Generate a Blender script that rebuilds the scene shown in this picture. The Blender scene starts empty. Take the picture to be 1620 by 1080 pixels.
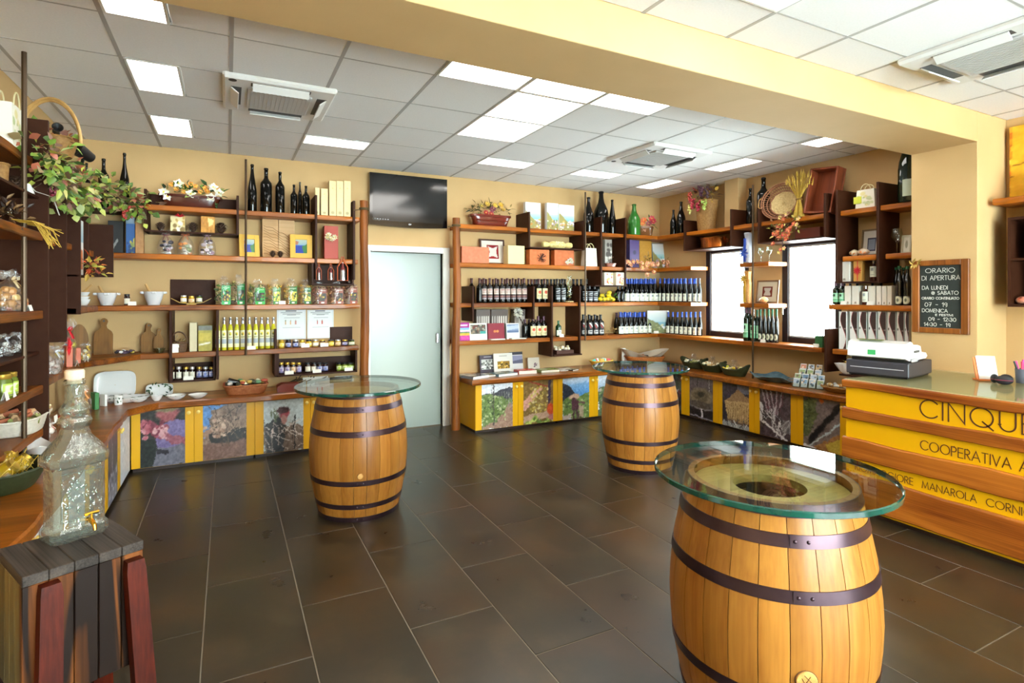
import bpy, math, random
import numpy as np
from mathutils import Vector, Matrix
random.seed(7)
PI = math.pi
C = bpy.context.scene.collection
S = bpy.context.scene

# ------------------------------------------------------------------ camera, world, light, exposure
EYE = 1.58
FPX = 880.0
YAW = math.atan(450.0 / FPX)
cs, sn = math.cos(YAW), math.sin(YAW)
cam_d = bpy.data.cameras.new('camera')
cam = bpy.data.objects.new('camera', cam_d)
C.objects.link(cam)
cam.location = (0, 0, EYE)
cam.rotation_euler = (PI / 2, 0, -YAW)
cam_d.sensor_width = 36
cam_d.lens = FPX / 1620 * 36
cam_d.shift_y = -(540 - 467) / 1620
cam_d.clip_start = 0.02
S.camera = cam

WORLD_STRENGTH = 32.0
LAMP_STRENGTH = 9.5
wd = bpy.data.worlds.new('daylight')
S.world = wd
wd.use_nodes = True
bg = wd.node_tree.nodes['Background']
bg.inputs[0].default_value = (0.87, 0.93, 1.0, 1)
bg.inputs[1].default_value = WORLD_STRENGTH
S.view_settings.view_transform = 'Standard'
S.view_settings.look = 'None'
S.view_settings.gamma = 1
S.view_settings.use_curve_mapping = False
S.view_settings.exposure = 0.26
cy = S.cycles
cy.use_denoising = True
try:
    cy.denoiser = 'OPENIMAGEDENOISE'
except Exception:
    pass
cy.max_bounces = 9
cy.diffuse_bounces = 4
cy.glossy_bounces = 4
cy.transmission_bounces = 8
cy.transparent_max_bounces = 24
cy.caustics_reflective = False
cy.caustics_refractive = False
cy.sample_clamp_indirect = 6

def portal(loc, rot, sx, sy):
    l = bpy.data.lights.new('window_portal', 'AREA')
    l.shape = 'RECTANGLE'; l.size = sx; l.size_y = sy
    l.cycles.is_portal = True
    o = bpy.data.objects.new('window_portal', l)
    C.objects.link(o); o.location = loc; o.rotation_euler = rot
REAR_Y = -3.2
portal((2.6, REAR_Y - 0.02, 1.5), (PI / 2, 0, PI), 4.2, 2.75)     # storefront behind the camera
portal((5.93, 5.17, 1.63), (0, PI / 2, 0), 1.15, 0.66)
portal((5.93, 3.98, 1.63), (0, PI / 2, 0), 1.15, 0.70)

# ------------------------------------------------------------------ photograph measurements -> world positions on real planes
def dep(x, y): return sn * x + cs * y
def Xat(u, y):
    k = (u - 810) / FPX
    return y * (k * cs + sn) / (cs - sn * k)
def Yat(u, x):
    k = (u - 810) / FPX
    return x * (cs - sn * k) / (k * cs + sn)
def Zat(v, x, y): return EYE + (467 - v) * dep(x, y) / FPX
def PZ(u, v, z):
    d = FPX * (EYE - z) / (v - 467)
    l = (u - 810) / FPX * d
    return (l * cs + d * sn, -l * sn + d * cs)
def PX(n, x, y): return n * dep(x, y) / FPX

# ------------------------------------------------------------------ colours and materials
def lin(c):
    return tuple((x / 12.92 if x <= 0.04045 else ((x + 0.055) / 1.055) ** 2.4) for x in c)
def hexc(h):
    h = h.lstrip('#')
    return tuple(int(h[i:i + 2], 16) / 255 for i in (0, 2, 4))
def L4(c):
    if isinstance(c, str): c = hexc(c)
    return lin(c) + (1.0,)
MATS = {}
def mat(name, c='#888888', rough=0.5, metal=0.0, spec=0.5, var=0.0, vscale=8.0, bump=0.0, bscale=60.0, coat=0.0, emit=None, es=0.0, vcol=False, stretch=(1, 1, 1), c2=None, sheen=0.0):
    if name in MATS: return MATS[name]
    m = bpy.data.materials.new(name); m.use_nodes = True
    nt = m.node_tree; b = nt.nodes['Principled BSDF']
    b.inputs['Base Color'].default_value = L4(c)
    b.inputs['Roughness'].default_value = rough
    b.inputs['Metallic'].default_value = metal
    b.inputs['Specular IOR Level'].default_value = spec
    b.inputs['Coat Weight'].default_value = coat
    b.inputs['Coat Roughness'].default_value = 0.08
    if emit:
        b.inputs['Emission Color'].default_value = L4(emit)
        b.inputs['Emission Strength'].default_value = es
    tc = None
    if var or bump or c2:
        tc = nt.nodes.new('ShaderNodeTexCoord'); mp = nt.nodes.new('ShaderNodeMapping')
        mp.inputs['Scale'].default_value = stretch
        nt.links.new(tc.outputs['Object'], mp.inputs[0])
    if vcol:
        a = nt.nodes.new('ShaderNodeAttribute'); a.attribute_name = 'Col'
        nt.links.new(a.outputs['Color'], b.inputs['Base Color'])
    elif var or c2:
        n = nt.nodes.new('ShaderNodeTexNoise'); n.inputs['Scale'].default_value = vscale; n.inputs['Detail'].default_value = 5
        nt.links.new(mp.outputs[0], n.inputs['Vector'])
        r = nt.nodes.new('ShaderNodeValToRGB')
        cc = hexc(c) if isinstance(c, str) else c
        r.color_ramp.elements[0].position = 0.3; r.color_ramp.elements[1].position = 0.7
        if c2:
            r.color_ramp.elements[0].color = L4(c); r.color_ramp.elements[1].color = L4(c2)
        else:
            r.color_ramp.elements[0].color = L4(tuple(max(0, x - var) for x in cc))
            r.color_ramp.elements[1].color = L4(tuple(min(1, x + var) for x in cc))
        nt.links.new(n.outputs[0], r.inputs[0]); nt.links.new(r.outputs[0], b.inputs['Base Color'])
    if bump:
        n2 = nt.nodes.new('ShaderNodeTexNoise'); n2.inputs['Scale'].default_value = bscale; n2.inputs['Detail'].default_value = 3
        nt.links.new(mp.outputs[0], n2.inputs['Vector'])
        bp = nt.nodes.new('ShaderNodeBump'); bp.inputs['Strength'].default_value = bump; bp.inputs['Distance'].default_value = 0.01
        nt.links.new(n2.outputs[0], bp.inputs['Height']); nt.links.new(bp.outputs[0], b.inputs['Normal'])
    MATS[name] = m
    return m
def wood(name, dark, light, axis='x', rough=0.35, ring=9.0, coat=0.0, knots=True, rnd=True, fine=1.0, spots=None, spec=0.3):
    """Long-grain wood: bands and fibres stretched along one axis of the object."""
    if name in MATS: return MATS[name]
    m = bpy.data.materials.new(name); m.use_nodes = True
    nt = m.node_tree; b = nt.nodes['Principled BSDF']; N = nt.nodes.new; Lk = nt.links.new
    tc = N('ShaderNodeTexCoord'); mp = N('ShaderNodeMapping')
    st = {'x': (0.12, 1, 1), 'y': (1, 0.12, 1), 'z': (1, 1, 0.12)}[axis]
    mp.inputs['Scale'].default_value = tuple(a * ring for a in st)
    Lk(tc.outputs['Object'], mp.inputs[0])
    if rnd:
        oi = N('ShaderNodeObjectInfo'); ml = N('ShaderNodeMath'); ml.operation = 'MULTIPLY'; ml.inputs[1].default_value = 37.0
        cb = N('ShaderNodeCombineXYZ'); Lk(oi.outputs['Random'], ml.inputs[0])
        for i in range(3): Lk(ml.outputs[0], cb.inputs[i])
        Lk(cb.outputs[0], mp.inputs['Location'])
    n1 = N('ShaderNodeTexNoise'); n1.inputs['Scale'].default_value = 1.0; n1.inputs['Detail'].default_value = 6; n1.inputs['Distortion'].default_value = 1.2
    Lk(mp.outputs[0], n1.inputs['Vector'])
    mp2 = N('ShaderNodeMapping'); mp2.inputs['Scale'].default_value = tuple((1.2 if a < 1 else 34) * fine for a in st)
    Lk(mp.outputs[0], mp2.inputs[0])
    n2 = N('ShaderNodeTexNoise'); n2.inputs['Scale'].default_value = 0.5; n2.inputs['Detail'].default_value = 4
    Lk(mp2.outputs[0], n2.inputs['Vector'])
    mx = N('ShaderNodeMix'); mx.data_type = 'FLOAT'; mx.inputs[0].default_value = 0.35
    Lk(n1.outputs[0], mx.inputs[2]); Lk(n2.outputs[0], mx.inputs[3])
    r = N('ShaderNodeValToRGB'); r.color_ramp.elements[0].position = 0.36; r.color_ramp.elements[1].position = 0.64
    r.color_ramp.elements[0].color = L4(dark); r.color_ramp.elements[1].color = L4(light)
    Lk(mx.outputs[0], r.inputs[0])
    out = r.outputs[0]
    if spots:
        n3 = N('ShaderNodeTexNoise'); n3.inputs['Scale'].default_value = 1.5; n3.inputs['Detail'].default_value = 3; n3.inputs['Distortion'].default_value = 0.8
        Lk(mp.outputs[0], n3.inputs['Vector'])
        r3 = N('ShaderNodeValToRGB'); r3.color_ramp.elements[0].position = 0.50; r3.color_ramp.elements[1].position = 0.55
        r3.color_ramp.elements[0].color = (0, 0, 0, 1); r3.color_ramp.elements[1].color = (1, 1, 1, 1)
        Lk(n3.outputs[0], r3.inputs[0])
        mc = N('ShaderNodeMix'); mc.data_type = 'RGBA'
        Lk(r3.outputs[0], mc.inputs[0]); Lk(out, mc.inputs[6]); mc.inputs[7].default_value = L4(spots)
        out = mc.outputs[2]
    if rnd:
        hs = N('ShaderNodeHueSaturation'); mr = N('ShaderNodeMapRange'); mr.inputs[3].default_value = 0.86; mr.inputs[4].default_value = 1.1
        Lk(oi.outputs['Random'], mr.inputs[0]); Lk(mr.outputs[0], hs.inputs['Value']); Lk(out, hs.inputs['Color']); out = hs.outputs[0]
    Lk(out, b.inputs['Base Color'])
    b.inputs['Roughness'].default_value = rough; b.inputs['Coat Weight'].default_value = coat; b.inputs['Coat Roughness'].default_value = 0.1; b.inputs['Specular IOR Level'].default_value = spec
    bp = N('ShaderNodeBump'); bp.inputs['Strength'].default_value = 0.15; bp.inputs['Distance'].default_value = 0.004
    Lk(mx.outputs[0], bp.inputs['Height']); Lk(bp.outputs[0], b.inputs['Normal'])
    MATS[name] = m
    return m
def thin(name, tint='#ffffff', rough=0.02, refl=1.0, haze=0.0, hazec='#ffffff', bump=0.0, bscale=30):
    """Thin clear sheet: tinted see-through plus Fresnel reflection (and some haze)."""
    if name in MATS: return MATS[name]
    m = bpy.data.materials.new(name); m.use_nodes = True
    nt = m.node_tree; nt.nodes.remove(nt.nodes['Principled BSDF']); N = nt.nodes.new; Lk = nt.links.new
    tr = N('ShaderNodeBsdfTransparent'); tr.inputs[0].default_value = L4(tint)
    gl = N('ShaderNodeBsdfGlossy'); gl.inputs['Roughness'].default_value = rough; gl.inputs[0].default_value = (1, 1, 1, 1)
    fr = N('ShaderNodeLayerWeight'); fr.inputs[0].default_value = 0.5       # Schlick: 0.04 + 0.96 * (1 - cos)^5, same from both sides
    pw = N('ShaderNodeMath'); pw.operation = 'POWER'; pw.inputs[1].default_value = 5.0; Lk(fr.outputs['Facing'], pw.inputs[0])
    ml = N('ShaderNodeMath'); ml.operation = 'MULTIPLY_ADD'; ml.inputs[1].default_value = 0.9 * refl; ml.inputs[2].default_value = 0.045 * refl; ml.use_clamp = True
    Lk(pw.outputs[0], ml.inputs[0])
    mx = N('ShaderNodeMixShader'); Lk(ml.outputs[0], mx.inputs[0])
    base = tr.outputs[0]
    if haze:
        df = N('ShaderNodeBsdfDiffuse'); df.inputs[0].default_value = L4(hazec)
        tl = N('ShaderNodeBsdfTranslucent'); tl.inputs[0].default_value = L4(hazec)
        m0 = N('ShaderNodeMixShader'); m0.inputs[0].default_value = 0.5; Lk(df.outputs[0], m0.inputs[1]); Lk(tl.outputs[0], m0.inputs[2])
        m1 = N('ShaderNodeMixShader'); m1.inputs[0].default_value = haze
        Lk(tr.outputs[0], m1.inputs[1]); Lk(m0.outputs[0], m1.inputs[2]); base = m1.outputs[0]
    Lk(base, mx.inputs[1]); Lk(gl.outputs[0], mx.inputs[2])
    if bump:
        tc = N('ShaderNodeTexCoord'); n2 = N('ShaderNodeTexNoise'); n2.inputs['Scale'].default_value = bscale; n2.inputs['Detail'].default_value = 3
        Lk(tc.outputs['Object'], n2.inputs['Vector'])
        bp = N('ShaderNodeBump'); bp.inputs['Strength'].default_value = bump; bp.inputs['Distance'].default_value = 0.01
        Lk(n2.outputs[0], bp.inputs['Height']); Lk(bp.outputs[0], gl.inputs['Normal']); Lk(bp.outputs[0], fr.inputs['Normal'])
    Lk(mx.outputs[0], nt.nodes['Material Output'].inputs[0])
    MATS[name] = m
    return m
def emitter(name, c, s):
    m = bpy.data.materials.new(name); m.use_nodes = True
    nt = m.node_tree; nt.nodes.remove(nt.nodes['Principled BSDF'])
    e = nt.nodes.new('ShaderNodeEmission'); e.inputs[0].default_value = L4(c); e.inputs[1].default_value = s
    nt.links.new(e.outputs[0], nt.nodes['Material Output'].inputs[0]); MATS[name] = m
    return m

# ------------------------------------------------------------------ mesh building
class MB:
    def __init__(s, m=None):
        s.v = []; s.f = []; s.mi = []; s.mats = []; s.cur = 0; s.c = []; s.hascol = False; s.sharp = 35
        if m is not None: s.m(m)
    def m(s, m):
        if m not in s.mats: s.mats.append(m)
        s.cur = s.mats.index(m); return s
    def add(s, vs, fs, col=None):
        b = len(s.v); s.v += [tuple(p) for p in vs]; s.f += [tuple(i + b for i in f) for f in fs]; s.mi += [s.cur] * len(fs)
        if col is not None:
            s.hascol = True
            s.c += list(col) if isinstance(col, list) else [col] * len(vs)
        else: s.c += [(1, 1, 1, 1)] * len(vs)
        return b
    def xf(s, M, start=0):
        for i in range(start, len(s.v)): s.v[i] = tuple(M @ Vector(s.v[i]))
        return s
    def box(s, x0, x1, y0, y1, z0, z1, c=0.0, col=None):
        if c <= 0:
            vs = [(x, y, z) for z in (z0, z1) for y in (y0, y1) for x in (x0, x1)]
            fs = [(0, 2, 3, 1), (4, 5, 7, 6), (0, 1, 5, 4), (2, 6, 7, 3), (0, 4, 6, 2), (1, 3, 7, 5)]
            return s.add(vs, fs, col)
        c = min(c, (x1 - x0) * .45, (y1 - y0) * .45, (z1 - z0) * .45)
        vs = []; idx = {}
        X = (x0, x1); Y = (y0, y1); Z = (z0, z1)
        for i in (0, 1):
            for j in (0, 1):
                for k in (0, 1):
                    sx, sy, sz = (1 - 2 * i) * c, (1 - 2 * j) * c, (1 - 2 * k) * c
                    for ax in range(3):
                        idx[i, j, k, ax] = len(vs)
                        p = [X[i] + sx, Y[j] + sy, Z[k] + sz]; p[ax] = (X[i], Y[j], Z[k])[ax]
                        vs.append(tuple(p))
        g = lambda i, j, k, a: idx[i, j, k, a]
        fs = []
        for a in range(3):
            for q in (0, 1):
                o = [(0, 0), (1, 0), (1, 1), (0, 1)]
                f = []
                for (m_, n_) in o:
                    t = [m_, n_]; t.insert(a, q)
                    f.append(g(t[0], t[1], t[2], a))
                fs.append(tuple(f))
        for a in range(3):
            b, d = [t for t in range(3) if t != a]
            for q in (0, 1):
                for r in (0, 1):
                    f = []
                    for e, ax in ((0, b), (1, b), (1, d), (0, d)):
                        t = [0, 0, 0]; t[a] = e; t[b] = q; t[d] = r
                        f.append(g(t[0], t[1], t[2], ax))
                    fs.append(tuple(f))
        for i in (0, 1):
            for j in (0, 1):
                for k in (0, 1): fs.append((g(i, j, k, 0), g(i, j, k, 1), g(i, j, k, 2)))
        cx, cy_, cz = (x0 + x1) / 2, (y0 + y1) / 2, (z0 + z1) / 2
        out = []
        for f in fs:
            P = [Vector(vs[i]) for i in f]
            n = (P[1] - P[0]).cross(P[2] - P[0]); ctr = sum(P, Vector()) / len(P) - Vector((cx, cy_, cz))
            out.append(f if n.dot(ctr) > 0 else tuple(reversed(f)))
        return s.add(vs, out, col)
    def lathe(s, prof, n=24, cx=0.0, cy=0.0, a0=0.0, a1=2 * PI, sx=1.0, sy=1.0, col=None, cap=False, fr=None):
        full = abs(a1 - a0 - 2 * PI) < 1e-6
        cols = n if full else n + 1
        vs = []; fs = []
        for (r, z) in prof:
            for i in range(cols):
                a = a0 + (a1 - a0) * i / n
                q = r * (fr(a, z) if fr else 1)
                vs.append((cx + q * sx * math.cos(a), cy + q * sy * math.sin(a), z))
        for j in range(len(prof) - 1):
            for i in range(n):
                k = (i + 1) % cols if full else i + 1
                fs.append((j * cols + i, j * cols + k, (j + 1) * cols + k, (j + 1) * cols + i))
        if cap:
            fs.append(tuple(reversed(range(cols)))); fs.append(tuple(range((len(prof) - 1) * cols, len(prof) * cols)))
        return s.add(vs, fs, col)
    def tube(s, pts, r, n=8, col=None, closed=False, flat=None):
        P = [Vector(p) for p in pts]; N = len(P); vs = []; fs = []
        up = Vector((0, 0, 1)); prev = None
        for i, p in enumerate(P):
            if closed: t = (P[(i + 1) % N] - P[i - 1])
            else: t = (P[min(i + 1, N - 1)] - P[max(i - 1, 0)])
            t = t.normalized() if t.length > 1e-9 else Vector((0, 0, 1))
            if prev is None:
                a = t.cross(up)
                if a.length < 1e-3: a = t.cross(Vector((1, 0, 0)))
                a.normalize()
            else:
                a = prev - t * prev.dot(t)
                a = a.normalized() if a.length > 1e-6 else t.orthogonal().normalized()
            prev = a; b = t.cross(a)
            rr = r[i] if isinstance(r, (list, tuple)) else r
            for k in range(n):
                an = 2 * PI * k / n
                vs.append(p + a * (rr * math.cos(an)) + b * (rr * math.sin(an) * (flat or 1)))
        segs = N if closed else N - 1
        for i in range(segs):
            for k in range(n):
                i2 = (i + 1) % N; k2 = (k + 1) % n
                fs.append((i * n + k, i * n + k2, i2 * n + k2, i2 * n + k))
        if not closed:
            fs.append(tuple(reversed(range(n)))); fs.append(tuple(range((N - 1) * n, N * n)))
        return s.add(vs, fs, col)
    def ell(s, c, rad, n=12, m=8, col=None, jit=0.0):
        vs = [(c[0], c[1], c[2] - rad[2])]; fs = []
        for j in range(1, m):
            t = PI * j / m - PI / 2
            for i in range(n):
                a = 2 * PI * i / n; q = 1 + random.uniform(-jit, jit)
                vs.append((c[0] + rad[0] * math.cos(t) * math.cos(a) * q, c[1] + rad[1] * math.cos(t) * math.sin(a) * q, c[2] + rad[2] * math.sin(t) * q))
        vs.append((c[0], c[1], c[2] + rad[2])); T = len(vs) - 1
        for i in range(n): fs.append((0, 1 + (i + 1) % n, 1 + i))
        for j in range(m - 2):
            for i in range(n):
                a = 1 + j * n + i; b = 1 + j * n + (i + 1) % n
                fs.append((a, b, b + n, a + n))
        for i in range(n): fs.append((T, 1 + (m - 2) * n + i, 1 + (m - 2) * n + (i + 1) % n))
        return s.add(vs, fs, col)
    def prism(s, poly, z0, z1, col=None, plane='xy'):
        """poly extruded; plane 'xy' up z, 'xz' along y (z0,z1 are y), 'yz' along x."""
        n = len(poly)
        ar = sum(poly[i][0] * poly[(i + 1) % n][1] - poly[(i + 1) % n][0] * poly[i][1] for i in range(n))
        if ar < 0: poly = poly[::-1]
        mk = {'xy': lambda p, t: (p[0], p[1], t), 'xz': lambda p, t: (p[0], t, p[1]), 'yz': lambda p, t: (t, p[0], p[1])}[plane]
        vs = [mk(p, z0) for p in poly] + [mk(p, z1) for p in poly]
        fs = [tuple(reversed(range(n))), tuple(range(n, 2 * n))] + [(i, (i + 1) % n, n + (i + 1) % n, n + i) for i in range(n)]
        if plane == 'xz': fs = [tuple(reversed(f)) for f in fs]
        return s.add(vs, fs, col)
    def leaf(s, p, d, up, ln, wd, col):
        p = Vector(p); d = Vector(d).normalized(); up = Vector(up)
        sd = d.cross(up)
        if sd.length < 1e-3: sd = d.orthogonal()
        sd.normalize(); nn = sd.cross(d).normalized()
        vs = [p, p + d * ln * .35 + sd * wd * .5 + nn * ln * .08, p + d * ln * .7 + sd * wd * .33, p + d * ln - nn * ln * .12, p + d * ln * .7 - sd * wd * .33, p + d * ln * .35 - sd * wd * .5 + nn * ln * .08, p + d * ln * .5 - nn * ln * .03]
        s.add(vs, [(0, 1, 6), (1, 2, 6), (2, 3, 6), (3, 4, 6), (4, 5, 6), (5, 0, 6)], col)
    def mesh(s, name, smooth=True):
        me = bpy.data.meshes.new(name)
        me.from_pydata(s.v, [], s.f)
        for m in s.mats: me.materials.append(m)
        if len(s.mats) > 1: me.polygons.foreach_set('material_index', s.mi)
        if s.hascol:
            a = me.color_attributes.new('Col', 'FLOAT_COLOR', 'POINT')
            a.data.foreach_set('color', np.array(s.c, dtype=np.float32).ravel())
        if smooth:
            me.polygons.foreach_set('use_smooth', [True] * len(me.polygons))
            me.set_sharp_from_angle(angle=math.radians(s.sharp))
        me.update()
        return me
    def build(s, name, parent=None, **kw): return obj(name, s.mesh(name), parent, **kw)

def obj(name, me, parent=None, loc=None, rz=None, rot=None, label=None, cat=None, group=None, kind=None):
    o = bpy.data.objects.new(name, me); C.objects.link(o)
    if parent is not None: o.parent = parent
    if loc is not None: o.location = loc
    if rz is not None: o.rotation_euler = (0, 0, rz)
    if rot is not None: o.rotation_euler = rot
    if label: o['label'] = label
    if cat: o['category'] = cat
    if group: o['group'] = group
    if kind: o['kind'] = kind
    return o
def thing(name, label, cat, loc=(0, 0, 0), rz=0.0, group=None, rot=None, kind=None):
    return obj(name, None, None, loc, rz if rot is None else None, rot, label, cat, group, kind)
CACHE = {}
def cached(key, fn):
    if key not in CACHE: CACHE[key] = fn()
    return CACHE[key]
ORD = 'first second third fourth fifth sixth seventh eighth ninth tenth eleventh twelfth thirteenth fourteenth fifteenth sixteenth seventeenth eighteenth nineteenth twentieth'.split()
def rc(cols):
    c = random.choice(cols)
    if isinstance(c, str): c = hexc(c)
    j = random.uniform(0.85, 1.12)
    return lin(tuple(min(1, x * j) for x in c)) + (1.0,)

# ------------------------------------------------------------------ painted prints (flat pictures, labels): a fine mesh with a colour per point
def fbm(w, h, sc, seed, octs=4):
    rs = np.random.RandomState(seed); out = np.zeros((h, w)); amp = 1; tot = 0
    for o in range(octs):
        gx = max(2, int(sc * 2 ** o) + 2); gy = max(2, int(sc * 2 ** o * h / w) + 2)
        g = rs.rand(gy, gx)
        ys = np.linspace(0, gy - 1.001, h); xs = np.linspace(0, gx - 1.001, w)
        yi = ys.astype(int); xi = xs.astype(int); fy = (ys - yi)[:, None]; fx = (xs - xi)[None, :]
        a = g[np.ix_(yi, xi)]; b = g[np.ix_(yi, xi + 1)]; c = g[np.ix_(yi + 1, xi)]; d = g[np.ix_(yi + 1, xi + 1)]
        out += amp * ((a * (1 - fx) + b * fx) * (1 - fy) + (c * (1 - fx) + d * fx) * fy); tot += amp; amp *= .55
    return out / tot
class Img:
    def __init__(s, w, h, c='#ffffff'):
        s.w, s.h = w, h; s.a = np.ones((h, w, 3)) * np.array(hexc(c))
        s.X, s.Y = np.meshgrid((np.arange(w) + .5) / w, (np.arange(h) + .5) / h)
    def bl(s, m, c):
        c = np.array(hexc(c)) if isinstance(c, str) else np.array(c)
        s.a = s.a * (1 - m[..., None]) + c * m[..., None]; return s
    def rect(s, x0, y0, x1, y1, c, al=1.0): return s.bl(((s.X >= x0) & (s.X <= x1) & (s.Y >= y0) & (s.Y <= y1)) * al, c)
    def grad(s, c0, c1, y0=0, y1=1):
        t = np.clip((s.Y - y0) / (y1 - y0), 0, 1); m = ((s.Y >= y0) & (s.Y <= y1)) * 1.0
        col = np.array(hexc(c0)) * (1 - t[..., None]) + np.array(hexc(c1)) * t[..., None]
        s.a = s.a * (1 - m[..., None]) + col * m[..., None]; return s
    def ell(s, cx, cy, rx, ry, c, rot=0.0, al=1.0, soft=0.15):
        dx = s.X - cx; dy = (s.Y - cy) * s.h / s.w; ca, sa = math.cos(rot), math.sin(rot); ry2 = ry * s.h / s.w
        d = np.sqrt(((dx * ca + dy * sa) / rx) ** 2 + ((-dx * sa + dy * ca) / ry2) ** 2)
        return s.bl(np.clip((1 + soft - d) / (2 * soft), 0, 1) * al, c)
    def poly(s, pts, c, al=1.0, rag=0.0, seed=1):
        X, Y = s.X, s.Y
        if rag:
            X = X + (fbm(s.w, s.h, 9, seed) - .5) * rag; Y = Y + (fbm(s.w, s.h, 9, seed + 5) - .5) * rag
        ins = np.zeros(X.shape, bool); n = len(pts)
        for i in range(n):
            x0, y0 = pts[i]; x1, y1 = pts[(i + 1) % n]
            if y0 == y1: continue
            cnd = ((Y >= min(y0, y1)) & (Y < max(y0, y1))) & (X < (Y - y0) * (x1 - x0) / (y1 - y0) + x0)
            ins ^= cnd
        return s.bl(ins * al, c)
    def line(s, x0, y0, x1, y1, w, c, al=1.0):
        ar = s.h / s.w; dx, dy = x1 - x0, (y1 - y0) * ar; L = math.hypot(dx, dy) + 1e-9
        px, py = s.X - x0, (s.Y - y0) * ar
        t = np.clip((px * dx + py * dy) / L / L, 0, 1); d = np.hypot(px - t * dx, py - t * dy)
        return s.bl(np.clip((w * 1.3 - d) / (w * .6), 0, 1) * al, c)
    def noise(s, sc, amp, seed=1, y0=0, y1=1):
        n = (fbm(s.w, s.h, sc, seed) - .5) * 2 * amp * ((s.Y >= y0) & (s.Y <= y1)); s.a = np.clip(s.a + n[..., None], 0, 1); return s
    def speck(s, n, cols, r, x0=0, y0=0, x1=1, y1=1, seed=1):
        R = random.Random(seed)
        for _ in range(n):
            q = r * R.uniform(.6, 1.4); s.ell(R.uniform(x0, x1), R.uniform(y0, y1), q, q * s.w / s.h * R.uniform(.6, 1.2), R.choice(cols), R.uniform(0, 3))
        return s
    def twigs(s, n, cols, w, x0=0, y0=0, x1=1, y1=1, ln=.35, seed=1):
        R = random.Random(seed)
        for _ in range(n):
            x, y, a = R.uniform(x0, x1), R.uniform(y0, y1), R.uniform(-2.6, -.4)
            s.line(x, y, x + ln * math.cos(a) * R.uniform(.4, 1), y + ln * math.sin(a) * R.uniform(.4, 1) * .7, w, R.choice(cols))
        return s
    def warp(s, amt, sc=6, seed=3):
        dx = (fbm(s.w, s.h, sc, seed) - .5) * 2 * amt * s.w; dy = (fbm(s.w, s.h, sc, seed + 9) - .5) * 2 * amt * s.w
        J, I = np.meshgrid(np.arange(s.w), np.arange(s.h)); s.a = s.a[np.clip((I + dy).round().astype(int), 0, s.h - 1), np.clip((J + dx).round().astype(int), 0, s.w - 1)]; return s
def lin_np(a): return np.where(a <= 0.04045, a / 12.92, ((a + 0.055) / 1.055) ** 2.4)
PRINT = None
def print_mesh(img, w, h, curve=None, name='print', glossy=0.35, key=None):
    """Front-facing (-y) grid, x centred, z from 0 to h. curve=(radius, half-angle) wraps it on a cylinder."""
    W, H = img.w, img.h
    xs = np.linspace(0, 1, W); ys = np.linspace(0, 1, H)
    X, Y = np.meshgrid(xs, ys)
    if curve:
        r, ha = curve; A = (X - .5) * 2 * ha; vx = r * np.sin(A); vy = -r * np.cos(A)
    else: vx = (X - .5) * w; vy = np.zeros_like(X)
    vz = (1 - Y) * h
    V = np.stack([vx, vy, vz], -1).reshape(-1, 3)
    idx = np.arange(W * H).reshape(H, W)
    F = np.stack([idx[1:, :-1], idx[1:, 1:], idx[:-1, 1:], idx[:-1, :-1]], -1).reshape(-1, 4)
    me = bpy.data.meshes.new(name); me.from_pydata(V.tolist(), [], F.tolist())
    a = me.color_attributes.new('Col', 'FLOAT_COLOR', 'POINT')
    col = np.ones((W * H, 4), np.float32); col[:, :3] = lin_np(np.clip(img.a, 0, 1)).reshape(-1, 3)
    a.data.foreach_set('color', col.ravel())
    me.materials.append(mat('printed_paper_%d' % int(glossy * 100), rough=glossy, vcol=True))
    me.polygons.foreach_set('use_smooth', [True] * len(me.polygons)); me.update()
    return me

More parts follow.
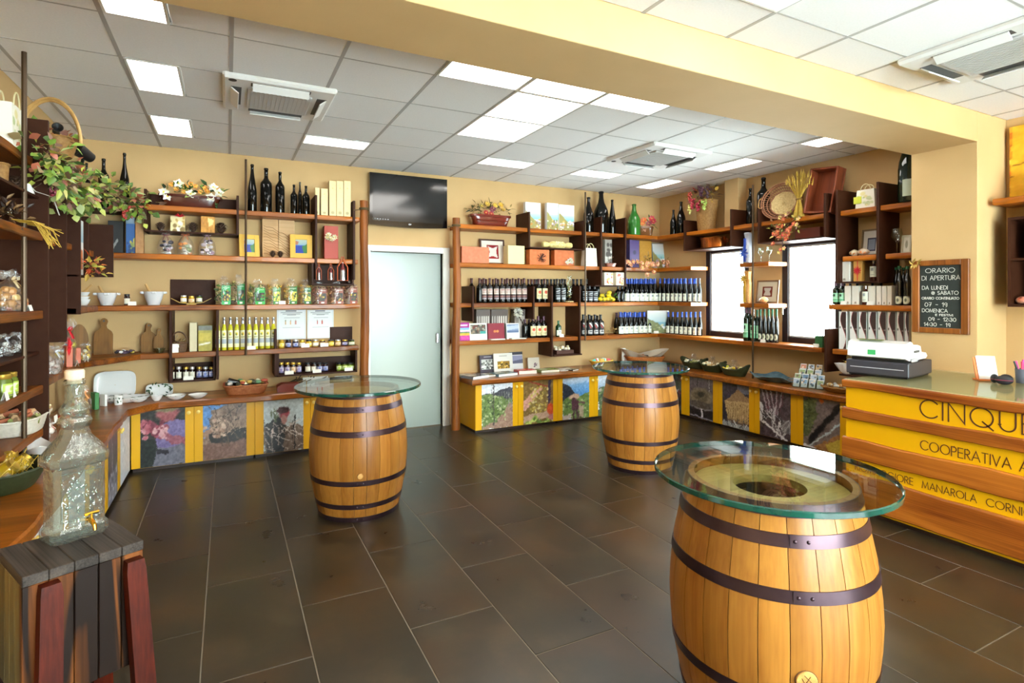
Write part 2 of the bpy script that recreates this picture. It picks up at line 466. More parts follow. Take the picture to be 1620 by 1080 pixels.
# ------------------------------------------------------------------ single-stroke lettering
def arc(cx, cy, rx, ry, a0, a1, n=14):
    return [(cx + rx * math.cos(math.radians(a0 + (a1 - a0) * i / n)), cy + ry * math.sin(math.radians(a0 + (a1 - a0) * i / n))) for i in range(n + 1)]
G = {
 'A': (.80, [[(0, 0), (.4, 1), (.8, 0)], [(.14, .34), (.66, .34)]]),
 'B': (.55, [[(0, 0), (0, 1), (.25, 1)] + arc(.25, .76, .24, .24, 90, -90, 8) + [(0, .52)], [(.25, .52)] + arc(.28, .26, .27, .26, 90, -90, 8) + [(0, 0)]]),
 'C': (.86, [arc(.5, .5, .5, .5, 42, 318, 22)]),
 'D': (.75, [[(0, 0), (0, 1), (.25, 1)] + arc(.25, .5, .5, .5, 90, -90, 14) + [(0, 0)]]),
 'E': (.50, [[(.5, 1), (0, 1), (0, 0), (.5, 0)], [(0, .52), (.46, .52)]]),
 'F': (.48, [[(.48, 1), (0, 1), (0, 0)], [(0, .52), (.42, .52)]]),
 'G': (.98, [arc(.5, .5, .5, .5, 42, 345, 22) + [(.98, .48), (.55, .48)]]),
 'I': (.04, [[(.02, 0), (.02, 1)]]),
 'L': (.42, [[(0, 1), (0, 0), (.42, 0)]]),
 'M': (.92, [[(0, 0), (.1, 1), (.46, .1), (.82, 1), (.92, 0)]]),
 'N': (.76, [[(0, 0), (0, 1), (.76, 0), (.76, 1)]]),
 'O': (1.0, [arc(.5, .5, .5, .5, 0, 360, 26)]),
 'P': (.50, [[(0, 0), (0, 1), (.24, 1)] + arc(.24, .74, .26, .26, 90, -90, 8) + [(0, .48)]]),
 'Q': (1.02, [arc(.5, .5, .5, .5, 0, 360, 26), [(.55, .28), (1.0, -.08)]]),
 'R': (.52, [[(0, 0), (0, 1), (.24, 1)] + arc(.24, .75, .25, .25, 90, -90, 8) + [(0, .5)], [(.2, .5), (.52, 0)]]),
 'S': (.50, [arc(.25, .75, .22, .25, 40, 270, 10) + arc(.25, .25, .24, .25, 90, -140, 10)]),
 'T': (.58, [[(0, 1), (.58, 1)], [(.29, 1), (.29, 0)]]),
 'U': (.66, [[(0, 1), (0, .33)] + arc(.33, .33, .33, .33, 180, 360, 12) + [(.66, 1)]]),
 'V': (.72, [[(0, 1), (.36, 0), (.72, 1)]]),
 '0': (.62, [arc(.31, .5, .31, .5, 0, 360, 18)]), '1': (.25, [[(0, .75), (.22, 1), (.22, 0)]]),
 '2': (.52, [arc(.26, .74, .25, .26, 160, -20, 8) + [(0, 0), (.52, 0)]]),
 '3': (.5, [arc(.22, .76, .24, .24, 140, -80, 8) + arc(.22, .26, .27, .26, 80, -150, 10)]),
 '4': (.55, [[(.4, 0), (.4, 1), (0, .3), (.55, .3)]]), '7': (.5, [[(0, 1), (.5, 1), (.15, 0)], [(.12, .5), (.45, .5)]]),
 '9': (.52, [arc(.26, .7, .25, .28, 0, 360, 12) + [(.45, .1), (.3, 0)]]),
 '-': (.5, [[(.05, .5), (.45, .5)]]), ':': (.1, [[(.05, .2), (.05, .28)], [(.05, .6), (.05, .68)]]), '@': (.8, [arc(.4, .45, .4, .45, 0, 330, 14), arc(.4, .45, .18, .22, 0, 360, 10)]), ' ': (.38, []),
}
def text_strokes(t, h, gap=.18, wob=0.0):
    x = 0; out = []
    for ch in t:
        w, st = G[ch]
        for s_ in st: out.append([((x + p[0]) * h + random.uniform(-wob, wob) * h, p[1] * h + random.uniform(-wob, wob) * h) for p in s_])
        x += w + gap
    return out, (x - gap) * h
def text_mb(t, h, th, m, gap=.18, wob=0.0, width=None, depth=.0015):
    """Lettering in the xz plane facing -y, starting at x=0."""
    st, w = text_strokes(t, h, gap, wob); k = (width / w) if width else 1.0
    b = MB(m)
    for s_ in st:
        P = [Vector((p[0] * k, p[1])) for p in s_]; n = len(P); vs = []
        for i, p in enumerate(P):
            d = P[min(i + 1, n - 1)] - P[max(i - 1, 0)]
            if 0 < i < n - 1:
                d1 = (P[i] - P[i - 1]).normalized(); d2 = (P[i + 1] - P[i]).normalized(); d = d1 + d2
                if d.length < 1e-4: d = d1
                d.normalize(); sc = 1 / max(.4, abs(d.dot(d1)))
            else: d = d.normalized() if d.length else Vector((1, 0)); sc = 1
            q = Vector((-d.y, d.x)) * th * .5 * sc
            e = d * th * .5 * (-1 if i == 0 else 1 if i == n - 1 else 0)
            p = p + e
            vs += [(p.x + q.x, 0, p.y + q.y), (p.x - q.x, 0, p.y - q.y), (p.x + q.x, -depth, p.y + q.y), (p.x - q.x, -depth, p.y - q.y)]
        fs = []
        for i in range(n - 1):
            a = i * 4; c = a + 4
            fs += [(a + 2, a + 3, c + 3, c + 2), (a + 3, a + 1, c + 1, c + 3), (a, a + 2, c + 2, c)]
        b.add(vs, fs)
    return b
# ------------------------------------------------------------------ the room
WX0, WX1, WY1, CH = -1.3, 5.75, 6.4, 3.03
PLX, PY0, PY1, SOF = 5.28, 2.24, 2.72, 2.795
wallm = mat('cream_wall_paint', '#cdaa76', rough=0.75, bump=0.04, bscale=120, var=0.012, vscale=3)
white_paint = mat('white_paint', '#f0efe8', rough=0.45)
b = MB(mat('tile_grout', '#7d7263', rough=0.8)); b.box(WX0 - .2, WX1 + .2, REAR_Y - .2, WY1 + .2, -.06, -.0025)
floor = b.build('floor', kind='structure')
def floor_mat():
    m = mat('brown_stone_tile', '#4a3f33', rough=0.3)
    nt = m.node_tree; N = nt.nodes.new; Lk = nt.links.new; bs = nt.nodes['Principled BSDF']
    tc = N('ShaderNodeTexCoord'); oi = N('ShaderNodeObjectInfo')
    ad = N('ShaderNodeVectorMath'); ad.operation = 'MULTIPLY_ADD'; ad.inputs[1].default_value = (1, 1, 1)
    Lk(tc.outputs['Object'], ad.inputs[0]); sc = N('ShaderNodeVectorMath'); sc.operation = 'SCALE'; sc.inputs['Scale'].default_value = 3.7
    Lk(oi.outputs['Location'], sc.inputs[0]); Lk(sc.outputs[0], ad.inputs[2])
    n = N('ShaderNodeTexNoise'); n.inputs['Scale'].default_value = 3.0; n.inputs['Detail'].default_value = 7; n.inputs['Roughness'].default_value = 0.62
    Lk(ad.outputs[0], n.inputs['Vector'])
    r = N('ShaderNodeValToRGB'); e = r.color_ramp.elements
    e[0].position = .32; e[0].color = L4('#241e16'); e[1].position = .68; e[1].color = L4('#3c3020')
    x = e.new(.52); x.color = L4('#2e261a')
    Lk(n.outputs[0], r.inputs[0])
    n2 = N('ShaderNodeTexNoise'); n2.inputs['Scale'].default_value = 1.7; n2.inputs['Detail'].default_value = 4; Lk(ad.outputs[0], n2.inputs['Vector'])
    r2 = N('ShaderNodeValToRGB'); r2.color_ramp.elements[0].position = .5; r2.color_ramp.elements[1].position = .75
    r2.color_ramp.elements[0].color = (0, 0, 0, 1); r2.color_ramp.elements[1].color = (.35, .35, .35, 1)
    Lk(n2.outputs[0], r2.inputs[0])
    mx = N('ShaderNodeMix'); mx.data_type = 'RGBA'; Lk(r2.outputs[0], mx.inputs[0]); Lk(r.outputs[0], mx.inputs[6]); mx.inputs[7].default_value = L4('#543216')
    Lk(mx.outputs[2], bs.inputs['Base Color'])
    mr = N('ShaderNodeMapRange'); mr.inputs[3].default_value = .22; mr.inputs[4].default_value = .38
    Lk(n.outputs[0], mr.inputs[0]); Lk(mr.outputs[0], bs.inputs['Roughness'])
    bp = N('ShaderNodeBump'); bp.inputs['Strength'].default_value = .05; bp.inputs['Distance'].default_value = .01
    Lk(n.outputs[0], bp.inputs['Height']); Lk(bp.outputs[0], bs.inputs['Normal'])
    return m
fm = floor_mat()
def ftile(w, d):
    bb = MB(fm); bb.box(-w / 2, w / 2, -d / 2, d / 2, -.012, 0, .0015); return bb.mesh('floor_tile')
TX, TY, GR = 0.435, 0.87, 0.005
i = -3
while True:
    x0 = -.1 + TX * i; x1 = x0 + TX
    if x0 >= WX1: break
    xa, xb = max(x0, WX0), min(x1, WX1)
    off = 2.13 if (i % 2) else 2.565
    j = -7
    while True:
        y0 = off + TY * j; y1 = y0 + TY
        if y0 >= WY1: break
        ya, yb = max(y0, REAR_Y), min(y1, WY1)
        if yb - ya > .02 and xb - xa > .02:
            w, d = round(xb - xa - GR, 4), round(yb - ya - GR, 4)
            obj('floor_tile', cached(('ft', w, d), lambda: ftile(w, d)), floor, loc=((xa + xb) / 2, (ya + yb) / 2, 0))
        j += 1
    i += 1

# walls ------------------------------------------------------------
DX0, DX1, DZ = 1.45, 2.32, 2.085
b = MB(wallm)
b.box(WX0 - .2, DX0, WY1, WY1 + .2, 0, CH + .1); b.box(DX1, WX1 + .2, WY1, WY1 + .2, 0, CH + .1); b.box(DX0, DX1, WY1, WY1 + .2, DZ, CH + .1)
b.build('wall_back', kind='structure')
WIN = [(4.80, 5.50), (3.63, 4.34)]
WZ0, WZ1 = 1.03, 2.215
b = MB(wallm)
ys = [PY1, WIN[1][0], WIN[1][1], WIN[0][0], WIN[0][1], WY1]
for k in (0, 2, 4): b.box(WX1, WX1 + .09, ys[k], ys[k + 1], 0, CH + .1)
for (a, c_) in WIN:
    b.box(WX1, WX1 + .09, a, c_, 0, WZ0); b.box(WX1, WX1 + .09, a, c_, WZ1, CH + .1)
b.box(WX1, WX1 + .2, REAR_Y, PY1, 0, CH + .1)
b.build('wall_right', kind='structure')
b = MB(wallm); b.box(WX0 - .2, WX0, REAR_Y, WY1 + .2, 0, CH + .1); b.build('wall_left', kind='structure')
b = MB(wallm)
SX0, SX1, SZ0, SZ1 = .5, 4.7, .12, 2.85
b.box(WX0 - .2, SX0, REAR_Y - .2, REAR_Y, 0, CH + .1); b.box(SX1, WX1 + .2, REAR_Y - .2, REAR_Y, 0, CH + .1)
b.box(SX0, SX1, REAR_Y - .2, REAR_Y, 0, SZ0); b.box(SX0, SX1, REAR_Y - .2, REAR_Y, SZ1, CH + .1)
b.build('wall_front', kind='structure')
pane = thin('clear_window_glass', '#f4fbf8', rough=0.01)
dark_al = mat('dark_brown_window_frame', '#2a2024', rough=0.4)
b = MB(dark_al)
for k in range(5):
    x = SX0 + (SX1 - SX0 - .06) * k / 4; b.box(x, x + .06, REAR_Y - .14, REAR_Y - .06, SZ0, SZ1)
b.box(SX0, SX1, REAR_Y - .14, REAR_Y - .06, SZ0, SZ0 + .06); b.box(SX0, SX1, REAR_Y - .14, REAR_Y - .06, SZ1 - .06, SZ1)
w3 = b.build('window_3', kind='structure')
b = MB(pane); b.box(SX0 + .05, SX1 - .05, REAR_Y - .105, REAR_Y - .095, SZ0 + .05, SZ1 - .05); b.build('pane', w3)
# pillar and beam
b = MB(wallm); b.box(PLX, WX1, PY0, PY1, 0, CH + .05, .004); b.build('pillar', kind='structure')
b = MB(wallm); b.box(WX0, PLX + .0, PY0, PY1, SOF, CH + .05, .003); b.build('beam', kind='structure')
# boxed pipe on the right wall above the first window
ypa, ypb = Yat(1146, 5.6), Yat(1168, 5.6)
b = MB(wallm); b.box(5.6, WX1, ypb, ypa, 2.425, CH, .004); b.build('trim_1', kind='structure')

def window(nm, y0, y1, handle):
    b = MB(dark_al); t = .075; x0, x1 = WX1 + .005, WX1 + .075
    b.box(x0, x1, y0, y0 + t, WZ0, WZ1, .004); b.box(x0, x1, y1 - t, y1, WZ0, WZ1, .004)
    b.box(x0, x1, y0 + t, y1 - t, WZ0, WZ0 + t, .004); b.box(x0, x1, y0 + t, y1 - t, WZ1 - t, WZ1, .004)
    o = b.build(nm, kind='structure')
    b = MB(white_paint); t2 = t + .014
    b.box(x0 + .02, x0 + .05, y0 + t, y0 + t2, WZ0 + t, WZ1 - t); b.box(x0 + .02, x0 + .05, y1 - t2, y1 - t, WZ0 + t, WZ1 - t)
    b.box(x0 + .02, x0 + .05, y0 + t2, y1 - t2, WZ0 + t, WZ0 + t2); b.box(x0 + .02, x0 + .05, y0 + t2, y1 - t2, WZ1 - t2, WZ1 - t)
    b.build('glazing_bead', o, label='thin pale bead around the glass')
    b = MB(pane); b.box(x0 + .032, x0 + .038, y0 + t2, y1 - t2, WZ0 + t2, WZ1 - t2); b.build('pane', o)
    if handle:
        b = MB(mat('silver_metal', '#c9c9cc', rough=.25, metal=1)); yy = y1 - t / 2 + .004
        b.box(x0 - .012, x0, yy - .012, yy + .012, 1.42, 1.49, .003); b.tube([(x0 - .01, yy, 1.475), (x0 - .045, yy, 1.475), (x0 - .05, yy - .01, 1.465), (x0 - .05, yy - .012, 1.36)], .008, 8)
        b.build('window_handle', o, label='silver tilt handle')
window('window_1', WIN[0][0], WIN[0][1], False)
window('window_2', WIN[1][0], WIN[1][1], True)

# frosted door ------------------------------------------------------
b = MB(white_paint)
b.box(DX0 - .085, DX0, WY1 - .035, WY1 + .16, 0, DZ + .07, .004); b.box(DX1, DX1 + .085, WY1 - .035, WY1 + .16, 0, DZ + .07, .004)
b.box(DX0, DX1, WY1 - .035, WY1 + .16, DZ, DZ + .07, .004)
d1 = b.build('door_1', kind='structure')
fro = bpy.data.materials.new('frosted_glass'); fro.use_nodes = True; nt = fro.node_tree; nt.nodes.remove(nt.nodes['Principled BSDF'])
tl = nt.nodes.new('ShaderNodeBsdfTranslucent'); tl.inputs[0].default_value = L4('#e8f1ee')
df = nt.nodes.new('ShaderNodeBsdfDiffuse'); df.inputs[0].default_value = L4('#b4c2bd')
gl = nt.nodes.new('ShaderNodeBsdfGlossy'); gl.inputs[1].default_value = .28
m1 = nt.nodes.new('ShaderNodeMixShader'); m1.inputs[0].default_value = .62; m2 = nt.nodes.new('ShaderNodeMixShader'); m2.inputs[0].default_value = .08
nt.links.new(df.outputs[0], m1.inputs[1]); nt.links.new(tl.outputs[0], m1.inputs[2]); nt.links.new(m1.outputs[0], m2.inputs[1]); nt.links.new(gl.outputs[0], m2.inputs[2])
nt.links.new(m2.outputs[0], nt.nodes['Material Output'].inputs[0])
b = MB(fro); b.box(DX0 + .003, DX1 - .003, WY1 + .05, WY1 + .06, .008, DZ - .004); b.build('frosted_pane', d1, label='frosted pale green glass leaf')
b = MB(mat('silver_metal')); b.box(DX1 - .07, DX1 - .03, WY1 + .02, WY1 + .05, 1.0, 1.12, .006); b.build('door_handle', d1)
# back room behind the door
BR = 1.7
b = MB(mat('back_room_plaster', '#eef0ea', rough=.8))
b.box(DX0 - .9, DX1 + .6, WY1 + .2 + BR, WY1 + .3 + BR, 0, 2.9); b.box(DX0 - 1.0, DX0 - .9, WY1 + .2, WY1 + .3 + BR, 0, 2.9); b.box(DX1 + .6, DX1 + .7, WY1 + .2, WY1 + .3 + BR, 0, 2.9)
b.box(DX0 - 1.0, DX1 + .7, WY1 + .2, WY1 + .3 + BR, 2.8, 2.9); b.box(DX0 - 1.0, DX1 + .7, WY1 + .2, WY1 + .3 + BR, -.06, 0)
b.build('wall_back_room', kind='structure')
def pt(loc, e, r, c):
    l = bpy.data.lights.new('back_room_lamp', 'POINT'); l.energy = e; l.shadow_soft_size = r; l.color = lin(hexc(c))
    o = bpy.data.objects.new('back_room_lamp', l); C.objects.link(o); o.location = loc
pt((DX0 + .22, WY1 + .50, .62), 7, .12, '#fffbe8')
pt((DX0 + .25, WY1 + 1.2, 2.2), 9, .15, '#effaff')

# ceilings -----------------------------------------------------------
ctile_m = mat('white_mineral_tile', '#fbfbfb', rough=.85, bump=.08, bscale=350, var=.012, vscale=90)
grid_m = mat('grey_grid_bar', '#b9b7b6', rough=.5)
panel_e = emitter('lit_panel', '#fffaf2', LAMP_STRENGTH)
b = MB(ctile_m); b.box(WX0 - .2, WX1 + .2, PY1 - .1, WY1 + .2, CH + .035, CH + .1); b.box(WX0 - .2, WX1 + .2, REAR_Y - .2, PY0 + .1, CH + .035, CH + .1)
ceil = b.build('ceiling', kind='structure')
def lamp(x0, x1, y0, y1, lab, flush, grp):
    o = thing('ceiling_lamp', lab, 'ceiling light', ((x0 + x1) / 2, (y0 + y1) / 2, CH), group=grp)
    w, d = (x1 - x0) / 2 - .004, (y1 - y0) / 2 - .004
    key = ('lamp', round(w, 3), round(d, 3), flush)
    def mk():
        b = MB(mat('white_enamel', '#f2f2ee', rough=.3)); t = .014; z0, z1 = -.006, .004 if flush else .03
        b.box(-w, w, -d, -d + t, z0, z1); b.box(-w, w, d - t, d, z0, z1); b.box(-w, -w + t, -d + t, d - t, z0, z1); b.box(w - t, w, -d + t, d - t, z0, z1)
        e = MB(panel_e); zz = .001 if flush else .022
        e.box(-w + t, w - t, -d + t, d - t, zz, zz + .004)
        return b.mesh('lamp_frame'), e.mesh('diffuser')
    f, e = cached(key, mk)
    obj('frame', f, o); obj('diffuser', e, o)
def ac(cx, cy_, lab, sz=.72):
    o = thing('air_conditioner', lab, 'air conditioner', (cx, cy_, CH), group='ceiling cassette air conditioners')
    b = MB(mat('white_plastic', '#f1f1ef', rough=.35)); h = sz / 2
    b.box(-h, h, -h, h, -.035, .01, .015); b.build('cover', o)
    b = MB(mat('pale_grey_plastic', '#cfcfcf', rough=.4)); q = h - .15
    b.box(-q, q, -q, q, -.05, -.034, .006)
    for k in range(14):
        x = -q + .03 + (2 * q - .06) * k / 13; b.box(x - .004, x + .004, -q + .03, q - .03, -.053, -.05)
    b.build('intake_grille', o)
    for k in range(4):
        M = Matrix.Rotation(k * PI / 2, 4, 'Z')
        b = MB(mat('dark_slot', '#55524f', rough=.6)); b.box(-q + .02, q - .02, -h + .05, -h + .115, -.0365, -.0345); b.xf(M); b.build('air_slot', o)
        b = MB(mat('white_plastic')); s0 = len(b.v); b.box(-q + .03, q - .03, -.03, .03, -.005, .003, .002)
        b.xf(Matrix.Translation((0, -h + .075, -.055)) @ Matrix.Rotation(math.radians(-38), 4, 'X')); b.xf(M); b.build('louvre', o)
    b = MB(mat('black_plastic', '#151515', rough=.35)); b.lathe([(.0, -.037), (.025, -.037), (.025, -.034)], 16, -h + .06, -h + .05 if sz < .75 else h - .06); b.build('sensor', o)
cellt = {}
def tiles(gx, gy, ya, yb, full, half):
    bars = []
    i0 = math.floor((WX0 - gx) / .6)
    for i in range(i0, 14):
        x0 = gx + .6 * i; x1 = x0 + .6
        if x0 >= WX1 - .01 or x1 <= WX0 + .01: continue
        if x0 > WX0: bars.append(('x', x0))
        for j in range(-12, 14):
            y0 = gy + .6 * j; y1 = y0 + .6
            if y0 >= yb - .01 or y1 <= ya + .01: continue
            key = (round(x0, 2), round(y0, 2))
            if key in full: continue
            xa, xb, yA, yB = max(x0, WX0), min(x1, WX1), max(y0, ya), min(y1, yb)
            if key in half:
                hx0, hx1, hy0, hy1 = half[key]
                rs = [(xa, hx0, yA, yB), (hx1, xb, yA, yB), (hx0, hx1, yA, hy0), (hx0, hx1, hy1, yB)]
            else: rs = [(xa, xb, yA, yB)]
            for (a, c_, d, e) in rs:
                if c_ - a < .02 or e - d < .02: continue
                w, dd = round(c_ - a - .008, 3), round(e - d - .008, 3)
                obj('ceiling_tile', cached(('ct', w, dd), lambda: (lambda q: (q.box(-w / 2, w / 2, -dd / 2, dd / 2, 0, .015, .002), q.mesh('ceiling_tile'))[1])(MB(ctile_m))), ceil, loc=((a + c_) / 2, (d + e) / 2, CH))
    for j in range(-12, 14):
        y0 = gy + .6 * j
        if ya < y0 < yb: bars.append(('y', y0))
    for (k, t) in bars:
        b = MB(grid_m)
        if k == 'x': b.box(t - .011, t + .011, ya, yb, CH - .002, CH + .012)
        else: b.box(WX0, WX1, t - .006, t + .006, CH - .0015, CH + .012)
        b.build('grid_bar', ceil)
GX, GY = .02, 2.89
r2 = lambda a: round(a, 2)
full = {}; half = {}
clus = [(1.22, 2.89, 'large square lit panel nearest the beam above the screen side'), (1.82, 2.89, 'middle square lit panel of the three along the beam'), (2.42, 2.89, 'lit square ceiling panel along the beam, towards the window wall'), (1.82, 3.49, 'lit square ceiling panel in the centre of the cluster'), (1.82, 4.09, 'lit square ceiling panel of the cluster closest to the back wall')]
for x, y, lab in clus:
    full[(r2(x), r2(y))] = 1; lamp(x, x + .6, y, y + .6, lab, True, 'cluster of square lit panels')
for x, y in ((.02, 4.09), (3.62, 4.09)): full[(r2(x), r2(y))] = 1
for y, lab in ((2.89, 'narrow recessed lamp of the left-hand row, half cut off by the beam'), (4.09, 'narrow lit lamp beside the first air conditioner'), (5.29, 'narrow lit lamp of the left-hand row closest to the back wall')):
    half[(-.58, r2(y))] = (-.57, -.27, y, y + .6); lamp(-.57, -.27, y, y + .6, lab, False, 'narrow recessed ceiling lamps')
for y, lab in ((2.89, 'narrow lamp in the window-side row, partly hidden behind the beam'), (4.09, 'narrow lamp of the window-side row, above the window shelves'), (5.29, 'narrow lamp of the window-side row closest to the corner')):
    half[(4.82, r2(y))] = (4.85, 5.15, y, y + .6); lamp(4.85, 5.15, y, y + .6, lab, False, 'narrow recessed ceiling lamps')
for x, lab in ((.62, 'narrow lit lamp in front of the top of the television wall'), (2.42, 'narrow lit lamp over the flower planter shelf by the door post'), (3.62, 'narrow lit lamp over the tall bottles in the far corner')):
    half[(r2(x), 5.29)] = (x, x + .6, 5.31, 5.61); lamp(x, x + .6, 5.31, 5.61, lab, False, 'narrow recessed ceiling lamps')
tiles(GX, GY, PY1, WY1, full, half)
full = {}
for x, y in ((1.9, 1.32), (.7, .12), (1.9, -.48), (3.1, -.48), (.7, -1.68), (3.1, -1.68)):
    full[(r2(x), r2(y))] = 1; lamp(x, x + .6, y, y + .6, {(1.9, 1.32): 'square lit ceiling panel directly before the beam, cut by the top of the picture'}.get((x, y), 'square lit panel in the ceiling behind the camera, %s from the storefront' % ORD[len(full)]), True, 'square lit panels on the near side')
full[(3.7, 1.32)] = 1
tiles(.1, 1.92, REAR_Y, PY0, full, {})
ac(.33, 4.40, 'white ceiling air conditioner beside the narrow lamps on the left')
ac(3.95, 4.42, 'white ceiling air conditioner towards the windows beyond the beam', .76)
ac(4.03, 1.62, 'white ceiling air conditioner on the near side of the beam')

# ------------------------------------------------------------------ barrels
oak = wood('oak_stave', '#8a541c', '#ac7430', 'z', rough=.4, ring=5, coat=.06)
hoopm = mat('dark_hoop_steel', '#46343a', rough=.32, metal=.75, var=.05, vscale=6)
tglass = thin('table_glass', '#f4fbf8', rough=.01, refl=1.0)
tedge = mat('green_glass_edge', '#092a22', rough=.08, spec=.8, c2='#12584a', vscale=5, coat=.6)
BH = .895
BP = [(0, .285), (.05, .297), (.12, .313), (.24, .337), (.36, .350), (.4475, .354)]
BP = BP + [(BH - z, r) for z, r in reversed(BP[:-1])]
def brad(z):
    for k in range(len(BP) - 1):
        if BP[k][0] <= z <= BP[k + 1][0]:
            t = (z - BP[k][0]) / (BP[k + 1][0] - BP[k][0]); return BP[k][1] * (1 - t) + BP[k + 1][1] * t
    return BP[-1][1]
NST = 24
def stave_mesh(k):
    wd = 2 * PI / NST; g = .0022 / .3
    b = MB(oak); a0, a1 = -wd / 2 + g / 2, wd / 2 - g / 2; n = 4; zs = [z for z, _ in BP]
    vs = []; fs = []; L = n + 1
    for z in zs:
        r = brad(z)
        for i in range(L):
            a = a0 + (a1 - a0) * i / n; q = r - (.0012 if i in (0, n) else 0)
            vs.append((q * math.cos(a), q * math.sin(a), z))
    for z in zs:
        r = brad(z) - .022
        for i in range(L):
            a = a0 + (a1 - a0) * i / n; vs.append((r * math.cos(a), r * math.sin(a), z))
    H = len(zs); o = H * L
    for j in range(H - 1):
        for i in range(n):
            p = j * L + i; fs.append((p, p + 1, p + L + 1, p + L)); fs.append((o + p, o + p + L, o + p + L + 1, o + p + 1))
        for i, fl in ((0, 0), (n, 1)):
            p = j * L + i; f = (p, p + L, o + p + L, o + p); fs.append(tuple(reversed(f)) if fl else f)
    for i in range(n):
        fs.append((i, o + i, o + i + 1, i + 1)); p = (H - 1) * L + i; fs.append((p, p + 1, o + p + 1, o + p))
    b.add(vs, fs); b.sharp = 50
    return b.mesh('stave')
def ring(z0, z1, r0, r1, t=.0025, n=64):
    return [(r0 - .001, z0), (r0 + t, z0), (r1 + t, z1), (r1 - .001, z1)]
def barrel(cx, cy_, lab, hole, face, R=.44, k_=1.0):
    o = thing('barrel_table', lab, 'barrel', (cx, cy_, 0), group='barrel tables'); o.scale = (k_, k_, 1)
    st = cached('stave', lambda: stave_mesh(0))
    base = math.atan2(-cy_, -cx) + face
    for k in range(NST): obj('stave', st, o, rz=base + 2 * PI * k / NST)
    hz = [(.0, .035), (.095, .13), (.265, .30), (.60, .64), (.765, .805), (.855, BH)]
    for a, c_ in hz:
        def mk():
            b = MB(hoopm); b.lathe(ring(a, c_, brad(a) + .001, brad(c_) + .001), 72)
            am = 0; r = (brad(a) + brad(c_)) / 2 + .004; zc = (a + c_) / 2
            for s_ in (-.02, .02): b.ell((r * math.cos(s_ / r), r * math.sin(s_ / r), zc), (.004, .006, .006), 8, 5)
            b.box(r - .003, r + .0005, -.036, -.034, a + .001, c_ - .001)
            return b.mesh('hoop')
        obj('hoop', cached(('hoop', a), mk), o, rz=base)
    def head():
        b = MB(wood('barrel_head_oak', '#a08040', '#c8a860', 'x', rough=.5, ring=6, rnd=False)); r = brad(BH) - .02; z = BH - .035
        if hole: b.lathe([(r, z), (.125, z), (.125, z - .03), (r, z - .03)], 48)
        else: b.lathe([(r, z), (.0001, z)], 48)
        for q in range(-4, 5):
            pass
        return b.mesh('head')
    obj('head', cached(('head', hole), head), o)
    if hole:
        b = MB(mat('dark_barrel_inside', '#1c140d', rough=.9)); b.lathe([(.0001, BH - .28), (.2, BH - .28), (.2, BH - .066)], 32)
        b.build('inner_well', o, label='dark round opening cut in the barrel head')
    zb = .45 if not hole else .44
    bm = wood('cork_bung', '#b07c3f', '#d6a764', 'x', ring=14)
    if hole:
        b = MB(bm); b.lathe([(.0001, .006), (.030, .006), (.0315, .004), (.0315, -.003)], 28)
        b.m(mat('bung_dark_ring', '#5f3a18', rough=.8)); b.lathe([(.0315, -.003), (.0315, .0015), (.034, .0015), (.034, -.003)], 28)  # darker brown ring round the bung, same brown for the lines across it
        for (p, q) in (((-.02, -.008), (.0, .012)), ((0, .012), (.012, -.004)), ((-.01, -.015), (.02, .002)), ((-.018, .01), (.018, -.012))):
            b.tube([(p[0], p[1], .0065), (q[0], q[1], .0065)], .0012, 5)
    else:
        b = MB(bm); b.lathe([(.017, -.003), (.019, .010), (.017, .022), (.0001, .024)], 20)
    zc = .365 if hole else .34
    b.xf(Matrix.Rotation(base, 4, 'Z') @ Matrix.Translation((brad(zc), 0, zc)) @ Matrix.Rotation(PI / 2, 4, 'Y'))
    b.build('bung', o)
    g = obj('glass_top', None, o, loc=(0, 0, BH + .003))
    b = MB(tglass); b.lathe([(R - .004, .022), (.0001, .022)], 96); b.lathe([(.0001, 0), (R - .004, 0)], 96); s1 = b.build('glass_face', g)
    b = MB(tedge); b.lathe([(R - .004, 0), (R, .003), (R, .019), (R - .004, .022)], 96); b.build('glass_edge', g, label='polished green glass rim')
    return o
barrel(.875, 4.22, 'oak barrel table with a protruding bung, in front of the frosted door', False, .02, .455)
barrel(3.42, 4.07, 'oak barrel table in the far corner between the two runs of cabinets', False, 2.6, .44)
barrel(1.83, 1.435, 'nearest oak barrel table with a dark round opening under its glass', True, .30, .41, 1.03)
# ------------------------------------------------------------------ shelving
Z1, ZB, Z2, Z3, Z4, ZC = 2.42, 2.185, 1.965, 1.487, 1.04, .618
YF, XF, LF = 6.09, 5.44, -1.01         # shelf fronts: back wall, right wall, left wall
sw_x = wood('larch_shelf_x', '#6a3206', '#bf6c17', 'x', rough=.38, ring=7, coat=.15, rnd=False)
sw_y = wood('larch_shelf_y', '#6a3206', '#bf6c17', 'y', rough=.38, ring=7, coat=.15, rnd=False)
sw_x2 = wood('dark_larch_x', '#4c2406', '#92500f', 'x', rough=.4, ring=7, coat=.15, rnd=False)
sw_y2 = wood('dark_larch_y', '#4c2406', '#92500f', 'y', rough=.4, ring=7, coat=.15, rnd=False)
darkb = mat('dark_brown_board', '#381c0f', rough=.5, spec=.15, var=.012, vscale=14)
rodm = mat('bronze_rod', '#4a3826', rough=.4, metal=.6)
TH = .05
def wavy(p, q, amp=.006, n=None, seed=0):
    R = random.Random(seed); L = math.hypot(q[0] - p[0], q[1] - p[1]); n = n or max(3, int(L / .09))
    nx, ny = (q[1] - p[1]) / L, -(q[0] - p[0]) / L; out = []; a = 0
    for i in range(n + 1):
        a = a * .6 + R.uniform(-1, 1) * amp; t = i / n; k = 0 if i in (0, n) else a
        out.append((p[0] + (q[0] - p[0]) * t + nx * k, p[1] + (q[1] - p[1]) * t + ny * k))
    return out
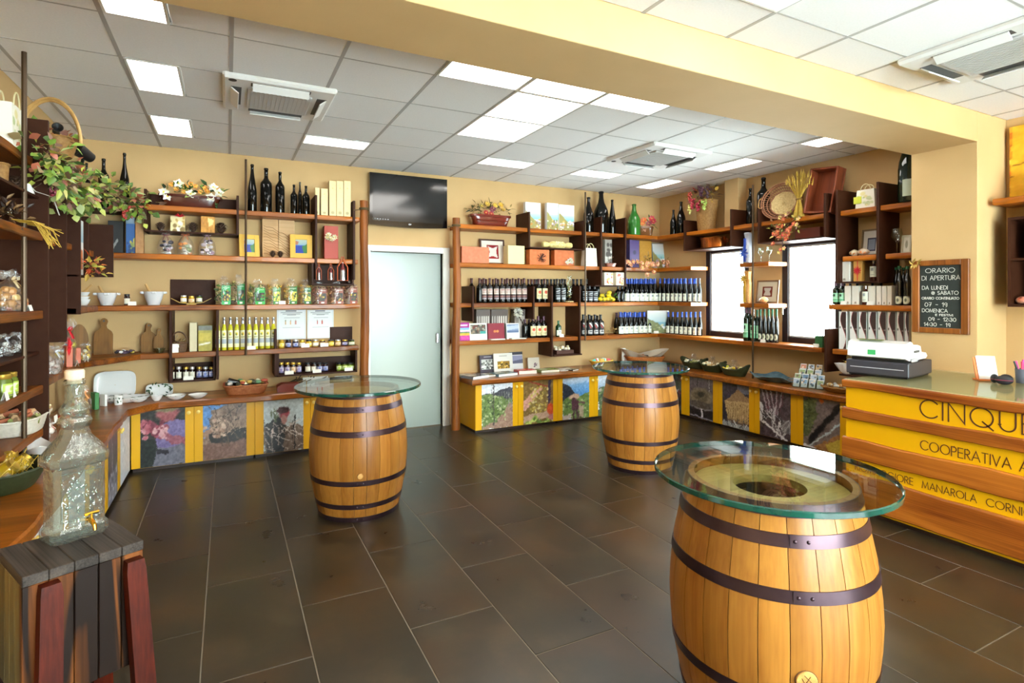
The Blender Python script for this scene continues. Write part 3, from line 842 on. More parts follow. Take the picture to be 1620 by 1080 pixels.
def slab(poly_edges, z, m, parent, name='shelf', th=TH, amp=.006, ch=.006, **kw):
    """poly_edges: list of (point, live?) ; edges flagged live get an uneven front."""
    P = []; n = len(poly_edges)
    for i, (p, lv) in enumerate(poly_edges):
        q = poly_edges[(i + 1) % n][0]
        P += (wavy(p, q, amp, seed=int(z * 1000) + i + int(abs(p[0]) * 97)) if lv else [p, q])[:-1]
    ar = sum(P[i][0] * P[(i + 1) % len(P)][1] - P[(i + 1) % len(P)][0] * P[i][1] for i in range(len(P)))
    if ar < 0: P = P[::-1]
    N = len(P); ins = []
    for i in range(N):
        a, c_ = Vector(P[i - 1]), Vector(P[(i + 1) % N]); d = (c_ - a).normalized(); ins.append((P[i][0] - d.y * ch, P[i][1] + d.x * ch))
    b = MB(m); L = [(ins, z - th), (P, z - th + ch), (P, z - ch), (ins, z)]
    vs = [(x, y, zz) for Q, zz in L for x, y in Q]
    fs = [tuple(reversed(range(N))), tuple(range(3 * N, 4 * N))]
    for l in range(3): fs += [(l * N + i, l * N + (i + 1) % N, (l + 1) * N + (i + 1) % N, (l + 1) * N + i) for i in range(N)]
    b.add(vs, fs); return b.build(name, parent, **kw)
def hs(x0, x1, z, parent, y0=YF, y1=WY1, m=sw_x, **kw):      # shelf on the back wall
    return slab([((x0, y0), True), ((x1, y0), False), ((x1, y1), False), ((x0, y1), False)], z, m, parent, **kw)
def vs_(y0, y1, z, parent, x0=XF, x1=WX1, m=sw_y, **kw):     # shelf on the right wall
    return slab([((x0, y0), False), ((x1, y0), False), ((x1, y1), False), ((x0, y1), True)], z, m, parent, **kw)
def board(parent, x0, x1, y0, y1, z0, z1, name='divider'):
    b = MB(darkb); b.box(x0, x1, y0, y1, z0, z1, .002); return b.build(name, parent)
BT = .022
def bboard(parent, u, z0, z1, yf=YF - .035): x = Xat(u, yf); return board(parent, x - BT, x, yf, WY1 - .002, z0, z1)
def rboard(parent, u, z0, z1, xf=XF - .035): y = Yat(u, xf); return board(parent, xf, WX1 - .002, y, y + BT, z0, z1)
def lboard(parent, y, z0, z1, xf=LF + .02): return board(parent, WX0 + .002, xf, y, y + BT, z0, z1)
def rod(parent, x, y, z0, z1, r=.011):
    b = MB(rodm); b.tube([(x, y, z0), (x, y, z1)], r, 10); b.build('rod', parent)
def post(parent, x, y, z0, z1, r, seed, lean=0.0):
    R = random.Random(seed); b = MB(wood('log_post_wood', '#5c300e', '#98561e', 'z', rough=.45, ring=6, rnd=False)); pts = []; rr = []
    for i in range(27):
        t = i / 26; pts.append((x + lean * t + .006 * math.sin(t * 9 + seed), y + .005 * math.sin(t * 7 + 1), z0 + (z1 - z0) * t)); rr.append(r * (1.05 - .15 * t) * R.uniform(.95, 1.06))
    b.tube(pts, rr, 14); p = b.build('log_post', parent)
    b = MB(mat('twine', '#5b4a2c', rough=.9)); zt = z1 - .1
    for k in range(3): b.tube([(pts[-1][0] + (r + .003) * math.cos(a * PI / 6), y + (r + .003) * math.sin(a * PI / 6), zt + k * .009) for a in range(12)], .005, 5, closed=True)
    b.tube([(x + lean - r, y - r * .3, zt), (x + lean - r - .07, y - .02, zt - .012)], .005, 5)
    b.build('twine_binding', p)

# --- unit on the back wall, left of the frosted door, and the left wall (one continuous unit)
UL = thing('shelving_unit', 'larch and dark board wall shelving left of the frosted door', 'shelving')
xl = lambda u, y=YF: Xat(u, y)
hs(xl(228), 1.27, Z1, UL); hs(xl(166), 1.25, Z2, UL); hs(xl(122), 1.27, Z3, UL, m=sw_x)
# corner shelf at Z4 sweeping round to the left wall
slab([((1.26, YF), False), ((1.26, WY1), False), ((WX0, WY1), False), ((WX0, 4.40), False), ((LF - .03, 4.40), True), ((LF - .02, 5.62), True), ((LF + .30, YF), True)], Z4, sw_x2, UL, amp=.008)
xa, xb = xl(228, YF + .02), xl(378, YF + .02)
board(UL, xa, xb, YF + .02, WY1 - .002, ZB - .016, ZB, 'cubby_floor')
board(UL, xa, xa + BT, YF, WY1 - .002, ZB - .016, Z1 + .14); board(UL, xb - BT, xb, YF, WY1 - .002, ZB - .016, Z1 + .14)
board(UL, xa + BT, xb - BT, WY1 - .014, WY1 - .002, Z1 + .0, Z1 + .14, 'back_board')
bboard(UL, 502, Z3 + .26, Z1 + .2); bboard(UL, 562, Z3 + .26, Z1 + .17)          # cubby around the graters
xc, xd = xl(493), xl(560); board(UL, xc, xd, YF, WY1 - .002, Z3 + .2, Z3 + .216, 'cubby_floor'); board(UL, xc, xd, WY1 - .02, WY1 - .006, Z3 + .216, Z2 - TH, 'back_board')
board(UL, xc, xc + BT, YF, WY1 - .002, Z3 + .216, Z2 - TH); board(UL, xd - BT, xd, YF, WY1 - .002, Z3 + .216, Z2 - TH)
x0_, x1_ = xl(265), xl(340); board(UL, x0_, x1_, WY1 - .02, WY1 - .003, Z3, Z3 + .25, 'back_board')
xq = xl(438); board(UL, xq - BT, xq, YF, WY1 - .002, Z4 - .28, Z4 + .2)
board(UL, xl(529), xl(566), WY1 - .018, WY1 - .003, Z4, Z4 + .19, 'back_board')
bboard(UL, 272, .77, Z3 - TH); bboard(UL, 346, .77, Z3 - TH)
for ua, ub, zz in ((266, 341, .77), (438, 566, .765)):
    xa, xb = xl(ua, YF + .02), xl(ub, YF + .02)
    board(UL, xa, xb, YF + .04, WY1 - .002, zz - .016, zz, 'cubby_floor'); board(UL, xa, xa + BT, YF + .04, WY1 - .002, zz - .016, Z4 - TH); board(UL, xb - BT, xb, YF + .04, WY1 - .002, zz - .016, Z4 - TH)
    board(UL, xa, xb, WY1 - .014, WY1 - .002, zz, zz + .14, 'back_board')
rod(UL, xl(389, YF - .014), YF - .014, Z4 - TH, 2.92)
post(UL, 1.315, 6.07, 0, 2.60, .047, 3)
# left wall shelves
YP = 4.36
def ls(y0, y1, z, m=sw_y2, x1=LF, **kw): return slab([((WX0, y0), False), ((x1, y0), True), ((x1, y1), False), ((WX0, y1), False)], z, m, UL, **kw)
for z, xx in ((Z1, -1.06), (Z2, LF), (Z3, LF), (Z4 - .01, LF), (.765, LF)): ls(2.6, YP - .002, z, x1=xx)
for z in (ZB, 1.235): board(UL, WX0, LF - .02, 2.6, YP, z - .016, z, 'cubby_floor')
lboard(UL, YP, ZC + .002, 2.66, -.985); lboard(UL, 3.3, ZC + .002, Z1 + .12, -1.1)
lboard(UL, 4.79, 1.26, 2.255, -.985); lboard(UL, 5.2, Z3 - TH, 2.24, -.985); lboard(UL, 5.5, 1.72, 2.21, -.99); lboard(UL, 5.98, 1.74, 2.2, -.90)
ls(YP + .03, 5.98, Z2, x1=-1.04); ls(YP + .03, 5.5, Z1 - .1, x1=-1.04); board(UL, WX0, -1.0, 5.2, 5.52, 1.72, 1.736, 'cubby_floor')
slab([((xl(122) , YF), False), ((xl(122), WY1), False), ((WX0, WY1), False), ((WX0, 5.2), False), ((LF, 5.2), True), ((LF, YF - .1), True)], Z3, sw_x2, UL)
rod(UL, -1.035, 4.10, ZC, CH - .06, .013)

# --- unit in the far corner: back wall right of the door, and the window wall
UR = thing('shelving_unit', 'larch and dark board shelving from the frosted door round the far corner and windows', 'shelving')
xr = lambda u: Xat(u, YF)
def lshape(z, yend):
    slab([((xr(727), YF), True), ((XF, YF), False), ((XF, YF - .001), True), ((XF, yend), False), ((WX1, yend), False), ((WX1, WY1), False), ((xr(727), WY1), False)], z, sw_x, UR)
hs(xr(727), XF, Z1, UR, y1=WY1); hs(xr(727), XF, Z2, UR); hs(xr(727), XF, Z3, UR); hs(xr(727), XF, Z4, UR)
yr = lambda u: Yat(u, XF)
vs_(yr(1306), WY1, Z1, UR); vs_(yr(1442) - .1, yr(1330), Z1, UR)
vs_(yr(1093), WY1, Z2, UR); vs_(yr(1093), WY1, Z3, UR)
vs_(yr(1300), WY1, Z4, UR)
for z in (Z2, Z3): vs_(yr(1216), yr(1170), z, UR)
yend = PY1 + .002
vs_(yr(1386), yr(1333), Z2, UR); vs_(yend, yr(1401), Z2, UR); vs_(yend, yr(1311), Z3, UR); vs_(yend, yr(1317), Z4, UR)
bboard(UR, 839, ZB - .01, Z1 + .2); bboard(UR, 925, ZB - .01, Z1 + .14); bboard(UR, 953, 1.70, Z1 + .21); bboard(UR, 991, 1.70, Z1 + .22)
board(UR, xr(839), xr(925), YF, WY1 - .002, ZB - .012, ZB + .002, 'cubby_floor')
board(UR, xr(940), xr(991), YF - .02, WY1 - .002, 1.70, 1.716, 'cubby_floor'); board(UR, xr(953), xr(991), WY1 - .016, WY1 - .002, 1.716, Z2 - TH, 'back_board')
bboard(UR, 750, 1.27, 1.69); bboard(UR, 846, 1.28, 1.69)
bboard(UR, 875, .80, 1.70); bboard(UR, 919, .81, 1.70)
board(UR, xr(875), xr(919), YF - .03, WY1 - .002, .80, .818, 'cubby_floor')
rod(UR, Xat(926, YF - .047), YF - .047, Z4 - TH, 2.93)
rboard(UR, 1083, 2.17, Z1 + .16); rboard(UR, 1157, 2.17, Z1 + .2); rboard(UR, 1201, 2.17, Z1 + .15); rboard(UR, 1306, 2.17, Z1 + .2)
for a, c_ in ((1083, 1157), (1201, 1306)):
    b = MB(darkb); ya, yb = Yat(c_, XF - .03), Yat(a, XF - .03)
    b.box(XF - .02, WX1 - .002, ya, yb, 2.17, 2.186); b.build('cubby_floor', UR)
rboard(UR, 1325, 1.70, Z1 + .21); rboard(UR, 1390, 1.70, Z1 + .22)
board(UR, XF, WX1 - .002, Yat(1390, XF), Yat(1328, XF), 1.70, 1.716, 'cubby_floor')
rboard(UR, 1307, .80, 1.24)
rod(UR, XF - .016, Yat(1191, XF - .016), ZC, 2.86)
post(UR, 2.385, 6.13, 0, 2.49, .05, 8, lean=.02)

# ------------------------------------------------------------------ worktops and photo-print cabinets
CY, CX, CL = 5.93, 5.27, -.77        # door faces
wt_x = wood('thick_larch_top', '#5e2c08', '#a65e18', 'x', rough=.28, ring=5, coat=.3, rnd=False)
wt_y = wood('thick_larch_top_y', '#5c2f0c', '#96561e', 'y', rough=.28, ring=5, coat=.3, rnd=False)
T1 = thing('worktop', 'thick live-edge larch worktop along the left wall and under the jars', 'worktop')
slab([((-1.28, 1.6), False), ((-.73, 1.6), True), ((-.74, 5.65), True), ((-.55, 5.88), True), ((1.26, 5.87), False), ((1.26, WY1 - .01), False), ((-1.28, WY1 - .01), False)], ZC, wt_x, T1, 'top', th=.062, amp=.010, ch=.010)
T2 = thing('worktop', 'thick larch worktop carrying books and baskets round the far corner', 'worktop')
slab([((2.46, 5.80), True), ((5.19, 5.80), True), ((5.19, PY1 + .01), False), ((WX1 - .01, PY1 + .01), False), ((WX1 - .01, WY1 - .01), False), ((2.44, WY1 - .01), False)], ZC, wt_x, T2, 'top', th=.062, amp=.008, ch=.010)
yel = mat('yellow_lacquer', '#dba204', rough=.35, spec=.5)
yel2 = mat('pale_knob', '#e8c868', rough=.35)
plinth = mat('dark_plinth', '#2c1a12', rough=.4)
DZ0, DZ1 = .035, ZC - .066
def knob(parent, x, z):
    b = MB(yel2); b.lathe([(.008, 0), (.008, .012), (.016, .018), (.017, .026), (.010, .031), (.0001, .032)], 14)
    b.xf(Matrix.Translation((x, -.001, z)) @ Matrix.Rotation(PI / 2, 4, 'X')); b.build('knob', parent)
def door(parent, x0, x1, s0, s1, img, kx, lab=None):
    """Door in local coords (x along the front, front facing -y); s0,s1 = widths of the plain strips either side of the print."""
    b = MB(yel); b.box(x0 + .0015, x1 - .0015, 0, .018, DZ0, DZ1, .0015); d = b.build('door', parent)
    w = x1 - x0 - s0 - s1
    if img is not None:
        img.warp(.05, 5).warp(.035, 14, 5); g_ = img.a.mean(-1, keepdims=True); img.a = img.a * .82 + g_ * .13; img.noise(24, .13, 7)
        me = print_mesh(img, w, DZ1 - DZ0 - .004, name='photo_print', glossy=.3)
        obj('photo_print', me, d, loc=(x0 + s0 + w / 2, -.0012, DZ0 + .002), label=lab)
    if kx is not None: knob(d, kx, DZ1 - .05)
def cabinet(lab, loc, rz, x0, x1, dpt, doors):
    o = thing('cabinet', lab, 'cabinet', loc, rz)
    b = MB(yel); b.box(x0, x1, .019, dpt, DZ0, DZ1); b.build('body', o)
    b = MB(plinth); b.box(x0 + .01, x1 - .01, .03, dpt - .02, 0, DZ0); b.build('plinth', o)
    for d in doors: door(o, *d)
    return o
# ------------------------------------------------------------------ the cabinet photographs
def P1():  # person in lilac shirt holding red grapes
    i = Img(64, 84, '#2b2a26'); i.noise(8, .06, 3); i.rect(0, .5, .35, 1, '#1f2420'); i.poly([(.34, .3), (.75, .2), (1, .25), (1, .75), (.4, .75)], '#77689c', rag=.06)
    i.poly([(.25, 1), (.4, .68), (1, .66), (1, 1)], '#6d6a78', rag=.04); i.rect(.38, .72, .62, .8, '#2c2630')
    i.ell(.6, .08, .26, .15, '#a7565a'); i.ell(.6, .0, .3, .06, '#8a7a56'); i.poly([(.3, .3), (.75, .5), (1, .55), (1, .68), (.7, .62), (.5, .5)], '#9a5260', rag=.05)
    i.speck(26, ['#9c3d50', '#b85a68', '#7a2c40', '#d08a90'], .055, .02, .22, .5, .5, 5); i.speck(14, ['#d9a2a4', '#a04a58'], .045, .3, .3, .6, .52, 9); return i.noise(20, .05, 8)
def P2():  # rocky hillside with branches, blue sky
    i = Img(64, 84, '#8a6d5c'); i.noise(10, .14, 5); i.poly([(0, 0), (.55, 0), (.2, .12), (.12, .5), (0, .6)], '#5c92d8', rag=.12)
    i.poly([(.15, .55), (1, .45), (1, .68), (.6, .75), (.2, .7)], '#15110f', rag=.08); i.poly([(0, .72), (1, .68), (1, 1), (0, 1)], '#7c5648', rag=.06)
    i.speck(22, ['#c9a088', '#a47c66', '#d8b8a0'], .05, .05, .25, .5, .6, 3); i.twigs(26, ['#3c2a22', '#241a18', '#6a5040'], .009, .1, .2, 1, .8, .6, 4); i.twigs(14, ['#b89a80'], .006, .2, .3, 1, .6, .4, 6); return i.noise(26, .12, 9)
def P3():  # man in dark cap working among bare vines, pale sky
    i = Img(64, 84, '#c5d3d6'); i.poly([(0, .5), (.2, .42), (1, .55), (1, 1), (0, 1)], '#7b675a', rag=.1); i.noise(14, .12, 4, .45, 1)
    i.poly([(.05, .45), (.35, .3), (.55, .5), (.5, 1), (.05, 1)], '#2a2c30', rag=.05); i.ell(.5, .27, .13, .1, '#a8404e'); i.ell(.48, .2, .16, .065, '#4a2830'); i.ell(.5, .38, .08, .08, '#b88078')
    i.line(.78, .3, .76, .95, .016, '#1c1c20'); i.twigs(24, ['#d0beb4', '#a8958c', '#4c3c36', '#e4d8d0'], .009, .05, .55, 1, 1, .6, 8); i.twigs(10, ['#5a6a4a'], .012, .15, .25, .35, .4, .2, 3); return i.noise(28, .08, 2)
def P4():  # vineyard path with a tall pole
    i = Img(60, 84, '#e4e6ee'); i.poly([(0, .2), (.3, .22), (.6, .14), (1, .12), (1, .5), (0, .5)], '#4d4c55', rag=.04); i.poly([(0, .22), (.3, .24), (1, .38), (1, 1), (0, 1)], '#6b8242', rag=.05)
    i.noise(12, .12, 7, .22, 1); i.poly([(.9, .45), (1, .5), (1, 1), (.1, 1), (.0, .93), (.5, .82)], '#a5806c', rag=.08)
    i.speck(60, ['#a8b878', '#3a5128', '#8fa65a', '#c3c796'], .03, 0, .28, .75, .85, 6); i.line(.36, 0, .39, .92, .018, '#4c4246'); i.line(.31, 0, .31, .6, .007, '#6c6466')
    for k in range(6): i.line(.55 + k * .08, .2, .56 + k * .08, .55, .006, '#8f8f86')
    return i.noise(26, .07, 4)
def P5():  # hand picking pale grapes
    i = Img(60, 84, '#8a6a35'); i.noise(9, .12, 3); i.poly([(0, .45), (.45, .15), (.62, .2), (.2, .6), (0, .7)], '#d79a86', rag=.02)
    i.speck(95, ['#c0a13c', '#d9be5e', '#a58a30', '#8c7a3a', '#d8c888'], .035, .22, .12, .85, .78, 12); i.poly([(.0, .8), (1, .72), (1, .86), (0, .95)], '#c09a84', rag=.06)
    i.speck(22, ['#8fa640', '#c0cf62', '#5d7a2c'], .06, 0, .86, 1, 1, 5); i.line(.05, -.02, .8, .16, .022, '#a83c2c'); i.line(.88, 0, .86, .6, .04, '#3a2c4c'); i.ell(.9, .7, .12, .13, '#dc4c20'); i.ell(.92, .88, .09, .07, '#b86a6c'); return i.noise(24, .06, 9)
def P6():  # person with a load on the head, sea and hillside
    i = Img(60, 84, '#bcd0e8'); i.grad('#dde4ee', '#9cc0e8', 0, .15); i.grad('#7fb0e0', '#2f7fd0', .15, .5); i.poly([(0, .1), (.25, .2), (.5, .42), (.45, .55), (0, .6)], '#2c3240', rag=.05)
    i.poly([(0, .55), (.3, .45), (.6, .47), (1, .38), (1, 1), (0, 1)], '#65803c', rag=.06); i.noise(14, .1, 5, .4, 1); i.speck(40, ['#8ea858', '#3a5230', '#a9b87c', '#4a5c34'], .035, 0, .55, 1, 1, 3)
    i.ell(.45, .46, .2, .075, '#c09a80'); i.ell(.45, .54, .09, .06, '#5c3840'); i.poly([(.33, .56), (.6, .56), (.62, .78), (.34, .8)], '#5a3440'); i.line(.6, .6, .82, .63, .03, '#6a4048'); i.line(.4, .78, .42, .98, .04, '#4a2c34'); i.line(.52, .78, .58, .98, .04, '#4a2c34')
    i.poly([(.6, .66), (.78, .7), (.76, .98), (.62, .95)], '#a89078', rag=.05); i.poly([(0, .88), (.35, .86), (.3, 1), (0, 1)], '#b8a49a', rag=.06); return i.noise(26, .06, 9)
def P7():
    i = Img(40, 60, '#e0e8f0'); i.grad('#e4ecf4', '#9cb8d4', 0, .3); i.poly([(0, .3), (1, .2), (1, 1), (0, 1)], '#5a6c48', rag=.08); i.speck(40, ['#8aa060', '#3a4a38', '#bcae98'], .05, 0, .3, 1, 1, 4); return i.noise(18, .08, 2)
def P8():
    i = Img(40, 60, '#3a3234'); i.noise(8, .14, 5); i.rect(0, .2, 1, .45, '#5c7050', .5); i.line(0, .5, 1, .42, .05, '#b4b0b8'); i.speck(20, ['#7c4038', '#2c282c', '#55605c'], .07, 0, 0, 1, 1, 3); return i
def P9():  # steel wine vat
    i = Img(56, 80, '#6c5a60'); i.grad('#7a6a74', '#5a4a50', 0, .4); i.line(.35, 0, .33, .4, .015, '#2c2428'); i.line(.85, 0, .85, .3, .008, '#c0b8c0'); i.ell(.5, .5, .52, .24, '#7a6a58'); i.ell(.5, .46, .46, .2, '#8a7a62'); i.ell(.5, .44, .34, .13, '#6f5e48'); i.ell(.5, .4, .15, .06, '#3c342c')
    i.rect(0, .7, 1, 1, '#2a2024'); i.ell(.5, .7, .5, .08, '#b4b0b8', al=.7); i.ell(.5, .66, .5, .09, '#5c5048'); i.rect(.52, .76, .58, .95, '#d8d4dc'); i.line(0, .93, 1, .98, .02, '#9890a0'); return i.noise(20, .05, 3)
def P10():  # straw-coloured cork cylinder
    i = Img(56, 80, '#3a3244'); i.rect(.55, 0, 1, .2, '#8a90a8', .7); i.poly([(.12, .42), (.6, .12), (1, .3), (1, .46), (.12, .5)], '#a8845c'); i.poly([(.12, .42), (1, .38), (.96, .85), (.2, .84)], '#d0b078')
    for k in range(12): i.line(.16 + k * .07, .44, .19 + k * .064, .84, .008, '#8a6436')
    i.ell(.52, .85, .42, .05, '#8a6848', al=.6); i.poly([(.0, .85), (.3, .9), (1, .88), (1, 1), (0, 1)], '#a8b0b8', rag=.06); i.twigs(12, ['#3c4048', '#e0e4e8'], .012, .1, .9, 1, 1, .3, 5); return i.noise(18, .06, 4)
def P11():  # glasses and metal tools
    i = Img(60, 84, '#4c3c44'); i.noise(9, .1, 6); i.poly([(0, .25), (.12, .35), (.2, .6), (.05, .7), (0, .7)], '#dcdce0'); 
    for k, (a, c_) in enumerate(((.05, .3), (.2, .38), (.34, .5), (.55, .52), (.75, .6))): i.line(a, 0, c_, .5, .02, '#c8b8c4', .8); i.line(a + .06, 0, c_ + .04, .5, .012, '#7a3c50', .8)
    i.twigs(30, ['#d8d8de', '#9a9aa4', '#241c20', '#f0eef0'], .014, 0, .55, 1, 1, .5, 7); i.rect(.7, .6, 1, .85, '#8c8c94', .6); i.line(.1, .7, .9, 1, .03, '#e8e8ec'); return i.noise(22, .08, 5)
def P12():  # hillside plant, dark pipe, yellow label
    i = Img(60, 84, '#7a6a68'); i.noise(8, .08, 3); i.poly([(0, .1), (.3, 0), (.4, .3), (.2, .75), (0, .8)], '#5a6438', rag=.12); i.speck(30, ['#7a8448', '#3c4828'], .03, 0, .05, .35, .7, 2); i.ell(.5, .05, .06, .04, '#e86a20'); i.line(1.0, .1, .2, .85, .07, '#161418'); i.line(1.05, .4, .1, 1.0, .025, '#bcd0d8')
    i.poly([(.3, .95), (1, .62), (1, 1), (.3, 1)], '#a8703c', rag=.05); i.poly([(.6, .85), (1, .7), (1, 1), (.68, .98)], '#d0b23c', rag=.04); i.line(0, .95, .35, 1, .03, '#f0eef4'); return i.noise(20, .07, 5)
def PW():
    i = Img(36, 60, '#dfe3ea'); i.noise(10, .04, 3); i.speck(12, ['#c8ccd8', '#f4f6fa'], .05, 0, .1, 1, .6, 2); return i
def PD():
    i = Img(44, 64, '#4a3c44'); i.noise(7, .12, 3); i.line(.5, .1, .5, .7, .09, '#2c242c'); i.line(.45, .15, .46, .6, .015, '#b8b0bc'); i.poly([(0, .6), (1, .55), (1, 1), (0, 1)], '#8c8690', rag=.1); i.speck(50, ['#d8d4dc', '#3c3440', '#6c6470'], .04, 0, .6, 1, 1, 4); return i.noise(24, .1, 6)
XC = lambda u: Xat(u, CY)
def bdoor(ua, ub, pa, pb, img, ku): xs = [XC(t) for t in (ua, ub, pa, pb)]; return (xs[0], xs[1], xs[2] - xs[0], xs[1] - xs[3], img, XC(ku) if ku else None)
cabinet('yellow cabinet with photographs of grape picking and a rocky hillside', (0, CY, 0), 0, XC(207), XC(403), .45, [bdoor(207, 307, 222, 293, P1(), 299), bdoor(307, 403, 321, 390, P2(), 314)])
xe = 1.26
cabinet('yellow cabinet with a man in a cap, partly behind the barrel table', (0, CY, 0), 0, XC(403), xe, .45, [bdoor(403, 491, 417, 480, P3(), 485), (XC(491), xe, .07, .05, P7(), XC(496))])
CYR = 5.84
XR = lambda u: Xat(u, CYR)
def rdoor(ua, ub, pa, pb, img, ku): xs = [XR(t) for t in (ua, ub, pa, pb)]; return (xs[0], xs[1], xs[2] - xs[0], xs[1] - xs[3], img, XR(ku) if ku else None)
cabinet('yellow cabinet with a vineyard path and a hand picking pale grapes', (0, CYR, 0), 0, XR(752), XR(882), .5, [rdoor(752, 819.5, 762, 811, P4(), 816), rdoor(819.5, 882, 828, 875, P5(), 824)])
cabinet('yellow cabinet with a carrier above the blue sea', (0, CYR, 0), 0, XR(882), CX - .0, .5, [rdoor(882, 940, 890, 932, P6(), 936.5), (XR(940), XR(940) + .52, .06, .06, P7(), XR(943.5)), (XR(940) + .52, CX - .02, .05, .12, P8(), None)])
YC = lambda u: Yat(u, CX)
def wdoor(ua, ub, pa, pb, img, ku):  # window wall: local x runs towards the camera (-y)
    ys = [CYR - YC(t) for t in (ua, ub, pa, pb)]; return (ys[0], ys[1], ys[2] - ys[0], ys[1] - ys[3], img, CYR - YC(ku) if ku else None)
L0 = (CX, CYR, 0); RZ = -PI / 2
cabinet('yellow cabinet with a round vat picture, under the dark leaf-shaped baskets', L0, RZ, CYR - YC(1050), CYR - YC(1136), .45, [wdoor(1050, 1084.5, 1054, 1078, P8(), 1081), wdoor(1084.5, 1136, 1091, 1128, P9(), 1088)])
cabinet('yellow cabinet with a big cork picture and glasses picture, under the wavy platter', L0, RZ, CYR - YC(1136), CYR - YC(1261), .45, [wdoor(1136, 1193.5, 1143, 1185, P10(), 1189), wdoor(1193.5, 1261, 1202, 1251, P11(), 1198)])
cabinet('yellow cabinet with a dark pipe picture, beside the cash desk', L0, RZ, CYR - YC(1261), CYR - PY1 - .02, .45, [wdoor(1261, 1340, 1271, 1329, P12(), 1334), (CYR - YC(1340), CYR - PY1 - .02, .06, .06, None, None)])
# left wall run: local x runs away from the camera (+y), front faces +x
names = ['yellow cabinet with a white print and a dark bottle print, in the left corner', 'yellow cabinet behind the glass demijohn on the left', 'yellow cabinet on the left beyond the wooden stool', 'yellow cabinet on the left closest to the camera']
yy = 5.92; n = 0
for k in range(4):
    ya = yy - 1.12; o = thing('cabinet', names[k], 'cabinet', (CL, 0, 0), PI / 2)
    b = MB(yel); b.box(ya, yy - .002, .019, .5, DZ0, DZ1); b.build('body', o)
    b = MB(plinth); b.box(ya, yy - .002, .03, .48, 0, DZ0); b.build('plinth', o)
    m = ya + .56
    door(o, m, yy - .002, .065, .005, PW() if k % 2 == 0 else PD(), m + .03); door(o, ya, m, .11, .065, PD() if k % 2 == 0 else PW(), m - .03)
    yy = ya - .002
# ------------------------------------------------------------------ cash desk with planks and lettering
D = thing('cash_desk', 'yellow cash desk with four wooden planks and dark lettering', 'counter')
DXF, DY1, DY0, DTOP = 4.09, 2.55, -1.2, .962
b = MB(yel); b.box(DXF, DXF + .03, DY0, DY1, .03, DTOP - .018, .002); b.box(DXF + .03, PLX - .12, DY1 - .03, DY1, .03, DTOP - .018); b.build('front_panel', D)
b = MB(plinth); b.box(DXF + .02, DXF + .04, DY0, DY1 - .02, 0, .03); b.build('plinth', D)
b = MB(mat('beige_laminate', '#d9c193', rough=.22)); b.box(DXF - .005, PLX - .004, DY0, DY1 + .005, DTOP - .018, DTOP, .002); b.build('top', D)
b = MB(thin('clear_sheet_glass', '#f4faf7', rough=.01, refl=.45)); b.box(DXF - .012, PLX - .1, DY0, DY1 + .01, DTOP + .0005, DTOP + .006); b.build('glass_sheet', D)
plk = wood('desk_plank', '#6a2c08', '#a8601c', 'y', rough=.4, ring=6, coat=.15)
for k, (za, zb) in enumerate(((.900, .957), (.672, .752), (.395, .537), (.05, .286))):
    R = random.Random(k + 5); n = 46; P = []
    t0 = [0, 0]
    top = []; bot = []
    for i in range(n + 1):
        y = DY1 + .012 + (DY0 - DY1 - .012) * i / n
        t0[0] = t0[0] * .7 + R.uniform(-1, 1) * .0045; t0[1] = t0[1] * .7 + R.uniform(-1, 1) * .0045
        top.append((y, zb + (t0[0] if k else 0))); bot.append((y, za + t0[1]))
    N = n + 1; xf_, xb_ = DXF - .030, DXF - .001
    b = MB(plk); vs = []
    for i in range(N):
        (y, zt), (_, zb_) = top[i], bot[i]
        vs += [(xb_, y, zt), (xf_ + .008, y, zt), (xf_, y, zt - .008), (xf_, y, zb_ + .008), (xf_ + .008, y, zb_), (xb_, y, zb_)]
    fs = [tuple(range(6)), tuple(reversed(range(n * 6, n * 6 + 6)))]
    for i in range(n): fs += [(i * 6 + j, i * 6 + (j + 1) % 6, (i + 1) * 6 + (j + 1) % 6, (i + 1) * 6 + j) for j in range(6)]
    fs = [tuple(reversed(f)) for f in fs]
    b.add(vs, fs); b.build('plank', D)
ink = mat('dark_brown_lettering', '#4a2610', rough=.5)
def desk_text(t, y, z, h, th, w, gap): text_mb(t, h, th, ink, gap=gap, width=w).build('lettering', D, loc=(DXF - .0005, y, z), rz=-PI / 2)
desk_text('CINQUE', 2.052, .778, .116, .0085, .590, .26)
desk_text('COOPERATIVA A', 2.050, .562, .060, .0052, .560, .20)
desk_text('MANAROLA', 2.040, .308, .046, .0042, .300, .22)
desk_text('CORNIGLIA', 1.690, .308, .046, .0042, .300, .22)
desk_text('RIOMAGGIORE', 2.480, .308, .046, .0042, .385, .22)
desk_text('TERRE', 1.31, .778, .116, .0085, .42, .26)

# cash register
RG = thing('cash_register', 'white cash register with keyboard on the yellow desk', 'cash register', (4.39, 2.275, DTOP + .0065), math.radians(10)); RG.scale = (1.12, 1.05, 1.22)
b = MB(mat('charcoal_drawer', '#34333a', rough=.4)); b.box(-.005, .43, 0, .40, .008, .095, .006); b.m(mat('black_plastic')); b.box(.01, .41, .015, .385, 0, .008)
dr = b.build('cash_drawer', RG, label='charcoal metal cash drawer')
b = MB(mat('light_grey_strip', '#b9b9be', rough=.3)); b.box(-.0065, -.004, .03, .37, .05, .054); b.build('drawer_slot', dr)
b = MB(mat('black_plastic')); b.prism([(.02, .096), (.02, .125), (.33, .125), (.36, .096)], .03, .37, plane='xz'); b.build('base', RG)
b = MB(mat('white_abs', '#f3f3f1', rough=.35))
b.prism([(-.015, .122), (-.015, .165), (.0, .208), (.06, .222), (.10, .215), (.12, .200), (.20, .196), (.255, .186), (.275, .150), (.36, .140), (.385, .120), (.36, .105), (.05, .105)], .015, .385, plane='xz')
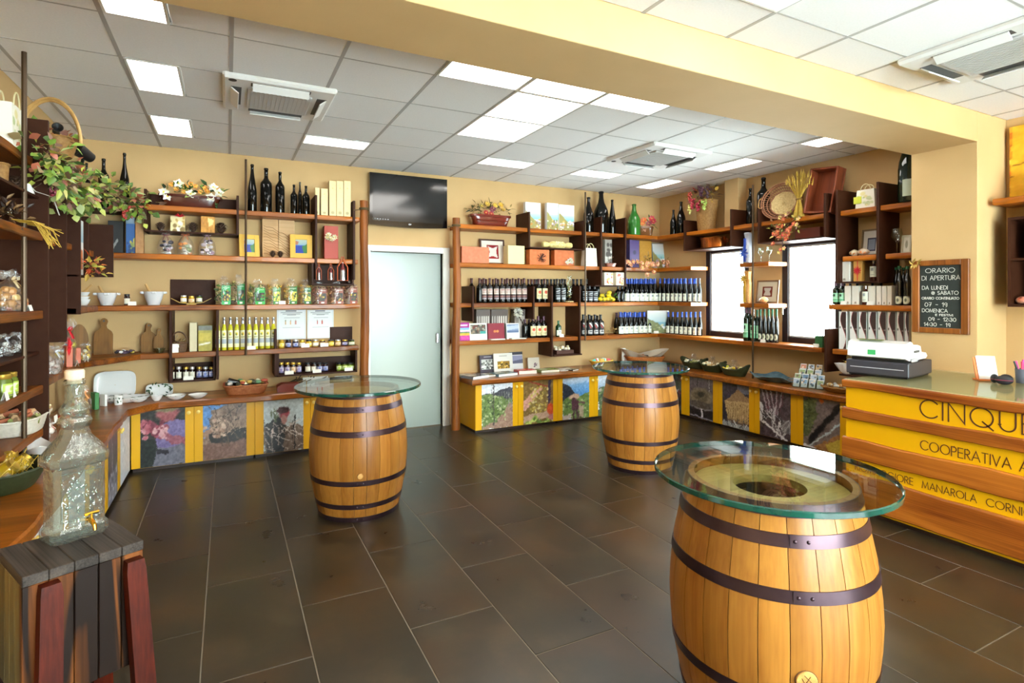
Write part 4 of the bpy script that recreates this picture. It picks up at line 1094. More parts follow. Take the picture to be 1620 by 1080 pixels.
bd = b.build('casing', RG)
b = MB(mat('olive_display', '#7b8a3e', rough=.2)); b.box(.008, .055, .17, .33, .2235, .2265, .001); b.build('display', RG)
b = MB(mat('green_sticker', '#37a35c', rough=.5)); b.box(-.0175, -.015, .20, .25, .135, .165); b.build('sticker', RG)
b = MB(mat('dark_slot')); b.box(.13, .23, .013, .0155, .150, .164); b.build('name_plate', RG)
b = MB(mat('grey_key', '#8b8d92', rough=.4))
for i in range(6):
    for j in range(7): x = .125 + i * .022; y = .06 + j * .042; b.box(x, x + .016, y, y + .03, .197 - i * .0018, .206 - i * .0018, .002)
b.build('keys', RG, kind='stuff')
b = MB(mat('white_abs')); b.box(.27, .37, .05, .35, .142, .15); b.build('paper_roll_cover', RG)
b = MB(mat('clear_tab', '#c8c8cc', rough=.2)); b.box(.06, .16, -.0, .012, .098, .118, .003); b.build('card_slot', RG)

# desk clutter
def rbox(name, lab, cat, loc, rz, w, d, h, m, c=.003, group=None, extra=None):
    o = thing(name, lab, cat, loc, rz, group); b = MB(m); b.box(-w / 2, w / 2, -d / 2, d / 2, 0, h, c); b.build('body', o)
    if extra: extra(o)
    return o
DT = DTOP + .0065
o = thing('card_stand', 'orange card stand with a white sheet on the cash desk', 'stand', (4.86, 2.00, DT), math.radians(-40))
b = MB(mat('orange_card', '#d5722c', rough=.5)); b.box(-.07, .07, -.02, .05, 0, .01); b.prism([(.0, .01), (.05, .16), (.054, .16), (.012, .01)], -.07, .07, plane='yz'); b.build('stand_back', o)
b = MB(mat('white_paper', '#f2f0ea', rough=.7)); b.prism([(-.004, .01), (.044, .172), (.0445, .172), (-.003, .01)], -.055, .065, plane='yz'); b.build('sheet', o)
o = thing('pen_cup', 'grey pen cup with coloured pens on the cash desk', 'pen cup', (4.93, 1.83, DT))
b = MB(mat('grey_plastic_cup', '#5d616c', rough=.4)); b.lathe([(.0001, .002), (.036, .0), (.042, .10), (.039, .10), (.034, .006), (.0001, .006)], 24); b.build('cup', o)
for k, (cc, a, tl_) in enumerate((('#e0218a', .3, .16), ('#1d1d20', 2.0, .15), ('#d63a6a', 3.4, .155), ('#2f7d3a', 4.4, .16), ('#20242c', 5.4, .14), ('#e8559c', 1.2, .15))):
    b = MB(mat('pen_' + ['pink', 'black', 'rose', 'green', 'graphite', 'magenta'][k], cc, rough=.4)); dx, dy = math.cos(a), math.sin(a)
    b.tube([(.012 * dx, .012 * dy, .008), (.03 * dx, .03 * dy, .1), (.045 * dx, .045 * dy, tl_)], .0055, 8); b.build('pen', o, label=None)
o = thing('desk_stapler', 'black stapler beside the pen cup', 'stapler', (4.80, 1.70, DT), math.radians(-20))
b = MB(mat('black_plastic')); b.box(-.07, .07, -.018, .018, 0, .012, .004); b.prism([(-.07, .016), (.07, .014), (.072, .03), (.02, .046), (-.06, .04)], -.016, .016, plane='xz'); b.build('body', o)
for k, (x, y) in enumerate(((4.78, 1.93), (4.84, 1.885), (4.74, 1.86))):
    o = thing('sunglasses_case', 'small black case between the card stand and the pen cup' if k == 0 else 'small black pouch in front of the pen cup' if k == 1 else 'dark pouch closest to the edge of the cash desk', 'case', (x, y, DT), .3 + k * .8)
    b = MB(mat('black_fabric', '#1b191c', rough=.7)); b.ell((0, 0, .03), (.05, .022, .031), 16, 10); b.build('body', o)
    b = MB(mat('crimson_trim', '#8a1f3c', rough=.5)); b.tube([(.048 * math.cos(a * PI / 8), .021 * math.sin(a * PI / 8), .03) for a in range(16)], .0025, 6, closed=True); b.build('trim', o)
# wall cupboard, shelf and autumn picture beyond the pillar
o = thing('wall_cabinet', 'dark brown open wall cabinet beyond the pillar', 'cabinet')
x0, x1, y0, y1 = 5.46, WX1 - .002, .9, 2.12
for q in (y1 - .02, y0): b = MB(darkb); b.box(x0, x1, q, q + .02, 1.49, 2.19); b.build('side', o)
for z in (1.49, 1.85, 2.17): b = MB(darkb); b.box(x0, x1, y0 + .02, y1 - .02, z, z + .02); b.build('shelf', o)
b = MB(darkb); b.box(x1 - .012, x1, y0 + .02, y1 - .02, 1.51, 2.17); b.build('back', o)
o = thing('wall_shelf', 'larch shelf under the autumn leaf picture', 'shelf')
slab([((5.42, .9), False), ((WX1 - .003, .9), False), ((WX1 - .003, 2.2), False), ((5.42, 2.2), True)], 2.345, sw_y, o, 'shelf', th=.05)
b = MB(darkb); b.box(5.5, WX1 - .01, 2.0, 2.02, 2.19, 2.294); b.build('bracket', o)
im = Img(110, 60, '#d08a18'); im.noise(7, .16, 4); im.speck(260, ['#f0b828', '#b85c10', '#e89a1c', '#7c3c0c', '#f8d860', '#c87010', '#d8481c'], .02, 0, 0, 1, 1, 5); im.poly([(.02, 0), (.12, 0), (.2, 1), (.0, 1)], '#f0c030', .8, rag=.02); im.twigs(20, ['#5c2c0c', '#8c4810'], .004, 0, .3, 1, 1, .2, 6); im.noise(30, .08, 3)
o = thing('autumn_picture', 'large canvas of golden autumn leaves on the wall beyond the pillar', 'picture', (WX1 - .03, 1.52, 2.352), -PI / 2)
obj('canvas_print', print_mesh(im, 1.36, .6, glossy=.4), o, loc=(0, -.0215, 0))
b = MB(mat('canvas_edge', '#b87818', rough=.7)); b.box(-.68, .68, -.021, .022, 0, .6, .001); b.build('stretcher', o)
o = thing('white_card_box', 'white framed card on the shelf under the autumn picture', 'card', (5.6, 1.98, 2.346), -PI / 2 + .2)
b = MB(mat('white_paper')); b.box(-.06, .06, -.01, .01, 0, .2, .002); b.build('card', o); b = MB(mat('slate_print', '#7f8b92', rough=.5)); b.box(-.045, .045, -.0115, -.01, .03, .17); b.build('print', o)
o = thing('striped_box', 'gold and cream striped box in the dark wall cabinet', 'box', (5.56, 1.93, 1.871), -PI / 2)
b = MB(mat('cream_stripe', '#e8d9a0', rough=.5)); b.box(-.09, .09, -.06, .06, 0, .28, .003); b.build('carton', o)
b = MB(mat('gold_stripe', '#b08a2c', rough=.4))
for k in range(12): b.box(-.0905, .0905, -.0615, -.0595, .012 + k * .0225, .02 + k * .0225)
b.build('stripes', o)
o = thing('dark_wine_carton', 'dark plum carton with a red mark in the wall cabinet', 'box', (5.63, 1.80, 1.511), -PI / 2)
b = MB(mat('plum_card', '#3a2638', rough=.5)); b.box(-.12, .12, -.08, .08, 0, .30, .003); b.build('carton', o)
o = thing('conch_shell', 'red lipped shell at the bottom of the dark wall cabinet', 'shell', (5.52, 2.05, 1.511), .6)
b = MB(mat('shell_red', '#c9553c', rough=.3, c2='#e8c8b0', vscale=20)); b.ell((0, 0, .03), (.07, .04, .03), 16, 10, jit=.05); b.build('body', o)

# ------------------------------------------------------------------ television
xt0, xt1 = Xat(584, 6.33), Xat(706, 6.33)
zt1, zt0 = Zat(279, (xt0 + xt1) / 2, 6.33), Zat(361, (xt0 + xt1) / 2, 6.33)
T = thing('television', 'black flat television on the wall above the frosted door', 'television', ((xt0 + xt1) / 2, 6.33, zt0))
tw, thh = (xt1 - xt0) / 2, zt1 - zt0
b = MB(mat('piano_black', '#0c0c0e', rough=.08, coat=.6)); b.prism([(-tw, 0.02)] + [(-tw + 2 * tw * i / 10, .02 - .018 * math.sin(PI * i / 10)) for i in range(1, 10)] + [(tw, .02), (tw, thh), (-tw, thh)], -.03, .03, plane='xz'); b.build('casing', T)
b = MB(mat('tv_screen', '#16171a', rough=.12, spec=.7)); b.box(-tw + .035, tw - .035, -.0325, -.03, .07, thh - .035); b.build('screen', T)
b = MB(mat('silver_metal')); text = text_mb('LG', .014, .0025, mat('silver_metal'), gap=.2); text.build('logo', T, loc=(-.008, -.031, .035))
b = MB(mat('tiny_white_marks', '#c8ccd0', rough=.4))
for k in range(6): b.box(-tw + .05 + k * .03, -tw + .065 + k * .03, -.0335, -.0325, .082, .087)
b.build('button_marks', T)
b = MB(mat('black_plastic')); b.box(-.15, .15, .03, .068, .12, .35); b.build('wall_bracket', T)

# ------------------------------------------------------------------ chalkboard on the pillar
yb0, yb1 = Yat(1534, PLX - .015), Yat(1444, PLX - .015)
ym = (yb0 + yb1) / 2; zb1, zb0 = Zat(411, PLX - .015, ym), Zat(527, PLX - .015, ym)
K = thing('chalkboard', 'wood framed chalkboard with opening hours on the pillar', 'chalkboard', (PLX - .003, ym, zb0), -PI / 2)
kw, kh = (yb1 - yb0) / 2, zb1 - zb0
fw = wood('board_frame_wood', '#66340f', '#985a20', 'z', rough=.4, ring=8)
for (a, c_, d, e) in ((-kw, -kw + .055, 0, kh), (kw - .055, kw, 0, kh), (-kw + .055, kw - .055, 0, .045), (-kw + .055, kw - .055, kh - .045, kh)):
    b = MB(fw); b.box(a, c_, -.026, 0, d, e, .004); b.build('frame_rail', K)
b = MB(mat('blackboard_slate', '#232a26', rough=.8, var=.02, vscale=6)); b.box(-kw + .05, kw - .05, -.012, -.002, .04, kh - .04); b.build('slate', K)
chk = mat('white_chalk', '#dcdcd4', rough=.9)
iw = 2 * kw - .13
lines = [('ORARIO', .10, .058, .12, .75), ('DI APERTURA', .215, .056, .02, .98), ('DA LUNEDI', .365, .048, .03, .66), ('@ SABATO', .445, .045, .28, .68), ('ORARIO CONTINUATO', .52, .029, .02, .96), ('07 - 19', .635, .052, .1, .58), ('DOMENICA', .725, .045, .03, .66), ('E FESTIVI', .78, .024, .38, .44), ('09 - 12:30', .86, .045, .2, .7), ('14:30 - 19', .945, .045, .08, .68)]
for (t, yy_, hh, xs_, wf) in lines:
    text_mb(t, hh * .62, .0036, chk, gap=.2, wob=.03, width=iw * wf, depth=.0008).build('chalk_writing', K, loc=(-kw + .065 + iw * xs_, -.0122, .04 + (kh - .08) * (1 - yy_) - .012))
b = MB(mat('dry_gold_leaf', '#b89a4c', rough=.6)); R = random.Random(4)
for _ in range(10): b.leaf((-kw + .03 + R.uniform(-.03, .03), -.03, kh - .015 + R.uniform(-.02, .02)), (R.uniform(-1, 1), -.5, R.uniform(-1, 1)), (0, -1, 0), .045, .02, None)
b.build('dried_leaf_ornament', K, kind='stuff')

# ------------------------------------------------------------------ wooden stool with the glass demijohn
ST = .80
fc = Vector((-.506, 1.984)); e1 = Vector((.268, .131)); e2 = Vector((-.129, .257)); ang = math.atan2(e1.y, e1.x); W1, W2 = e1.length, e2.length
SO = thing('wooden_stool', 'rustic block stool with splayed red-brown legs carrying the glass demijohn', 'stool', (fc.x, fc.y, 0), ang)
seatm = wood('weathered_seat', '#241e1b', '#544a44', 'y', rough=.6, ring=10, rnd=False, spec=.2)
redw = wood('red_brown_leg', '#240802', '#541806', 'z', rough=.5, ring=8, spec=.12)
plm = wood('warm_side_board', '#40200c', '#7a4620', 'z', rough=.45, ring=6, spots='#1c100a', rnd=False, spec=.15)
plg = wood('grey_side_board', '#4a4026', '#7c6e42', 'z', rough=.55, ring=8)
R = random.Random(3)
n = 5
for k in range(n):
    x0 = W1 * k / n; b = MB(seatm); b.box(x0 + .0008, x0 + W1 / n - .0008, 0, W2, ST - .03, ST - R.uniform(0, .0012), .002); b.build('seat_board', SO)
for k in range(n):
    x0 = W1 * k / n; b = MB(plm if k % 2 else wood('warm_side_board_b', '#40200c', '#7a4620', 'z', rough=.45, ring=6, spots='#1c100a', rnd=False, spec=.15)); b.box(x0 + .001, x0 + W1 / n - .001, .004, .028, .42, ST - .031, .002); b.build('front_board', SO)
    b = MB(plm); b.box(x0 + .001, x0 + W1 / n - .001, W2 - .028, W2 - .004, .42, ST - .031, .002); b.build('back_board', SO)
for k in range(4):
    y0 = .028 + (W2 - .056) * k / 4; y1 = y0 + (W2 - .056) / 4
    b = MB(plg); b.box(.002, .024, y0 + .001, y1 - .001, .42, ST - .031, .002); b.build('side_board', SO); b = MB(plm); b.box(W1 - .024, W1 - .002, y0 + .001, y1 - .001, .42, ST - .031, .002); b.build('side_board', SO)
def sleg(xt, yt, xb_, yb_, z1, dirn):
    b = MB(redw); w = .026; t = .02
    for (z, x, y, s_) in ((0, xb_, yb_, 1.15), (z1 - .03, xt, yt, 1.0), (z1, xt, yt + .004 * dirn, .86)): 
        b.add([(x - w * s_, y - t * s_, z), (x + w * s_, y - t * s_, z), (x + w * s_, y + t * s_, z), (x - w * s_, y + t * s_, z)], [])
    for l in (0, 1): b.f += [(l * 4 + i, l * 4 + (i + 1) % 4, l * 4 + 4 + (i + 1) % 4, l * 4 + 4 + i) for i in range(4)]
    b.f += [(3, 2, 1, 0), (8, 9, 10, 11)]; b.mi = [0] * len(b.f); b.build('leg', SO)
sleg(.058, -.018, .035, -.075, ST - .035, 1); sleg(W1 - .032, -.018, W1 - .0, -.075, ST - .045, 1)
sleg(.058, W2 + .018, .035, W2 + .075, ST - .04, -1); sleg(W1 - .032, W2 + .018, W1 - .0, W2 + .075, ST - .04, -1)

dem_gl = thin('pressed_clear_glass', '#f0f6f3', rough=.05, refl=2.4, haze=.05, hazec='#eef2ee', bump=.42, bscale=30)
cx_, cy__ = PZ(118, 846, ST)
DJ = thing('glass_demijohn', 'tall embossed clear glass demijohn with gold tap and pale cork', 'bottle', (cx_, cy__, ST + .0005), ang + .10); DJ.scale = (.80, .80, .94)
def oct_(w, d, c): return [(-w + c, -d), (w - c, -d), (w, -d + c), (w, d - c), (w - c, d), (-w + c, d), (-w, d - c), (-w, -d + c)]
def octbody(levels, m, flip=False):
    b = MB(m); vs = []; fs = []
    for (z, w, d, c) in levels:
        P = oct_(w, d, c)
        # subdivide each side for rounding towards the neck
        for i in range(8):
            p, q = P[i], P[(i + 1) % 8]
            for t in (0, .5): vs.append((p[0] + (q[0] - p[0]) * t, p[1] + (q[1] - p[1]) * t, z))
    n = 16
    for l in range(len(levels) - 1):
        fs += [(l * n + i, l * n + (i + 1) % n, (l + 1) * n + (i + 1) % n, (l + 1) * n + i) for i in range(n)]
    fs.append(tuple(reversed(range(n)))); fs.append(tuple(range((len(levels) - 1) * n, len(levels) * n)))
    if flip: fs = [tuple(reversed(f)) for f in fs]
    b.add(vs, fs); b.sharp = 28; return b
LV = [(0, .094, .070, .022), (.006, .100, .075, .024), (.035, .100, .075, .024), (.045, .090, .067, .02), (.05, .088, .066, .02), (.245, .088, .066, .02), (.252, .100, .076, .023), (.262, .103, .078, .024), (.280, .103, .078, .024), (.288, .097, .073, .024), (.315, .078, .062, .026), (.345, .052, .048, .024), (.365, .044, .042, .022)]
q = lambda r: (r, r, r * .586)
LV += [(.372, *q(.043)), (.380, *q(.050)), (.395, *q(.055)), (.408, *q(.050)), (.414, *q(.042)), (.420, *q(.044)), (.434, *q(.049)), (.447, *q(.044)), (.456, *q(.035)), (.468, *q(.030)), (.520, *q(.029)), (.524, *q(.034)), (.534, *q(.034)), (.538, *q(.030))]
octbody(LV, dem_gl).build('glass_body', DJ)
LI = [(z + (.012 if z < .02 else 0), w - .006, d - .006, c * .9) for z, w, d, c in LV if z < .537]
octbody(LI, dem_gl, True).build('inner_glass_wall', DJ)
b = MB(dem_gl)
for sgn in (1,):
    for k in range(3): b.tube([(-.07, -.068 - .0, .07 + k * .0), (-.07, -.068, .23), (.07, -.068, .23), (.07, -.068, .07)], .003, 6, closed=True)
    R = random.Random(8)
    for _ in range(26): x, z = R.uniform(-.055, .055), R.uniform(.085, .215); b.ell((x, -.067, z), (R.uniform(.004, .011), .003, R.uniform(.004, .011)), 8, 5)
b.build('relief_ornament', DJ)
b = MB(mat('pale_cork', '#d9bfa6', rough=.8, var=.04, vscale=80)); b.lathe([(.0001, .525), (.024, .525), (.025, .541), (.033, .542), (.034, .566), (.030, .572), (.0001, .573)], 24); b.build('cork', DJ)
gold = mat('gold_metal', '#e0a83c', rough=.2, metal=1)
b = MB(gold); b.tube([(.02, -.065, .06), (.02, -.105, .06), (.02, -.125, .05), (.02, -.128, .035)], [.008, .009, .008, .007], 10); b.tube([(.02, -.1, .06), (.02, -.1, .088)], .005, 8); b.tube([(-.005, -.1, .087), (.02, -.1, .0885), (.045, -.1, .087)], .005, 8)
b.build('tap', DJ, label='gold metal tap')
# ------------------------------------------------------------------ makers of shelf goods (front faces -y, origin at base centre)
dkglass = mat('dark_bottle_glass', '#080807', rough=.05, spec=.4)
blackg = mat('black_glossy_bottle', '#08090a', rough=.1, coat=.4)
def gbot(c): return mat('bottle_glass_' + c.strip('#'), c, rough=.05, spec=.5)
BPROF = {
 'bordeaux': [(0, .01), (.96, 0), (1, .03), (1, .62), (.93, .67), (.55, .73), (.36, .78), (.33, .83), (.33, .955), (.39, .96), (.39, .985), (.33, 1)],
 'burgundy': [(0, .01), (.95, 0), (1, .03), (1, .46), (.93, .54), (.68, .64), (.45, .73), (.34, .82), (.30, .88), (.30, .955), (.37, .96), (.37, .985), (.30, 1)],
 'hock': [(0, .01), (.95, 0), (1, .02), (1, .40), (.93, .48), (.74, .60), (.55, .71), (.42, .80), (.34, .88), (.33, .955), (.40, .96), (.40, .985), (.33, 1)],
 'slim': [(0, .01), (.95, 0), (1, .02), (1, .60), (.8, .70), (.5, .78), (.42, .84), (.42, .95), (.48, .96), (.48, .99), (.42, 1)],
}
def lab_img(kind, seed=1):
    i = Img(14, 18, '#ece6da')
    if kind == 'red': i = Img(14, 22, '#201416'); i.rect(0, .18, 1, .58, '#cbb9ae'); i.rect(.2, .25, .8, .32, '#8a5a58'); i.rect(.15, .40, .85, .46, '#6f4a4a'); i.rect(0, .66, 1, .8, '#7c5250'); i.rect(.1, .88, .9, .95, '#9a9096')
    elif kind == 'ydot': i = Img(14, 18, '#eadfae'); i.ell(.5, .38, .2, .15, '#c43c22'); i.rect(.2, .68, .8, .72, '#8c7c54'); i.rect(.3, .8, .7, .83, '#8c7c54')
    elif kind == 'white': i = Img(14, 16, '#e6ecdc'); i.rect(.35, .2, .65, .42, '#9aa4a4'); i.rect(.2, .6, .8, .65, '#8c9690'); i.rect(.3, .78, .7, .82, '#a8b0a8')
    elif kind == 'script': i = Img(14, 22, '#16171a'); i.rect(.1, .02, .9, .10, '#8a8e94'); i.line(.2, .3, .8, .2, .05, '#c8ccd0'); i.line(.2, .45, .75, .4, .04, '#a8acb2'); i.rect(.15, .62, .85, .68, '#c0c4c8'); i.rect(.2, .78, .8, .95, '#a4a8ae')
    elif kind == 'bwr': i = Img(14, 24, '#121214'); i.line(.35, .05, .75, .35, .09, '#d8d0cc'); i.line(.3, .2, .5, .45, .06, '#b02c30'); i.rect(.15, .62, .85, .9, '#b8b4b2'); i.rect(.3, .7, .7, .8, '#3c3c40')
    elif kind == 'green': i = Img(14, 20, '#7fc79a'); i.rect(.1, .06, .9, .5, '#a4d8b4'); i.rect(.38, .16, .62, .42, '#24402c'); i.rect(.0, .55, 1, .6, '#d8f0dc'); i.rect(.2, .7, .8, .76, '#3c8c5c')
    elif kind == 'limon': i = Img(14, 26, '#eceabc'); i.ell(.5, .22, .18, .09, '#e6c820'); i.ell(.42, .24, .1, .06, '#4c6c34'); i.rect(.1, .5, .9, .78, '#9aa4b8', .8); i.rect(.2, .83, .8, .86, '#6c7c8c'); i.rect(.2, .4, .8, .43, '#5c7038')
    elif kind == 'oval': i = Img(14, 14, '#0c0d0e'); i.ell(.5, .5, .48, .46, '#dfe4cc'); i.ell(.5, .5, .12, .2, '#5c6450')
    elif kind == 'carton': i = Img(16, 36, '#ece8dc'); i.ell(.5, .88, .14, .05, '#9a9080'); i.rect(.3, .93, .7, .945, '#b0a898')
    elif kind.startswith('jar'):
        pc = {'jarY': '#e8c420', 'jarB': '#6a74b0', 'jarG': '#a9c23c', 'jarW': '#e8e4d0', 'jarP': '#8a7cae', 'jarO': '#dcae74'}[kind]
        i = Img(16, 12, pc); i.rect(.15, .2, .85, .7, '#f0ece0', .8); i.ell(.5, .45, .2, .2, pc); i.rect(.2, .8, .8, .88, '#50505a'); i.noise(6, .06, seed)
    return i
def bottle(lab, loc, h, r, prof='bordeaux', gm=None, cap=None, capz=.80, label=None, lz=(.18, .5), group=None, rz=0.0, cork=False, cat='bottle', name='wine_bottle'):
    o = thing(name, lab, cat, loc, rz, group); gm = gm or dkglass
    seg = 20 if h > .34 else 14
    def mk():
        b = MB(gm); b.lathe([(max(.0001, a * r), z * h) for a, z in BPROF[prof]], seg); b.sharp = 60
        nr = BPROF[prof][-4][0] * r
        b.lathe([(nr, h * .9995), (.0001, h)], seg); return b.mesh('glass_body')
    obj('glass_body', cached(('bot', prof, round(h, 3), round(r, 4), gm.name), mk), o)
    if cap:
        def mk():
            P = BPROF[prof]; b = MB(cap)
            def R_(z):
                for k in range(len(P) - 1):
                    if P[k][1] <= z <= P[k + 1][1]: t = (z - P[k][1]) / (P[k + 1][1] - P[k][1] + 1e-9); return P[k][0] * (1 - t) + P[k + 1][0] * t
                return P[-1][0]
            zs = [capz, (capz + .95) / 2, .95, .962, .985, 1.003]; b.lathe([(R_(min(z, .985)) * r + .0012, z * h) for z in zs] + [(.0001, 1.004 * h)], 14); return b.mesh('capsule')
        obj('capsule', cached(('cap', prof, round(h, 3), round(r, 4), cap.name, capz), mk), o)
    if label:
        def mk(): return print_mesh(lab_img(label), 0, (lz[1] - lz[0]) * h, curve=(r * 1.012, 1.15), name='paper_label', glossy=.5)
        obj('paper_label', cached(('lab', label, round(h, 3), round(r, 4), lz), mk), o, loc=(0, 0, lz[0] * h))
    return o
capred = mat('wine_red_capsule', '#45181a', rough=.35); capblue = mat('blue_capsule', '#2450c0', rough=.3, spec=.6); capblack = mat('black_capsule', '#19171a', rough=.35)
capgreen = mat('green_capsule', '#1d5c36', rough=.35); capsil = mat('silver_capsule', '#c8ccd0', rough=.25, metal=.9); capplum = mat('plum_capsule', '#4c2038', rough=.35)
white_card = mat('white_card', '#efede4', rough=.65)
def tag_card(lab, loc, rz=0.0, w=.062, h=.036):
    def mk():
        b = MB(white_card); b.prism([(-.010, 0), (-.0, h), (.001, h), (.014, 0), (.0125, 0), (.0003, h - .002), (-.0085, 0)], -w / 2, w / 2, plane='yz'); return b.mesh('price_card')
    return obj('price_card', cached(('tag', w, h), mk), None, loc, rz, None, lab, 'price card', 'folded white price cards')
def jar(lab, loc, h, r, lid, label, content, group=None, rz=0.0):
    o = thing('preserve_jar', lab, 'jar', loc, rz, group)
    def mk():
        b = MB(content); b.lathe([(.0001, 0), (r * .94, 0), (r, .05 * h), (r, .70 * h), (r * .84, .80 * h), (r * .84, .84 * h)], 18)
        l = MB(lid); l.lathe([(r * .88, .80 * h), (r * .9, .81 * h), (r * .9, .975 * h), (r * .84, h), (.0001, h)], 18)
        return b.mesh('glass_body'), l.mesh('lid'), print_mesh(lab_img(label), 0, .52 * h, curve=(r * 1.015, 1.25), name='paper_label', glossy=.5)
    a, l, p = cached(('jar', round(h, 3), round(r, 4), lid.name, label, content.name), mk)
    obj('glass_body', a, o); obj('lid', l, o); obj('paper_label', p, o, loc=(0, 0, .1 * h)); return o
cello = thin('cellophane', '#ffffff', rough=.08, refl=1.6, haze=.06, bump=.9, bscale=45)
clearg = thin('clear_glass_ware', '#f2fbf8', rough=.02, refl=1.7)
def tuft(b, z, r, n=9, col=None, h=.05, seed=0):
    R = random.Random(seed)
    for k in range(n):
        a = 2 * PI * k / n + R.uniform(-.2, .2); b.leaf((r * .2 * math.cos(a), r * .2 * math.sin(a), z), (math.cos(a) * .5, math.sin(a) * .35, 1), (math.cos(a + 1.5), math.sin(a + 1.5), 0), h * R.uniform(.8, 1.2), r * .9, col)
def pasta_bag(lab, loc, w, h, cols, cardc, rz=0.0, group=None, seed=0, card2=None):
    R = random.Random(seed); o = thing('pasta_bag', lab, 'food bag', loc, rz, group); d = w * .6
    b = MB(mat('dried_pasta', vcol=True, rough=.6)); 
    for k in range(64):
        x, y, z = R.uniform(-.46, .46) * w, R.uniform(-.42, .42) * d, R.uniform(.05, .74) * h; q = w * .11 * R.uniform(.8, 1.3)
        a = Vector((R.uniform(-1, 1), R.uniform(-1, 1), R.uniform(-1, 1))).normalized() * q
        b.tube([(x - a.x, y - a.y, z - a.z if z - a.z > .004 else .004), (x, y + q * .2, z), (x + a.x, y + a.y, max(.004, z + a.z))], w * .05, 5, col=rc(cols))
    b.build('dried_contents', o, kind='stuff')
    b = MB(cello); b.lathe([(.3, .0), (.97, .01), (1.02, .15), (1.0, .5), (.93, .72), (.6, .82), (.16, .88), (.12, .9)], 16, sx=1, sy=1, fr=lambda a, z: 1 + .05 * math.sin(5 * a + z * 9) )
    b.v = [(x * w * .5, y * d * .5, z * h) for x, y, z in b.v]; tuft(b, .87 * h, w * .35, 8, h=.13 * h, seed=seed); b.build('cellophane_bag', o)
    im = Img(22, 34, cardc); im.rect(.08, .3, .92, .8, '#f0ead0' if card2 is None else card2); im.speck(14, [cardc, '#3c4a2c', '#d8b83c', '#6c4a34'], .09, .15, .36, .85, .74, seed + 1); im.rect(.3, .86, .7, .93, '#f0f0e4')
    im.rect(.15, .08, .85, .14, '#e8f0dc', .6)
    obj('paper_label', print_mesh(im, w * .52, h * .66, name='paper_label', glossy=.5), o, loc=(w * .14, -d * .56, h * .0), rot=(math.radians(-4), 0, math.radians(R.uniform(-10, 6))))
    return o
def sweets_bag(lab, loc, w, h, cols, bow='#d8402c', rz=0.0, group=None, seed=0, name='gift_bundle', d=None):
    R = random.Random(seed); o = thing(name, lab, 'gift bundle', loc, rz, group); d = d or w * .75
    b = MB(mat('sweets', vcol=True, rough=.4))
    for k in range(16):
        q = w * R.uniform(.11, .17); b.ell((R.uniform(-.3, .3) * w, R.uniform(-.3, .3) * d, max(q * .8, R.uniform(.05, .55) * h)), (q, q * .8, q * .8), 8, 5, col=rc(cols))
    b.build('contents', o, kind='stuff')
    b = MB(cello); b.lathe([(.4, 0), (.95, .02), (1.0, .25), (.9, .5), (.5, .68), (.14, .76), (.12, .79)], 14, fr=lambda a, z: 1 + .06 * math.sin(6 * a + z * 7)); b.v = [(x * w * .5, y * d * .5, z * h) for x, y, z in b.v]; tuft(b, .76 * h, w * .5, 9, h=.24 * h, seed=seed); b.build('cellophane_bag', o)
    b = MB(mat('ribbon_' + bow.strip('#'), bow, rough=.4)); z = .76 * h
    for s_ in (-1, 1):
        b.tube([(0, -w * .1, z), (s_ * w * .18, -w * .2, z + h * .06), (s_ * w * .24, -w * .18, z), (s_ * w * .1, -w * .16, z - h * .02), (0, -w * .1, z)], w * .035, 6, flat=.5); b.tube([(0, -w * .12, z), (s_ * w * .1, -w * .2, z - h * .08), (s_ * w * .16, -w * .3, z - h * .2)], w * .03, 6, flat=.4)
    b.build('ribbon_bow', o); return o
def carton(lab, loc, w, d, h, c, img=None, rz=0.0, group=None, name='gift_box', cat='box', rough=.55, lid=False, tilt=0.0, var=0.0):
    o = thing(name, lab, cat, loc, group=group, rot=(tilt, 0, rz)); m = mat('card_' + c.strip('#'), c, rough=rough, var=var, vscale=25)
    b = MB(m); b.box(-w / 2, w / 2, -d / 2, d / 2, 0, h, min(.002, w * .1)); b.build('carton', o)
    if img is not None: obj('front_print', print_mesh(img, w * .98, h * .98, name='front_print', glossy=.4), o, loc=(0, -d / 2 - .0008, h * .01))
    if lid: b = MB(m); b.box(-w / 2 - .002, w / 2 + .002, -d / 2 - .002, d / 2 + .002, h * .8, h + .002, .001); b.build('lid', o)
    return o
def pic_frame(lab, loc, w, h, fc, img, rz=0.0, fwid=.02, matc=None, tilt=-.12, group=None, name='picture_frame', th=.014, matw=.0):
    o = thing(name, lab, 'picture', loc, group=group, rot=(tilt, 0, rz)); fm_ = mat('frame_' + fc.strip('#'), fc, rough=.4)
    b = MB(fm_); a = w / 2
    # four mitred rails as one closed ring
    for (x0, x1, z0, z1) in ((-a, -a + fwid, 0, h), (a - fwid, a, 0, h), (-a + fwid, a - fwid, 0, fwid), (-a + fwid, a - fwid, h - fwid, h)): b.box(x0, x1, -th, 0, z0, z1, .001)
    b.build('frame', o); iw, ih = w - 2 * fwid, h - 2 * fwid
    if matc: b = MB(mat('mount_' + matc.strip('#'), matc, rough=.7)); b.box(-iw / 2, iw / 2, -th * .5, -th * .2, fwid, h - fwid); b.build('mount', o)
    pw, ph = iw - 2 * matw, ih - 2 * matw
    obj('picture_print', print_mesh(img, pw, ph, name='picture_print', glossy=.25), o, loc=(0, -th * .52, fwid + matw))
    b = MB(mat('frame_backing', '#6b5a44', rough=.8)); b.box(-a + .004, a - .004, -.0015, .001, .004, h - .004); b.build('backing', o)
    return o
